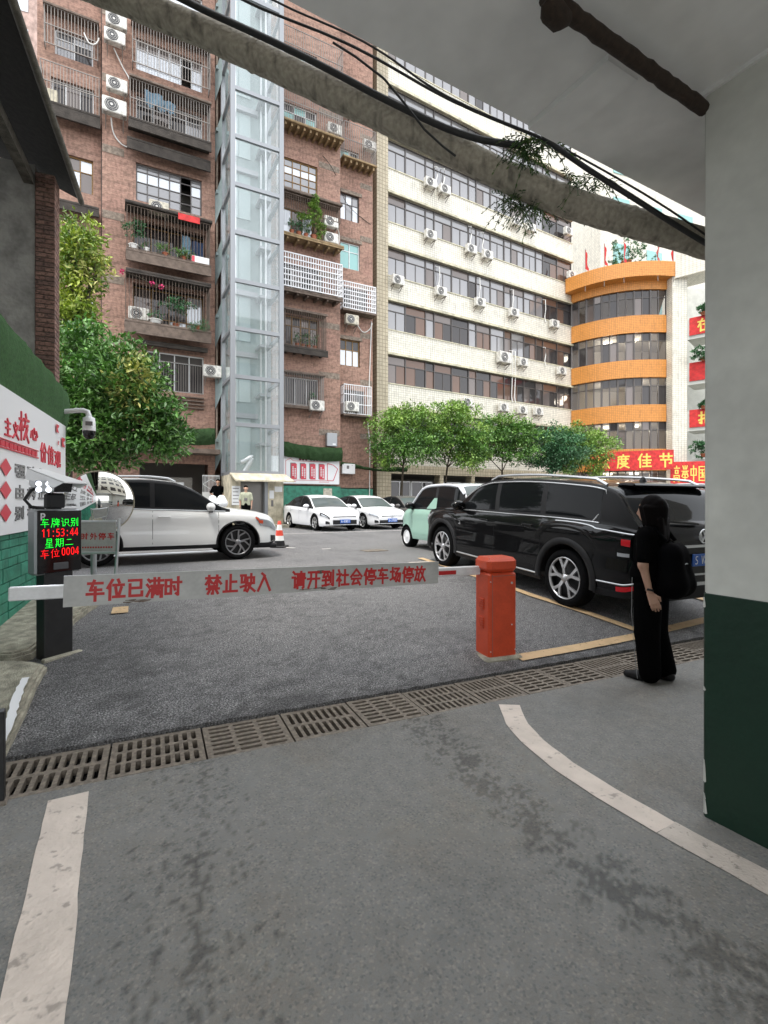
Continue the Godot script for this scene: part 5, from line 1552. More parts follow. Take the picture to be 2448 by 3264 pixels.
	var Bq := [[0.10, 21.65, 0, "upper of the two at the top left of the brick block"], [0.04, 20.95, 0, "lower of the two at the top left of the brick block"], [0.12, 18.95, 0, "small one above the larger on the brick block, sixth floor"], [0.03, 17.95, 0, "large one with black fan on the brick block's left bay"], [1.75, 14.2, 0, "old window unit under the six column window"], [0.95, 9.4, 0, "low one inside the plant balcony of the brick block"], [4.0, 7.3, 0, "on the brick corner beside the glass lift"], [10.45, 21.3, 1, "inside the high cage right of the lift"], [10.2, 16.2, 1, "upper of two beside the leafy balcony plant"], [10.2, 15.35, 1, "lower of two beside the leafy balcony plant"], [9.4, 6.35, 1, "below the pots in the second floor window right of the lift"], [11.7, 11.45, 2, "old cream window unit under the white cage"], [12.85, 21.6, 2, "inside the high cage next to the cream pier"], [11.7, 6.6, 2, "inside the lowest white cage by the pier"], [11.3, 23.0, 2, "just below the waste pipe, on brick"]]
	for q in Bq:
		var dz := 0.45
		if q[0] > 10.4 and q[1] > 20.0: dz = 0.35
		put_ac(ac1 if q[3].begins_with("old") else ac0, q[0], q[1], zz[q[2]] + dz, 28.3, "air conditioner, " + q[3], 1.1 if q[3].begins_with("large") else 0.95, q[3].begins_with("old window"))

func build_bay() -> void:
	var o := Vector3(17.7, 0, -38.2)
	var g := thing("orange_banded_wing", "curved office wing with orange bands and dark window strips", "building", o)
	var A0 := Vector2(14.75, -39.5)
	var A1 := Vector2(20.75, -36.9)
	var ch := A1 - A0
	var nn := Vector2(-ch.y, ch.x).normalized()
	if nn.y < 0: nn = -nn
	var arc := func(f: float, out: float) -> Vector3:
		var p: Vector2 = A0 + ch * f + nn * (0.95 * (1.0 - pow(2.0 * f - 1.0, 2)) + out)
		return Vector3(p.x, 0, p.y)
	var ring := func(y0: float, y1: float, out: float, thick: float, f0 := 0.0, f1 := 1.0) -> MB:
		var mb := local_mb(o)
		var N := 20
		for i in N:
			var fa := lerpf(f0, f1, float(i) / N)
			var fb := lerpf(f0, f1, float(i + 1) / N)
			var a: Vector3 = arc.call(fa, out)
			var b: Vector3 = arc.call(fb, out)
			var c: Vector3 = arc.call(fa, out - thick)
			var d: Vector3 = arc.call(fb, out - thick)
			var Y0 := Vector3(0, y0, 0)
			var Y1 := Vector3(0, y1, 0)
			mb.quad(a + Y0, b + Y0, b + Y1, a + Y1)
			mb.quad(c + Y0, d + Y0, b + Y0, a + Y0)
			mb.quad(a + Y1, b + Y1, d + Y1, c + Y1)
		for f in [f0, f1]:
			var a: Vector3 = arc.call(f, out)
			var c: Vector3 = arc.call(f, out - thick)
			mb.quad(c + Vector3(0, y0, 0), a + Vector3(0, y0, 0), a + Vector3(0, y1, 0), c + Vector3(0, y1, 0))
		return mb
	for q in [[3.85, 5.45], [7.45, 8.70], [10.70, 12.0], [14.0, 15.27]]:
		part(ring.call(q[0], q[1], 0.10, 0.45), "orange_band", M.tile_orange, g)
	part(ring.call(17.15, 17.80, 0.10, 0.4, 0.0, 1.04), "orange_band", M.tile_orange, g)
	part(ring.call(17.80, 18.85, 0.95, 3.3, -0.06, 1.16), "cornice", M.tile_orange, g)
	bx(g, "core", "room", o, Vector3(16, 0, -46), Vector3(27, 17, -41.5))
	var wins := [[0.4, 3.85], [5.45, 7.45], [8.70, 10.70], [12.0, 14.0], [15.27, 17.15]]
	rng.seed = 8
	for k in wins.size():
		var y0: float = wins[k][0]
		var y1: float = wins[k][1]
		var mb := local_mb(o)
		var n := 12
		for i in n + 1:
			var a: Vector3 = arc.call(float(i) / n, -0.08)
			var thick := 0.035 if i % 2 else 0.055
			mb.box(a + Vector3(-thick, y0, -thick), a + Vector3(thick, y1, thick))
		for i in n:
			var a: Vector3 = arc.call(float(i) / n, -0.08)
			var b: Vector3 = arc.call(float(i + 1) / n, -0.08)
			var yt := y0 + (y1 - y0) * 0.70
			mb.bar(a + Vector3(0, yt, 0), b + Vector3(0, yt, 0), 0.06, 0.05)
		var fr := part(mb, "window_frame", M.bronze_frame, g)
		for i in n:
			var a: Vector3 = arc.call(float(i) / n, -0.10)
			var b: Vector3 = arc.call(float(i + 1) / n, -0.10)
			var yt := y0 + (y1 - y0) * 0.70
			for s in [[y0, yt], [yt, y1]]:
				var pm := local_mb(o)
				pm.quad(a + Vector3(0, s[0], 0), b + Vector3(0, s[0], 0), b + Vector3(0, s[1], 0), a + Vector3(0, s[1], 0))
				part(pm, "pane", M[["bay_glass", "pane_dark", "bay_glass", "pane_dark", "bay_glass", "pane_mid", "bay_glass"][rng.randi() % 7]] if k else M.bay_glass, fr)
		# floor and ceiling of the room behind
		var fm: MB = ring.call(y1 - 0.06, y1 - 0.01, -0.2, 5.0)
		part(fm, "room_ceiling", M.room, g)
		fm = ring.call(y0 - 0.10, y0 - 0.02, -0.2, 5.0)
		part(fm, "room_floor", M.room, g)
		if k < 4:
			for f in [0.40, 0.68]:
				var lt := thing("ceiling_lamp", "lit round ceiling lamp in the curved bay, storey %s, %s one" % [["at street level", "above the red banner", "third from street", "fourth from street"][k], "left" if f < 0.5 else "right"], "lamp", (arc.call(f, -1.4) as Vector3) + Vector3(0, y1 - 0.16, 0), 0, "ceiling lamps in the curved bay")
				mb = MB.new()
				mb.lathe([Vector2(0, -0.06), Vector2(0.28, -0.05), Vector2(0.34, 0.0), Vector2(0.34, 0.06)], 16)
				part(mb, "lamp_bowl", M.ceiling_lamp, lt)
				var ol := OmniLight3D.new()
				ol.light_energy = 1.2; ol.light_color = Color(1, 0.96, 0.88); ol.omni_range = 12; ol.omni_attenuation = 2.0; ol.light_size = 0.3; ol.shadow_enabled = true
				ol.name = "lamp_light"
				lt.add_child(ol, true); ol.position = Vector3(0, -0.2, 0)
	# tiled pier to the right, then recessed balconies
	var pm := local_mb(o)
	var P := [Vector2(20.75, -36.9), Vector2(20.80, -36.2), Vector2(21.72, -35.95), Vector2(21.72, -38.5)]
	for i in 3: pm.quad(Vector3(P[i].x, 0.2, P[i].y), Vector3(P[i + 1].x, 0.2, P[i + 1].y), Vector3(P[i + 1].x, 18.3, P[i + 1].y), Vector3(P[i].x, 18.3, P[i].y))
	part(pm, "tiled_pier", M.tile_cream, g)
	pm = local_mb(o)
	pm.quad(Vector3(20.9, 17.6, -36.0), Vector3(26, 17.6, -31.5), Vector3(26, 19.6, -31.5), Vector3(20.9, 19.6, -36.0))
	pm.quad(Vector3(20.9, 17.6, -39.0), Vector3(26, 17.6, -34.5), Vector3(26, 17.6, -31.5), Vector3(20.9, 17.6, -36.0))
	part(pm, "upper_wall", M.tile_cream, g)
	var D := Vector3(0.73, 0, 0.68)
	var C0 := Vector3(21.72, 0, -35.95)
	for k in 5:
		var y: float = [3.4, 6.9, 10.2, 13.45, 16.7][k]
		if k == 4: continue
		var mb := local_mb(o)
		mb.X = Transform3D(Basis(D, Vector3.UP, D.cross(Vector3.UP)), C0 - o)
		mb.box(Vector3(0, y - 0.3, -2.2), Vector3(7, y + 1.15, -0.02)) if k else mb.box(Vector3(0, y + 0.8, -2.2), Vector3(7, y + 1.15, -0.02))
		part(mb, "balcony_front", M.wall_paint, g)
	bx(g, "balcony_back", "wall_paint", o, Vector3(22.2, 0.2, -39.5), Vector3(31, 18.2, -39.2))
	# banners on the balconies and on the bay
	var ban := func(label: String, chars: String, at: Vector3, right: Vector3, w: float, h: float, cw: float, gap: float, x0: float, sw: float) -> void:
		var t := thing("red_banner", label, "banner", at)
		var mb := MB.new()
		mb.X = Transform3D(Basis(right, Vector3.UP, right.cross(Vector3.UP)), Vector3.ZERO)
		mb.box(Vector3(0, 0, 0), Vector3(w, h, 0.02))
		part(mb, "cloth", M.banner_red, t)
		letters(t, mb.X, chars, x0, h * 0.86, 0.021, gap, cw, h * 0.72, sw, 0.012, "banner_yellow")
	ban.call("red banner hung on the fourth storey balcony beside the pillar", "在新", C0 + Vector3(0, 13.4, 0) + D * 0.1 + Vector3(0, 0, 0.06), D, 6.5, 1.25, 0.80, 1.0, 0.5, 0.11)
	ban.call("plain red banner with one letter at the pillar's edge", "坚实", C0 + Vector3(0, 10.15, 0) + D * 0.1 + Vector3(0, 0, 0.06), D, 6.5, 1.3, 0.8, 1.0, 1.35, 0.12)
	ban.call("short red banner with bold yellow letters on the second storey balcony", "扎实", C0 + Vector3(0, 6.85, 0) + D * 0.1 + Vector3(0, 0, 0.06), D, 6.5, 1.25, 0.80, 1.0, 0.55, 0.12)
	ban.call("long low red banner with yellow letters right of the festival banner", "高举中国特", C0 + Vector3(-1.3, 2.75, 0.15), Vector3(0.93, 0, 0.37).normalized(), 7.0, 1.65, 0.42, 0.52, 0.18, 0.07)
	ban.call("red festival banner with big yellow letters across the curved bay", "欢度佳节", Vector3(15.6, 3.85, -37.55), Vector3(0.917, 0, 0.398).normalized(), 5.3, 1.4, 0.85, 1.37, 0.28, 0.11)
	# red flags on the cornice
	for i in 5:
		var f: float = [0.16, 0.36, 0.56, 0.90, 1.06][i]
		var t := thing("red_flag", ["leftmost red flag on the orange cornice", "second red flag from the left on the cornice", "middle red flag on the orange cornice", "fourth red flag from the left on the cornice", "rightmost red flag on the orange cornice"][i], "flag", (arc.call(f, 0.9) as Vector3) + Vector3(0, 18.3, 0), 20.0 * i, "red flags on the cornice")
		var mb := MB.new()
		mb.tube([Vector3(0, -0.9, 0), Vector3(0, 2.3, 0)], 0.02, 6)
		part(mb, "pole", M.bar_grey, t)
		mb = MB.new()
		var rows := []
		for a in 10:
			var r := PackedVector3Array()
			for b in 5:
				var wv := 0.07 * sin(a * 0.9 + b * 1.6)
				r.append(Vector3(0.02 + b * 0.055 * (0.4 + a * 0.07), 2.25 - a * 0.16 - b * 0.05, wv * b * 0.4))
			rows.append(r)
		mb.grid(rows)
		part(mb, "cloth", M.banner_red, t)
	# taller tiled block behind
	var tb := thing("tall_tiled_block", "tall cream tiled block rising behind the red flags", "building", Vector3(27, 0, -48), 20)
	var mb := MB.new()
	mb.box(Vector3(-8, 0, -8), Vector3(10, 40, 0))
	part(mb, "wall", M.tile_cream, tb)
	for k in 4:
		for i in 4:
			mb = MB.new(); mb.box(Vector3(-6.5 + i * 4, 19 + k * 4.2, 0.005), Vector3(-4.6 + i * 4, 21 + k * 4.2, 0.05)); part(mb, "window", M.pane_teal, tb)

# ---------------------------------------------------------------- cars
# piecewise monotone curve through x, y pairs
func cur(p: Array, x: float) -> float:
	var n := p.size() / 2
	if x <= p[0]: return p[1]
	if x >= p[2 * n - 2]: return p[2 * n - 1]
	var i := 0
	while p[2 * (i + 1)] < x: i += 1
	var sl := func(k: int) -> float:
		if k <= 0: return (p[3] - p[1]) / (p[2] - p[0])
		if k >= n - 1: return (p[2 * n - 1] - p[2 * n - 3]) / (p[2 * n - 2] - p[2 * n - 4])
		var a: float = (p[2 * k + 1] - p[2 * k - 1]) / (p[2 * k] - p[2 * k - 2])
		var b: float = (p[2 * k + 3] - p[2 * k + 1]) / (p[2 * k + 2] - p[2 * k])
		return 0.0 if a * b <= 0 else 2 * a * b / (a + b)
	var x0: float = p[2 * i]
	var h: float = p[2 * i + 2] - x0
	var t := (x - x0) / h
	var m0: float = sl.call(i)
	var m1: float = sl.call(i + 1)
	var t2 := t * t
	var t3 := t2 * t
	return (2 * t3 - 3 * t2 + 1) * p[2 * i + 1] + (t3 - 2 * t2 + t) * h * m0 + (-2 * t3 + 3 * t2) * p[2 * i + 3] + (t3 - t2) * h * m1

const SIDE := [[0.0, 0.955], [0.10, 0.985], [0.24, 0.995], [0.40, 0.992], [0.55, 0.984], [0.68, 0.988], [0.80, 1.0], [0.90, 0.992], [1.0, 0.955]]
func car_low(K: Dictionary, x: float) -> float:
	var y: float = cur(K.sill, x)
	for xw in [K.xf, K.xr]:
		var dx := absf(x - xw)
		if dx < K.ra: y = maxf(y, K.r + sqrt(K.ra * K.ra - dx * dx))
	return y
func car_pt(K: Dictionary, x: float, v: float) -> Vector3:   # point of the side, v from lower edge (0) to belt (1), z > 0
	var y0 := car_low(K, x)
	var yb: float = cur(K.belt, x)
	var sill: float = cur(K.sill, x)
	var y := lerpf(y0, yb, v)
	var vv := clampf((y - sill) / maxf(0.05, yb - sill), 0, 1)
	var f := 1.0
	for i in SIDE.size() - 1:
		if vv >= SIDE[i][0]: f = lerpf(SIDE[i][1], SIDE[i + 1][1], clampf((vv - SIDE[i][0]) / (SIDE[i + 1][0] - SIDE[i][0]), 0, 1))
	return Vector3(x, y, cur(K.wid, x) * f)
func wheel_of(K: Dictionary) -> Node3D:
	var w := Node3D.new()
	w.name = "wheel"
	var r: float = K.r
	var mb := MB.new()
	mb.X = Transform3D(Basis(Vector3.RIGHT, PI / 2), Vector3.ZERO)
	var tw := 0.115
	var ri: float = r * K.get("rim", 0.70)
	mb.lathe([Vector2(ri, -tw), Vector2(r * 0.93, -tw), Vector2(r * 0.985, -tw * 0.8), Vector2(r, -tw * 0.5), Vector2(r, tw * 0.5), Vector2(r * 0.985, tw * 0.8), Vector2(r * 0.93, tw), Vector2(r * 0.82, tw * 1.04), Vector2(ri, tw * 0.94), Vector2(ri, tw * 0.3)], 36)
	part(mb, "tyre", M.tyre, w)
	mb = MB.new()
	mb.X = Transform3D(Basis(Vector3.RIGHT, PI / 2), Vector3.ZERO)
	mb.lathe([Vector2(ri, 0.02), Vector2(0.0, 0.02)], 28, false)
	mb.lathe([Vector2(ri * 0.99, tw * 0.2), Vector2(ri * 0.99, tw * 0.9)], 28, false)
	part(mb, "rim_barrel", M.alloy_dark, w)
	mb = MB.new()
	mb.X = Transform3D(Basis(Vector3.RIGHT, PI / 2), Vector3.ZERO)
	mb.lathe([Vector2(ri * 1.0, tw * 0.88), Vector2(ri * 0.985, tw * 0.97), Vector2(ri * 0.93, tw * 0.93), Vector2(ri * 0.91, tw * 0.7)], 32)
	mb.lathe([Vector2(0.055, tw * 0.6), Vector2(0.05, tw * 0.92), Vector2(0.0, tw * 0.95)], 14)
	var st: String = K.get("spokes", "twin")
	if st == "disc":
		mb.lathe([Vector2(ri * 0.93, tw * 0.75), Vector2(ri * 0.6, tw * 0.95), Vector2(ri * 0.3, tw * 0.85), Vector2(0.04, tw * 0.95)], 28)
	else:
		for k in 5:
			var a := TAU * k / 5.0 + 0.3
			var sw: float = 0.030 if st == "twin" else 0.022
			for s in [-1.0, 1.0]:
				var p := Vector3(cos(a + s * 0.16) * 0.05, tw * 0.80, sin(a + s * 0.16) * 0.05)
				var m := Vector3(cos(a + s * 0.05) * ri * 0.5, tw * 0.88, sin(a + s * 0.05) * ri * 0.5)
				var q := Vector3(cos(a + s * 0.26) * ri * 0.93, tw * 0.84, sin(a + s * 0.26) * ri * 0.93)
				if st == "turbine":
					m = Vector3(cos(a + s * 0.1) * ri * 0.5, tw * 0.85, sin(a + s * 0.1) * ri * 0.5)
					q = Vector3(cos(a + s * 0.30 + 0.25) * ri * 0.93, tw * 0.84, sin(a + s * 0.30 + 0.25) * ri * 0.93)
				mb.bar(p, m, sw, 0.022); mb.bar(m, q, sw * 1.25, 0.022)
	part(mb, "rim", M[K.get("rim_mat", "alloy")], w)
	return w
func car(called: String, label: String, K: Dictionary, rear: Vector2, heading: float, extra: Callable, group := "parked cars") -> Node3D:
	# rear: ground point under the rear axle's near wheel line; heading: degrees, 0 = along -z, + = to the right
	var fw := Vector2(sin(deg_to_rad(heading)), -cos(deg_to_rad(heading)))
	var wb: float = K.xf - K.xr
	var side: float = K.get("near", 0.0)
	var rt := Vector2(-fw.y, fw.x)
	var axis: Vector2 = rear + rt * side
	var a := gpt(axis.x, axis.y)
	var b2 := axis + fw * wb
	var b := gpt(b2.x, b2.y)
	var t := thing(called, label, "car", Vector3.ZERO, 0, group)
	var X := (b - a).normalized()
	var Zr := Vector3(rt.x, 0, rt.y)
	var Y := Zr.cross(X).normalized()
	t.transform = Transform3D(Basis(X, Y, X.cross(Y)), a - X * K.xr)
	var Lh: float = K.L / 2
	# stations
	var xs := []
	var q := -Lh
	while q < Lh:
		xs.append(q); q += 0.06
	xs.append(Lh)
	for xw in [K.xf, K.xr]:
		for k in 25: xs.append(xw + K.ra * sin((k - 12) / 12.0 * PI / 2) * 0.9999)
		xs.append(xw - K.ra - 0.002); xs.append(xw + K.ra + 0.002)
	for w in K.wins: xs.append_array([w[0], w[1]])
	xs.append_array([K.ws[0], K.ws[1], K.rw[0], K.rw[1]])
	xs.sort()
	var ux := []
	for x in xs:
		if ux.is_empty() or x - ux[-1] > 0.0015: ux.append(x)
	xs = ux
	var ns := SIDE.size()
	var rows := []
	for x in xs:
		var r := PackedVector3Array()
		for k in ns: r.append(car_pt(K, x, SIDE[k][0]))
		var bp: Vector3 = r[ns - 1]
		var yr: float = maxf(cur(K.roof, x), bp.y + 0.004)
		var crown: float = minf(0.045, (yr - bp.y) * 0.6)
		var hgt := yr - crown - bp.y
		var ew: float = bp.z - 0.012 - hgt * K.tumble
		for f in [0.05, 0.10, 0.5, 0.90, 1.0]:
			var bulge := 0.020 * sin(f * PI) * minf(1.0, hgt * 3.0)
			r.append(Vector3(x, bp.y + hgt * f, lerpf(bp.z - 0.012, ew, f) + bulge))
		for f in [0.93, 0.80, 0.4, 0.0]: r.append(Vector3(x, bp.y + hgt + crown * (1.0 - f * f), ew * f))
		rows.append(r)
	var J: int = rows[0].size()
	var buckets := {}
	var bk := func(key: String) -> MB:
		if not buckets.has(key): buckets[key] = MB.new()
		return buckets[key]
	var N := []
	for i in rows.size():
		var nr := PackedVector3Array()
		for j in J:
			var di: Vector3 = rows[mini(i + 1, rows.size() - 1)][j] - rows[maxi(i - 1, 0)][j]
			var dj: Vector3 = rows[i][mini(j + 1, J - 1)] - rows[i][maxi(j - 1, 0)]
			if j == J - 1: dj = Vector3(0, 0, -1)
			var nv := di.cross(dj)
			nr.append(nv.normalized() if nv.length() > 1e-9 else Vector3.UP)
		N.append(nr)
	for i in rows.size() - 1:
		var xm: float = (xs[i] + xs[i + 1]) / 2
		for j in J - 1:
			var key := "body"
			if j < ns - 1:
				if j < K.clad: key = "cladding"
			elif j < ns + 4:
				if cur(K.roof, xm) - cur(K.belt, xm) > 0.10:
					key = K.frame
					if j == ns + 1 or j == ns + 2:
						for w in K.wins.size():
							if xm > K.wins[w][0] and xm < K.wins[w][1]: key = "side_window_%d" % w
			else:
				if xm > K.ws[0] and xm < K.ws[1] and j > ns + 4: key = "windshield"
				elif xm > K.rw[0] and xm < K.rw[1] and j > ns + 4: key = "rear_window"
				elif xm > K.rw[0] and xm < K.ws[1]: key = "roof"
			var two := key.begins_with("side_window")
			var mb: MB = bk.call(key + "_r" if two else key)
			mb.gq(rows[i][j], rows[i + 1][j], rows[i + 1][j + 1], rows[i][j + 1], N[i][j], N[i + 1][j], N[i + 1][j + 1], N[i][j + 1])
			var S := Vector3(1, 1, -1)
			if two: mb = bk.call(key + "_l")
			mb.gq(rows[i + 1][j] * S, rows[i][j] * S, rows[i][j + 1] * S, rows[i + 1][j + 1] * S, N[i + 1][j] * S, N[i][j] * S, N[i][j + 1] * S, N[i + 1][j + 1] * S)
	for e in [0, rows.size() - 1]:
		for j in J - 1:
			var p: Vector3 = rows[e][j]
			var p2: Vector3 = rows[e][j + 1]
			var S := Vector3(1, 1, -1)
			var mb: MB = bk.call("cladding" if j < K.clad else "body")
			if e: mb.quad(p * S, p2 * S, p2, p)
			else: mb.quad(p, p2, p2 * S, p * S)
	var mats := {"body": K.paint, "cladding": "black_plastic" if K.clad else K.paint, "roof": K.get("roof_mat", K.paint), "pillars": "black_plastic", "windshield": K.glass, "rear_window": K.glass}
	for key in buckets:
		var nm: String = "side_window" if key.begins_with("side_window") else key
		part(buckets[key], nm, M[mats.get(key, K.get("side_glass", "car_glass"))], t)
	# under side and wheel wells
	var mb := MB.new()
	mb.box(Vector3(-Lh + 0.25, 0.22, -0.55), Vector3(Lh - 0.25, 0.55, 0.55))
	part(mb, "underbody", M.black_plastic, t)
	for xw in [K.xf, K.xr]:
		for s in [-1.0, 1.0]:
			mb = MB.new()
			var rr := []
			for k in 15:
				var an := PI * k / 14.0
				var c := Vector3(xw + cos(an) * (K.ra + 0.004), K.r + sin(an) * (K.ra + 0.004), 0)
				rr.append(PackedVector3Array([c + Vector3(0, 0, s * 0.5), c + Vector3(0, 0, s * (cur(K.wid, xw) - 0.03))]))
			mb.grid(rr)
			part(mb, "wheel_well", M.black_plastic, t)
	var w0 := wheel_of(K)
	for xw in [K.xf, K.xr]:
		for s in [-1.0, 1.0]:
			var w: Node3D = w0.duplicate()
			w.name = "wheel"
			t.add_child(w, true)
			w.position = Vector3(xw, K.r, s * (cur(K.wid, xw) - 0.135))
			w.rotation.y = PI if s < 0 else 0.0
			w.rotate_object_local(Vector3(0, 0, 1), 0.4 * xw)
	w0.free()
	# door seams, handles, mirrors
	for x in K.seams:
		for s in [-1.0, 1.0]:
			mb = MB.new()
			var pts := []
			for k in 9:
				var p := car_pt(K, x, 0.06 + k / 8.0 * 0.92)
				p.z = p.z * s - s * 0.001
				pts.append(p)
			mb.tube(pts, 0.0045, 4, false)
			part(mb, "door_seam", M.black_plastic, t)
	for x in K.handles:
		for s in [-1.0, 1.0]:
			var p := car_pt(K, x, K.get("handle_v", 0.84))
			mb = MB.new()
			mb.bev(Vector3(x - 0.11, p.y - 0.015, s * (p.z + 0.012) - 0.014), Vector3(x + 0.11, p.y + 0.015, s * (p.z + 0.012) + 0.014), 0.006)
			part(mb, "door_handle", M[K.get("handle_mat", K.paint)], t)
	for s in [-1.0, 1.0]:
		var p := car_pt(K, K.mirror, 1.0)
		mb = MB.new()
		mb.X = Transform3D(Basis.IDENTITY, Vector3(K.mirror - 0.02, p.y + 0.09, s * (p.z + 0.11)))
		var rr := []
		for a2 in 9:
			var th := PI * a2 / 8.0
			var row := PackedVector3Array()
			for k in 12:
				var ph := -TAU * k / 12.0
				row.append(Vector3(0.085 * sin(th) * cos(ph), -0.085 * cos(th), 0.135 * sin(th) * sin(ph)))
			rr.append(row)
		mb.grid(rr, true)
		var mi := part(mb, "mirror", M[K.get("mirror_mat", K.paint)], t)
		mb = MB.new()
		mb.bar(Vector3(K.mirror, p.y - 0.01, s * (p.z - 0.03)), Vector3(K.mirror - 0.01, p.y + 0.05, s * (p.z + 0.09)), 0.07, 0.05)
		part(mb, "mirror_foot", M.black_plastic, mi)
	if K.has("rails"):
		for s in [-1.0, 1.0]:
			mb = MB.new()
			var pts := []
			for k in 15:
				var x := lerpf(K.rails[0], K.rails[1], k / 14.0)
				var lift := 0.045 if k > 0 and k < 14 else 0.0
				var yb: float = cur(K.belt, x)
				var hh: float = cur(K.roof, x) - 0.045 - yb
				pts.append(Vector3(x, yb + hh + 0.02 + lift, s * (car_pt(K, x, 1.0).z - 0.02 - hh * K.tumble - 0.03)))
			mb.tube(pts, 0.020, 6)
			part(mb, "roof_rail", M.silver, t)
	extra.call(t, K)
	return t
# strip or patch laid on the side of a car body
func side_patch(K: Dictionary, x0: float, x1: float, v0: float, v1: float, lift: float, sides := [-1.0, 1.0], taper := 0.0) -> MB:
	var mb := MB.new()
	for s in sides:
		var rows := []
		for i in 13:
			var f := i / 12.0
			var x := lerpf(x0, x1, f)
			var r := PackedVector3Array()
			for j in 4:
				var v := lerpf(v0 + taper * f * (v1 - v0), v1, j / 3.0)
				var p := car_pt(K, x, v)
				var nx: float = (cur(K.wid, x - 0.02) - cur(K.wid, x + 0.02)) / 0.04
				var nn := Vector3(nx, 0, 1).normalized()
				p += nn * lift
				r.append(Vector3(p.x, p.y, p.z * s))
			if s > 0: r.reverse()
			rows.append(r)
		mb.grid(rows)
	return mb
func sides2(t: Node3D, K: Dictionary, called: String, m: Material, x0: float, x1: float, v0: float, v1: float, lift: float, taper := 0.0) -> void:
	for s in [-1.0, 1.0]: part(side_patch(K, x0, x1, v0, v1, lift, [s], taper), called, m, t)
func chrome2(t: Node3D, K: Dictionary, called: String, m: Material, x0: float, x1: float, v: float, r: float, dy := 0.0) -> void:
	for s in [-1.0, 1.0]: part(chrome_line(K, x0, x1, v, r, dy, [s]), called, m, t)
func plate(t: Node3D, x: float, y: float, front: bool, text: String) -> void:
	var mb := MB.new()
	var s := 1.0 if front else -1.0
	mb.bev(Vector3(x - 0.008, y - 0.07, -0.22), Vector3(x + 0.008, y + 0.07, 0.22), 0.003)
	var p := part(mb, "number_plate", M.plate_blue, t)
	var tx := part(latin(text, 0.13, 0.004, "Droid Sans Mono"), "plate_text", M.plate_white, p)
	tx.position = Vector3(x + s * 0.010, y, 0)
	tx.rotation.y = PI / 2 * s
	tx.scale = Vector3(0.68, 1, 1)
func arch_trim(t: Node3D, K: Dictionary, w: float) -> void:
	for xw in [K.xf, K.xr]:
		for s in [-1.0, 1.0]:
			var mb := MB.new()
			var rows := []
			for k in 25:
				var an := -0.12 + (PI + 0.24) * k / 24.0
				var r := PackedVector3Array()
				for f in [[0.0, -0.02], [0.0, 0.014], [0.5, 0.018], [1.0, 0.010], [1.0, -0.01]]:
					var rad: float = K.ra - 0.008 + w * f[0]
					r.append(Vector3(xw + cos(an) * rad, K.r + sin(an) * rad, s * (cur(K.wid, xw) * 0.985 + f[1])))
				if s < 0: r.reverse()
				rows.append(r)
			mb.grid(rows)
			part(mb, "arch_trim", M.black_plastic, t)
func chrome_line(K: Dictionary, x0: float, x1: float, v: float, r: float, dy := 0.0, sides := [-1.0, 1.0]) -> MB:
	var mb := MB.new()
	for s in sides:
		var pts := []
		for i in 25:
			var p := car_pt(K, lerpf(x0, x1, i / 24.0), v)
			pts.append(Vector3(p.x, p.y + dy, s * (p.z + 0.002)))
		mb.tube(pts, r, 6)
	return mb
func emblem_ring(t: Node3D, x: float, y: float, r: float, s: float) -> void:
	var mb := MB.new()
	mb.X = Transform3D(Basis(Vector3(0, 0, 1), PI / 2 * -s), Vector3(x, y, 0))
	mb.lathe([Vector2(r * 0.84, 0.0), Vector2(r * 0.88, 0.012), Vector2(r * 0.96, 0.012), Vector2(r, 0.0)], 24)
	mb.X = Transform3D.IDENTITY
	var X := Vector3(x + s * 0.008, y, 0)
	var nx := Vector3(s, 0, 0)
	for q in [[-0.35, 0.78, 0.0, 0.12], [0.35, 0.78, 0.0, 0.12], [-0.78, 0.40, -0.38, -0.72], [-0.38, -0.72, 0.0, 0.0], [0.78, 0.40, 0.38, -0.72], [0.38, -0.72, 0.0, 0.0]]:
		mb.bar(X + Vector3(0, q[1] * r, q[0] * r), X + Vector3(0, q[3] * r, q[2] * r), r * 0.16, 0.008, nx)
	part(mb, "emblem", M.silver, t)

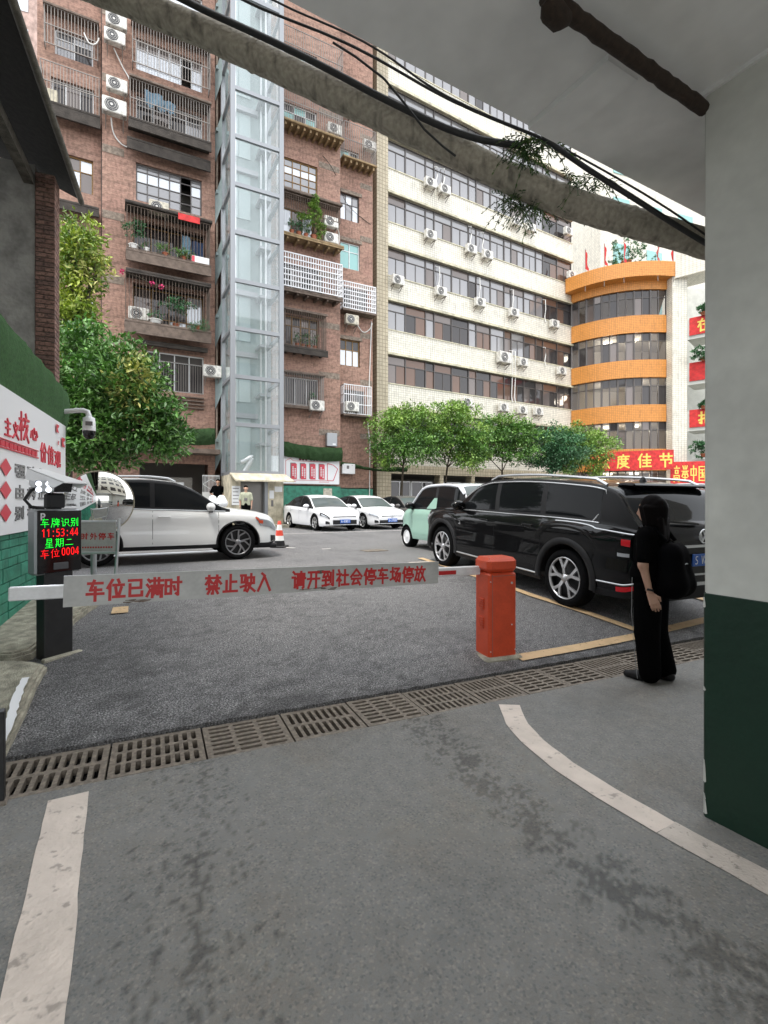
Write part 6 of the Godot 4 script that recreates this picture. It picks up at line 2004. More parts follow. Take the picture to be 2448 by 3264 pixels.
func build_cars() -> void:
	# ---- black seven-seater at the right
	var KB := {"L": 5.2, "xf": 1.66, "xr": -1.44, "r": 0.375, "ra": 0.455, "tumble": 0.13, "clad": 1, "paint": "paint_black", "glass": "car_glass", "frame": "pillars", "rim": 0.74,
		"roof": [-2.6, 0.98, -2.52, 1.10, -2.42, 1.22, -2.08, 1.59, -1.7, 1.66, -0.6, 1.70, 0.2, 1.67, 0.55, 1.60, 1.32, 1.19, 1.5, 1.16, 2.2, 1.06, 2.48, 0.95, 2.6, 0.78],
		"belt": [-2.6, 0.95, -2.45, 1.10, -1.6, 1.14, 0.0, 1.11, 1.1, 1.09, 1.6, 1.07, 2.3, 0.98, 2.6, 0.74], "sill": [-2.6, 0.42, -2.3, 0.30, -1.2, 0.27, 1.2, 0.27, 2.3, 0.26, 2.6, 0.36],
		"wid": [-2.6, 0.80, -2.5, 0.93, -2.25, 0.995, -1.4, 1.02, 1.6, 1.02, 2.2, 0.97, 2.45, 0.86, 2.6, 0.66],
		"wins": [[0.12, 1.18], [-0.92, 0.02], [-1.95, -1.02]], "ws": [0.6, 1.30], "rw": [-2.44, -2.06], "seams": [1.15, 0.07, -0.97], "handles": [0.32, -0.72], "mirror": 1.02, "rails": [-1.95, 0.35], "handle_v": 0.86, "near": 0.93}
	car("seven_seat_suv", "black seven-seat sport utility car with silver roof rails behind the barrier", KB, Vector2(2.39, -6.58), -24.0, func(t: Node3D, K: Dictionary) -> void:
		arch_trim(t, K, 0.085)
		chrome2(t, K, "chrome_trim", M.silver, -1.95, 1.2, 1.0, 0.010, 0.012)
		chrome2(t, K, "chrome_trim", M.silver, -2.5, -1.25, 0.93, 0.011)
		for s in [-1.0, 1.0]:
			var up := MB.new()
			var pts := []
			for i in 25:
				var x := lerpf(-1.98, 0.95, i / 24.0)
				var bp := car_pt(K, x, 1.0)
				var hh: float = cur(K.roof, x) - 0.045 - bp.y
				pts.append(Vector3(x, bp.y + hh * 0.93, s * (bp.z - 0.008 - hh * 0.93 * K.tumble + 0.006)))
			var q := car_pt(K, -1.98, 1.0)
			pts.push_front(Vector3(-2.02, q.y + 0.25, s * (q.z - 0.055)))
			pts.push_front(Vector3(-1.85, q.y + 0.02, s * (q.z)))
			up.tube(pts, 0.011, 6)
			part(up, "chrome_trim", M.silver, t)
		chrome2(t, K, "chrome_trim", M.silver, -0.92, 1.12, 0.10, 0.014)
		chrome2(t, K, "chrome_trim", M.silver, -2.5, -1.98, 0.20, 0.012)
		# muscular shoulders over the wheels
		for s in [-1.0, 1.0]:
			for xw in [K.xf, K.xr]:
				var mb := MB.new()
				var rows := []
				for i in 17:
					var f := i / 16.0
					var x: float = xw - 0.78 + 1.56 * f
					var lift := 0.030 * sin(f * PI)
					var r := PackedVector3Array()
					for k in 5:
						var p := car_pt(K, x, 0.62 + 0.06 * k + 0.12 * sin(f * PI) * 0.5)
						r.append(Vector3(p.x, p.y, s * (p.z + lift * sin(PI * k / 4.0) + 0.001)))
					if s > 0: r.reverse()
					rows.append(r)
				mb.grid(rows)
				part(mb, "shoulder", M.paint_black, t)
		sides2(t, K, "tail_lamp", M.lamp_red, -2.55, -2.30, 0.73, 0.85, 0.008, 0.25)
		for s in [-1.0, 1.0]:
			var tl := MB.new(); tl.bev(Vector3(-2.612, 0.845, s * 0.57 - 0.19), Vector3(-2.585, 0.90, s * 0.57 + 0.19), 0.008); part(tl, "tail_lamp", M.lamp_red, t)
		sides2(t, K, "reverse_lamp", M.lamp_clear, -2.54, -2.25, 0.60, 0.65, 0.010)
		sides2(t, K, "reflector", M.lamp_red, -2.5, -2.25, 0.10, 0.17, 0.008)
		sides2(t, K, "headlight", M.lamp_clear, 2.05, 2.5, 0.74, 0.92, 0.008)
		sides2(t, K, "side_badge", M.silver, 1.02, 1.42, 0.70, 0.78, 0.010, 0.4)
		var mb := MB.new()
		mb.bev(Vector3(-2.20, 1.585, -0.70), Vector3(-1.95, 1.628, 0.70), 0.02)
		part(mb, "spoiler", M.paint_black, t)
		mb = MB.new(); mb.box(Vector3(-2.615, 0.905, -0.70), Vector3(-2.59, 0.935, 0.70)); part(mb, "chrome_trim", M.silver, t)
		mb = MB.new(); mb.box(Vector3(-2.615, 0.46, -0.72), Vector3(-2.59, 0.50, 0.72)); mb.box(Vector3(-2.612, 0.58, -0.6), Vector3(-2.59, 0.60, 0.6)); part(mb, "bumper_trim", M.silver, t)
		mb = MB.new(); mb.bar(Vector3(-2.50, 1.16, 0.02), Vector3(-2.48, 1.20, -0.5), 0.03, 0.02); part(mb, "rear_wiper", M.black_plastic, t)
		mb = MB.new(); mb.X = Transform3D(Basis.IDENTITY, Vector3(-1.75, 1.65, 0)); mb.lathe([Vector2(0.05, 0), Vector2(0.03, 0.05), Vector2(0.0, 0.07)], 10); part(mb, "aerial", M.black_plastic, t)
		for q in [[-2.575, 1.03]]: emblem_ring(t, q[0] - 0.02, q[1] + 0.0, 0.085, -1.0)
		plate(t, -2.622, 0.76, false, "S V8358"))
	# ---- white suv behind the barrier boom
	var KW := {"L": 4.30, "xf": 1.30, "xr": -1.17, "r": 0.345, "ra": 0.41, "tumble": 0.26, "clad": 1, "paint": "paint_pearl", "glass": "car_glass", "frame": "pillars", "rim": 0.74, "rim_mat": "alloy_grey", "spokes": "turbine",
		"roof": [-2.15, 0.85, -2.08, 1.02, -1.95, 1.2, -1.6, 1.50, -1.2, 1.58, -0.4, 1.61, 0.1, 1.57, 0.4, 1.46, 1.08, 1.06, 1.25, 1.03, 1.8, 0.95, 2.02, 0.86, 2.15, 0.68],
		"belt": [-2.15, 0.82, -2.0, 1.0, -1.2, 1.02, 0.0, 0.985, 0.9, 0.955, 1.3, 0.94, 1.9, 0.86, 2.15, 0.63], "sill": [-2.15, 0.38, -1.9, 0.27, -1.0, 0.25, 1.0, 0.25, 1.9, 0.25, 2.15, 0.33],
		"wid": [-2.15, 0.68, -2.05, 0.80, -1.8, 0.875, -1.1, 0.90, 1.3, 0.90, 1.75, 0.86, 2.0, 0.76, 2.15, 0.55],
		"wins": [[-0.22, 0.98], [-1.15, -0.30], [-1.62, -1.22]], "ws": [0.42, 1.08], "rw": [-1.95, -1.6], "seams": [0.92, -0.26, -1.2], "handles": [-0.06, -0.98], "mirror": 0.78, "rails": [-1.6, 0.15], "near": -0.80}
	car("compact_suv", "white compact sport utility car with silver roof rails behind the boom", KW, Vector2(-5.13, -8.95), 62.0, func(t: Node3D, K: Dictionary) -> void:
		arch_trim(t, K, 0.028)
		chrome2(t, K, "chrome_trim", M.silver, -1.6, 1.05, 1.0, 0.010, 0.012)
		sides2(t, K, "headlight", M.lamp_clear, 1.66, 2.12, 0.66, 0.86, 0.008, -0.25)
		sides2(t, K, "indicator", M.barrier_orange, 1.64, 1.80, 0.72, 0.82, 0.012)
		sides2(t, K, "fog_lamp", M.black_plastic, 1.98, 2.12, 0.12, 0.36, 0.006)
		sides2(t, K, "door_moulding", M.paint_pearl, -0.95, 0.72, 0.10, 0.125, 0.012)
		sides2(t, K, "tail_lamp", M.lamp_red, -2.1, -1.85, 0.70, 0.88, 0.008)
		var mb := MB.new(); mb.bev(Vector3(-0.9, 0.16, 0.80), Vector3(0.9, 0.20, 0.90), 0.01); part(mb, "side_step", M.silver, t)
		mb = MB.new(); mb.bev(Vector3(2.14, 0.42, -0.5), Vector3(2.165, 0.62, 0.5), 0.01); part(mb, "grille", M.black_plastic, t)
		mb = MB.new(); mb.bev(Vector3(1.2, 0.20, -0.74), Vector3(2.13, 0.28, 0.74), 0.02); part(mb, "lower_bumper", M.black_plastic, t))
	# ---- mint city car
	var KM := {"L": 3.06, "xf": 1.04, "xr": -0.94, "r": 0.262, "ra": 0.32, "tumble": 0.13, "clad": 0, "paint": "paint_mint", "glass": "car_glass_clear", "side_glass": "car_glass", "frame": "pillars", "rim": 0.66, "spokes": "disc", "rim_mat": "board_white", "roof_mat": "paint_roof_white",
		"roof": [-1.53, 0.80, -1.50, 1.0, -1.42, 1.35, -1.25, 1.55, -0.6, 1.60, 0.0, 1.585, 0.30, 1.53, 0.85, 1.08, 0.98, 1.02, 1.30, 0.93, 1.45, 0.82, 1.53, 0.66],
		"belt": [-1.53, 0.78, -1.45, 0.95, -0.4, 0.98, 0.8, 0.97, 1.2, 0.88, 1.45, 0.76, 1.53, 0.60], "sill": [-1.53, 0.34, -1.4, 0.24, 1.35, 0.24, 1.53, 0.32],
		"wid": [-1.53, 0.60, -1.42, 0.70, -1.1, 0.745, 1.0, 0.745, 1.3, 0.69, 1.45, 0.60, 1.53, 0.46],
		"wins": [[-0.32, 0.80], [-1.28, -0.42]], "ws": [0.32, 0.90], "rw": [-1.45, -1.28], "seams": [0.72, -0.38], "handles": [-0.2], "mirror": 0.72, "mirror_mat": "black_gloss", "near": 0.655}
	car("mint_city_car", "small mint green city car with white roof beyond the black car", KM, Vector2(1.47, -11.05), -25.0, func(t: Node3D, K: Dictionary) -> void:
		sides2(t, K, "headlight", M.black_gloss, 1.28, 1.46, 0.62, 0.86, 0.008)
		sides2(t, K, "door_moulding", M.paint_mint, -0.30, 0.66, 0.20, 0.22, 0.010)
		var mb := MB.new()
		for s in [-1.0, 1.0]:
			mb = MB.new()
			var a := car_pt(K, -0.05, 1.0)
			var p := [Vector3(0.02, a.y + 0.02, s * (a.z + 0.012)), Vector3(-0.42, a.y + 0.02, s * (a.z + 0.012)), Vector3(-0.42, a.y + 0.27, s * (a.z - 0.022)), Vector3(-0.28, a.y + 0.27, s * (a.z - 0.022))]
			if s > 0: p.reverse()
			mb.quad(p[0], p[1], p[2], p[3])
			part(mb, "window_corner_panel", M.paint_mint, t)
		for s in [-1.0, 1.0]:
			mb = MB.new()
			var pts := []
			for i in 13:
				var x := lerpf(0.92, -1.40, i / 12.0)
				var bp := car_pt(K, x, 1.0)
				var hh: float = cur(K.roof, x) - 0.045 - bp.y
				pts.append(Vector3(x, bp.y + hh * 0.99, s * (bp.z - 0.012 - hh * K.tumble)))
			mb.tube(pts, 0.034, 6)
			part(mb, "roof_edge", M.paint_roof_white, t))
	# ---- two white saloons and a grey one facing the yard
	var KS := {"L": 4.62, "xf": 1.38, "xr": -1.30, "r": 0.318, "ra": 0.375, "tumble": 0.42, "clad": 0, "paint": "paint_white", "glass": "car_glass_clear", "frame": "pillars", "rim": 0.70, "spokes": "twin",
		"roof": [-2.31, 0.82, -2.24, 1.0, -1.95, 1.05, -1.7, 1.08, -0.95, 1.36, -0.3, 1.435, 0.1, 1.42, 0.45, 1.33, 1.22, 0.94, 1.4, 0.90, 1.95, 0.80, 2.18, 0.70, 2.31, 0.52],
		"belt": [-2.31, 0.80, -2.15, 0.95, -1.4, 0.96, 0.0, 0.91, 1.0, 0.86, 1.4, 0.83, 2.0, 0.72, 2.2, 0.62, 2.31, 0.48], "sill": [-2.31, 0.34, -2.0, 0.22, 1.9, 0.19, 2.31, 0.24],
		"wid": [-2.31, 0.66, -2.2, 0.78, -1.9, 0.86, -1.2, 0.89, 1.3, 0.89, 1.8, 0.86, 2.1, 0.77, 2.25, 0.66, 2.31, 0.58],
		"wins": [[-0.12, 1.05], [-1.15, -0.20]], "ws": [0.48, 1.24], "rw": [-1.68, -0.98], "seams": [1.02, -0.16, -1.1], "handles": [0.02, -0.92], "mirror": 0.82, "near": -0.80}
	var front := func(kind: int, txt: String) -> Callable:
		return func(t: Node3D, K: Dictionary) -> void:
			var mb := MB.new()
			mb.bev(Vector3(2.27, 0.26, -0.52 if kind == 0 else -0.60), Vector3(2.325, 0.44 if kind == 0 else 0.40, 0.52 if kind == 0 else 0.60), 0.02)
			part(mb, "lower_grille", M.black_plastic, t)
			mb = MB.new(); mb.bev(Vector3(2.22, 0.525, -0.50), Vector3(2.30, 0.565, 0.50), 0.01)
			part(mb, "upper_grille", M.black_gloss, t)
			mb = MB.new(); mb.box(Vector3(2.28, 0.57, -0.5), Vector3(2.305, 0.58, 0.5)); part(mb, "chrome_trim", M.silver, t)
			sides2(t, K, "headlight", M.black_gloss if kind == 0 else M.lamp_clear, 1.86, 2.27, 0.74, 0.95, 0.008, 0.15)
			sides2(t, K, "headlight_lens", M.lamp_clear, 1.95, 2.24, 0.80, 0.86, 0.012)
			sides2(t, K, "air_intake", M.black_plastic, 2.14, 2.27, 0.15, 0.42, 0.008)
			if kind == 1: emblem_ring(t, 2.305, 0.545, 0.06, 1.0)
			if txt: plate(t, 2.335, 0.38, true, txt)
	car("white_saloon", "left of two white saloons, with chrome wheels, nearest the glass lift", KS, Vector2(-4.09, -21.95), 148.0, front.call(0, "A-45M11"))
	var KS2 := KS.duplicate()
	KS2["rim_mat"] = "alloy"; KS2["spokes"] = "turbine"
	car("white_saloon", "right of two white saloons, with black sport bumper, below brick", KS2, Vector2(-2.25, -23.15), 148.0, front.call(1, "D-J702H"))
	var KG := KS.duplicate()
	KG["paint"] = "paint_grey"
	car("grey_saloon", "dark grey saloon half hidden behind the mint city car", KG, Vector2(-0.35, -24.6), 148.0, front.call(2, ""))
	# ---- others half hidden
	var KX := KW.duplicate()
	KX["paint"] = "paint_black"
	var none := func(_t: Node3D, _K: Dictionary) -> void: pass
	car("dark_estate_car", "dark estate car with silver rails peeping over the mint car", KX, Vector2(4.6, -14.9), -25.0, none)
	var KX2 := KX.duplicate()
	KX2["roof_mat"] = "paint_white"; KX2["L"] = 4.3
	car("two_tone_car", "dark car with bright roof between black car and pillar", KX2, Vector2(8.4, -11.2), -25.0, none)

# ---------------------------------------------------------------- people: distance field of tapered bones, meshed as surface nets
func nets(out: MB, bones: Array, cell: float, k: float) -> void:
	var lo := Vector3.ONE * 1e9
	var hi := -lo
	for b in bones:
		var r: float = maxf(b[2], b[3]) + cell * 3 + k * 0.3
		for p in [b[0], b[1]]:
			lo = lo.min(p - Vector3.ONE * r); hi = hi.max(p + Vector3.ONE * r)
	var nx := int((hi.x - lo.x) / cell) + 2
	var ny := int((hi.y - lo.y) / cell) + 2
	var nz := int((hi.z - lo.z) / cell) + 2
	var d := PackedFloat32Array()
	d.resize(nx * ny * nz); d.fill(1.0)
	for b in bones:
		var a: Vector3 = b[0]
		var ba: Vector3 = b[1] - a
		var ll := maxf(ba.length_squared(), 1e-9)
		var ra: float = b[2]
		var rb: float = b[3]
		var m := maxf(ra, rb) + cell * 2.5 + k
		var l := (a.min(b[1]) - Vector3.ONE * m - lo) / cell
		var h := (a.max(b[1]) + Vector3.ONE * m - lo) / cell
		for z in range(maxi(0, int(l.z)), mini(nz - 1, int(h.z) + 1) + 1):
			for y in range(maxi(0, int(l.y)), mini(ny - 1, int(h.y) + 1) + 1):
				var base := (z * ny + y) * nx
				for x in range(maxi(0, int(l.x)), mini(nx - 1, int(h.x) + 1) + 1):
					var p := lo + Vector3(x, y, z) * cell
					var pa := p - a
					var t := clampf(pa.dot(ba) / ll, 0.0, 1.0)
					var v := (pa - ba * t).length() - (ra + (rb - ra) * t)
					var o := d[base + x]
					var e := maxf(k - absf(o - v), 0.0) / k
					d[base + x] = minf(o, v) - e * e * k * 0.25
	var id := PackedInt32Array()
	id.resize(nx * ny * nz); id.fill(-1)
	var vs := PackedVector3Array()
	var nsn := PackedVector3Array()
	var sx := 1
	var sy := nx
	var sz := nx * ny
	var off := [0, sx, sy, sx + sy, sz, sx + sz, sy + sz, sx + sy + sz]
	var E := [[0, 1], [2, 3], [4, 5], [6, 7], [0, 2], [1, 3], [4, 6], [5, 7], [0, 4], [1, 5], [2, 6], [3, 7]]
	for z in nz - 1:
		for y in ny - 1:
			for x in nx - 1:
				var i := z * sz + y * sy + x
				var s := d[i] < 0.0
				var c1 := d[i + sx] < 0.0
				var c2 := d[i + sy] < 0.0
				var c3 := d[i + sx + sy] < 0.0
				var c4 := d[i + sz] < 0.0
				var c5 := d[i + sx + sz] < 0.0
				var c6 := d[i + sy + sz] < 0.0
				var c7 := d[i + sx + sy + sz] < 0.0
				if s == c1 and s == c2 and s == c3 and s == c4 and s == c5 and s == c6 and s == c7: continue
				var sum := Vector3.ZERO
				var n := 0
				for e in E:
					var va := d[i + off[e[0]]]
					var vb := d[i + off[e[1]]]
					if (va < 0.0) == (vb < 0.0): continue
					var t := va / (va - vb)
					var pa := Vector3(e[0] & 1, (e[0] >> 1) & 1, e[0] >> 2)
					var pb := Vector3(e[1] & 1, (e[1] >> 1) & 1, e[1] >> 2)
					sum += pa.lerp(pb, t)
					n += 1
				id[i] = vs.size()
				vs.append(lo + (Vector3(x, y, z) + sum / n) * cell)
				nsn.append(Vector3(d[i + sx] + d[i + sx + sy] + d[i + sx + sz] + d[i + off[7]] - d[i] - d[i + sy] - d[i + sz] - d[i + sy + sz], d[i + sy] + d[i + sx + sy] + d[i + sy + sz] + d[i + off[7]] - d[i] - d[i + sx] - d[i + sz] - d[i + sx + sz], d[i + sz] + d[i + sx + sz] + d[i + sy + sz] + d[i + off[7]] - d[i] - d[i + sx] - d[i + sy] - d[i + sx + sy]).normalized())
	for z in range(1, nz - 1):
		for y in range(1, ny - 1):
			for x in range(1, nx - 1):
				var i := z * sz + y * sy + x
				var s := d[i] < 0.0
				for ax in 3:
					var st: int = [sx, sy, sz][ax]
					if (d[i + st] < 0.0) == s: continue
					var u: int = [sy, sz, sx][ax]
					var w: int = [sz, sx, sy][ax]
					var q := [id[i - u - w], id[i - w], id[i], id[i - u]]
					if q.min() < 0: continue
					if not s: q.reverse()
					out.gq(vs[q[0]], vs[q[1]], vs[q[2]], vs[q[3]], nsn[q[0]], nsn[q[1]], nsn[q[2]], nsn[q[3]])

func hand(bones: Array, wrist: Vector3, dir: Vector3, palmn: Vector3, curl: float, s := 1.0) -> void:
	# palm and five fingers; palmn = the way the palm faces, thumb to the side dir x palmn
	var side := dir.cross(palmn).normalized()
	for f in [-0.026, -0.009, 0.009, 0.026]:
		bones.append([wrist + side * f * 0.5 * s, wrist + dir * 0.085 * s + side * f * s, 0.015 * s, 0.013 * s])
	var len := [0.062, 0.072, 0.068, 0.052]
	for i in 4:
		var f: float = [0.028, 0.010, -0.010, -0.028][i]
		var a := wrist + dir * 0.088 * s + side * f * s
		var d1 := (dir + palmn * curl * 0.5 + side * f * 3.0).normalized()
		var d2 := (dir + palmn * curl * 1.3).normalized()
		var b: Vector3 = a + d1 * len[i] * 0.5 * s
		bones.append([a, b, 0.0095 * s, 0.0085 * s])
		bones.append([b, b + d2 * len[i] * 0.5 * s, 0.0085 * s, 0.0068 * s])
	var tb := wrist + dir * 0.030 * s + side * 0.028 * s
	var tm := tb + (dir * 0.7 + side * 0.7).normalized() * 0.034 * s
	bones.append([wrist + dir * 0.012 * s + side * 0.01 * s, tb, 0.014 * s, 0.013 * s])
	bones.append([tb, tm, 0.012 * s, 0.0105 * s])
	bones.append([tm, tm + (dir + palmn * 0.4).normalized() * 0.030 * s, 0.010 * s, 0.008 * s])

func head_bones(c: Vector3, s := 1.0) -> Array:   # faces +x
	return [[c + Vector3(0, 0.02, 0) * s, c + Vector3(-0.015, 0.04, 0) * s, 0.082 * s, 0.085 * s], [c + Vector3(0.015, -0.03, 0) * s, c + Vector3(0.03, -0.075, 0) * s, 0.062 * s, 0.038 * s],
		[c + Vector3(0.078, 0.005, 0) * s, c + Vector3(0.098, -0.028, 0) * s, 0.010 * s, 0.014 * s], [c + Vector3(0.072, -0.058, -0.012) * s, c + Vector3(0.072, -0.058, 0.012) * s, 0.010 * s, 0.010 * s],
		[c + Vector3(-0.005, -0.005, 0.078) * s, c + Vector3(-0.01, 0.02, 0.082) * s, 0.016 * s, 0.018 * s], [c + Vector3(-0.005, -0.005, -0.078) * s, c + Vector3(-0.01, 0.02, -0.082) * s, 0.016 * s, 0.018 * s]]

func build_people() -> void:
	# the woman by the pillar: +x is forward, -z her left
	var t := thing("person", "woman in black with long black hair and backpack, standing by the pillar", "person", Vector3(2.33, 0, -4.38), 128)
	var mb := MB.new()
	var body := head_bones(Vector3(0.015, 1.475, 0))
	body.append_array([[Vector3(-0.01, 1.40, 0), Vector3(-0.02, 1.28, 0), 0.048, 0.06],
		[Vector3(-0.02, 1.24, -0.13), Vector3(-0.02, 1.24, 0.13), 0.07, 0.07], [Vector3(0, 1.2, -0.06), Vector3(0, 0.95, -0.07), 0.09, 0.09], [Vector3(0, 1.2, 0.06), Vector3(0, 0.95, 0.07), 0.09, 0.09],
		[Vector3(-0.02, 1.25, -0.17), Vector3(-0.03, 1.02, -0.215), 0.045, 0.037], [Vector3(-0.03, 1.02, -0.215), Vector3(-0.085, 0.80, -0.215), 0.036, 0.025],
		[Vector3(-0.02, 1.25, 0.17), Vector3(0.02, 1.02, 0.21), 0.045, 0.037], [Vector3(0.02, 1.02, 0.21), Vector3(0.10, 0.84, 0.15), 0.035, 0.025],
		[Vector3(0, 0.88, -0.08), Vector3(0.01, 0.46, -0.085), 0.085, 0.055], [Vector3(0.01, 0.46, -0.085), Vector3(-0.02, 0.08, -0.085), 0.052, 0.036],
		[Vector3(0, 0.88, 0.08), Vector3(0.01, 0.46, 0.085), 0.085, 0.055], [Vector3(0.01, 0.46, 0.085), Vector3(-0.02, 0.08, 0.085), 0.052, 0.036]])
	nets(mb, body, 0.013, 0.03)
	var hb := []
	hand(hb, Vector3(-0.087, 0.79, -0.215), Vector3(-0.42, -0.90, 0.0).normalized(), Vector3(0.55, -0.25, 0.8).normalized(), 0.55)
	nets(mb, hb, 0.0042, 0.008)
	hb = []
	hand(hb, Vector3(0.105, 0.835, 0.15), Vector3(0.3, -0.9, -0.3).normalized(), Vector3(-0.9, -0.3, -0.3).normalized(), 0.6)
	nets(mb, hb, 0.0055, 0.008)
	part(mb, "body", M.skin, t)
	mb = MB.new()   # t-shirt
	nets(mb, [[Vector3(-0.02, 1.265, -0.125), Vector3(-0.02, 1.265, 0.125), 0.080, 0.080], [Vector3(-0.01, 1.22, -0.07), Vector3(0.0, 0.93, -0.085), 0.115, 0.120], [Vector3(-0.01, 1.22, 0.07), Vector3(0.0, 0.93, 0.085), 0.115, 0.120],
		[Vector3(0.02, 1.15, -0.03), Vector3(0.02, 1.15, 0.03), 0.125, 0.125], [Vector3(0.03, 0.92, -0.05), Vector3(0.03, 0.92, 0.05), 0.125, 0.125],
		[Vector3(-0.02, 1.25, -0.160), Vector3(-0.03, 1.08, -0.208), 0.062, 0.060], [Vector3(-0.02, 1.25, 0.160), Vector3(0.0, 1.08, 0.205), 0.062, 0.060]], 0.012, 0.022)
	part(mb, "t_shirt", M.cloth_black, t)
	mb = MB.new()   # wide trousers
	nets(mb, [[Vector3(0, 0.90, -0.05), Vector3(0, 0.90, 0.05), 0.125, 0.125], [Vector3(-0.01, 0.84, -0.075), Vector3(-0.005, 0.42, -0.085), 0.116, 0.102], [Vector3(-0.005, 0.42, -0.085), Vector3(-0.03, 0.09, -0.09), 0.100, 0.088],
		[Vector3(0, 0.84, 0.075), Vector3(0.01, 0.42, 0.095), 0.116, 0.102], [Vector3(0.01, 0.42, 0.095), Vector3(-0.07, 0.09, 0.11), 0.100, 0.088]], 0.012, 0.012)
	part(mb, "trousers", M.cloth_black, t)
	mb = MB.new()   # piping down the trouser seam
	mb.tube([Vector3(0.075, 0.90, -0.185), Vector3(0.08, 0.6, -0.185), Vector3(0.06, 0.3, -0.185), Vector3(0.03, 0.04, -0.185)], 0.003, 5)
	part(mb, "seam_piping", M.grey_metal, t)
	mb = MB.new()   # hair to below the shoulders
	var hs := [[Vector3(-0.015, 1.515, 0), Vector3(-0.03, 1.50, 0), 0.100, 0.104], [Vector3(-0.05, 1.48, 0), Vector3(-0.065, 1.38, 0), 0.092, 0.070]]
	rng.seed = 31
	for k in 26:   # strands falling round the head
		var an := lerpf(0.55, TAU - 0.55, k / 25.0)
		var rx := 0.088 + rng.randf() * 0.008
		var top := Vector3(cos(an) * rx - 0.022, 1.50, sin(an) * rx)
		var low := Vector3(cos(an) * rx * 0.92 - 0.03, 1.345 + rng.randf_range(-0.02, 0.015), sin(an) * rx * 0.9)
		hs.append([top, low, 0.022 + rng.randf() * 0.006, 0.010])
	for k in 7:
		var z := -0.06 + k * 0.02
		hs.append([Vector3(-0.10, 1.40, z), Vector3(-0.125, 1.20 + rng.randf_range(-0.03, 0.03), z * 0.8), 0.026, 0.012])
	nets(mb, hs, 0.007, 0.006)
	part(mb, "hair", M.hair, t)
	mb = MB.new()   # shoes
	for s in [[-0.085, 0.03], [0.085, -0.05]]:
		nets(mb, [[Vector3(s[1] - 0.07, 0.042, s[0]), Vector3(s[1] + 0.05, 0.040, s[0]), 0.042, 0.040], [Vector3(s[1] + 0.05, 0.036, s[0]), Vector3(s[1] + 0.14, 0.030, s[0]), 0.040, 0.030]], 0.009, 0.02)
	part(mb, "shoes", M.black_plastic, t)
	mb = MB.new()
	mb.tube([Vector3(-0.11, 0.815, -0.215), Vector3(-0.085, 0.825, -0.243), Vector3(-0.055, 0.812, -0.215), Vector3(-0.08, 0.805, -0.187), Vector3(-0.11, 0.815, -0.215)], 0.010, 6)
	part(mb, "bracelet", M.black_plastic, t)
	# backpack, a thing of its own
	var b := thing("backpack", "round black backpack worn by the woman in black", "backpack", Vector3(2.33, 0.72, -4.38), 128)
	mb = MB.new()
	nets(mb, [[Vector3(-0.18, 0.40, -0.05), Vector3(-0.18, 0.40, 0.05), 0.085, 0.085], [Vector3(-0.20, 0.15, -0.07), Vector3(-0.20, 0.15, 0.07), 0.110, 0.110], [Vector3(-0.18, 0.36, -0.06), Vector3(-0.21, 0.14, -0.08), 0.10, 0.11], [Vector3(-0.18, 0.36, 0.06), Vector3(-0.21, 0.14, 0.08), 0.10, 0.11]], 0.014, 0.05)
	part(mb, "bag", M.cloth_black2, b)
	for s in [-1.0, 1.0]:
		mb = MB.new()
		mb.tube([Vector3(-0.16, 0.50, s * 0.09), Vector3(-0.08, 0.60, s * 0.105), Vector3(0.02, 0.60, s * 0.12), Vector3(0.10, 0.50, s * 0.13), Vector3(0.10, 0.35, s * 0.15), Vector3(-0.02, 0.22, s * 0.20), Vector3(-0.14, 0.15, s * 0.14)], 0.018, 6)
		part(mb, "strap", M.cloth_black2, b)
	mb = MB.new(); mb.tube([Vector3(-0.13, 0.47, -0.03), Vector3(-0.16, 0.51, -0.01), Vector3(-0.19, 0.48, 0.01)], 0.006, 6); part(mb, "top_loop", M.cloth_black2, b)
	for q in [[0.10, 0.30], [0.06, 0.08]]:
		mb = MB.new(); mb.tube([Vector3(-0.255 - q[0] * 0.2, q[1], -q[0]), Vector3(-0.285, q[1] + 0.02, 0), Vector3(-0.255 - q[0] * 0.2, q[1], q[0])], 0.005, 5); part(mb, "zip", M.grey_metal, b)
	# people at the lift; +x is forward
	var man := func(label: String, at: Vector3, turn: float, h: float, shirt: String, trousers: String, pose: int) -> void:
		var s := h / 1.75
		var p := thing("person", label, "person", at, turn)
		var m := MB.new()
		var bones := head_bones(Vector3(0.01, 1.63, 0), 1.04)
		var armL := [Vector3(0.02, 1.12, -0.25), Vector3(0.06, 0.87, -0.24)]
		var armR := [Vector3(0.02, 1.12, 0.25), Vector3(0.06, 0.87, 0.24)]
		if pose == 1:
			armL = [Vector3(-0.05, 1.13, -0.32), Vector3(0.05, 0.98, -0.17)]
			armR = [Vector3(-0.05, 1.13, 0.32), Vector3(0.05, 0.98, 0.17)]
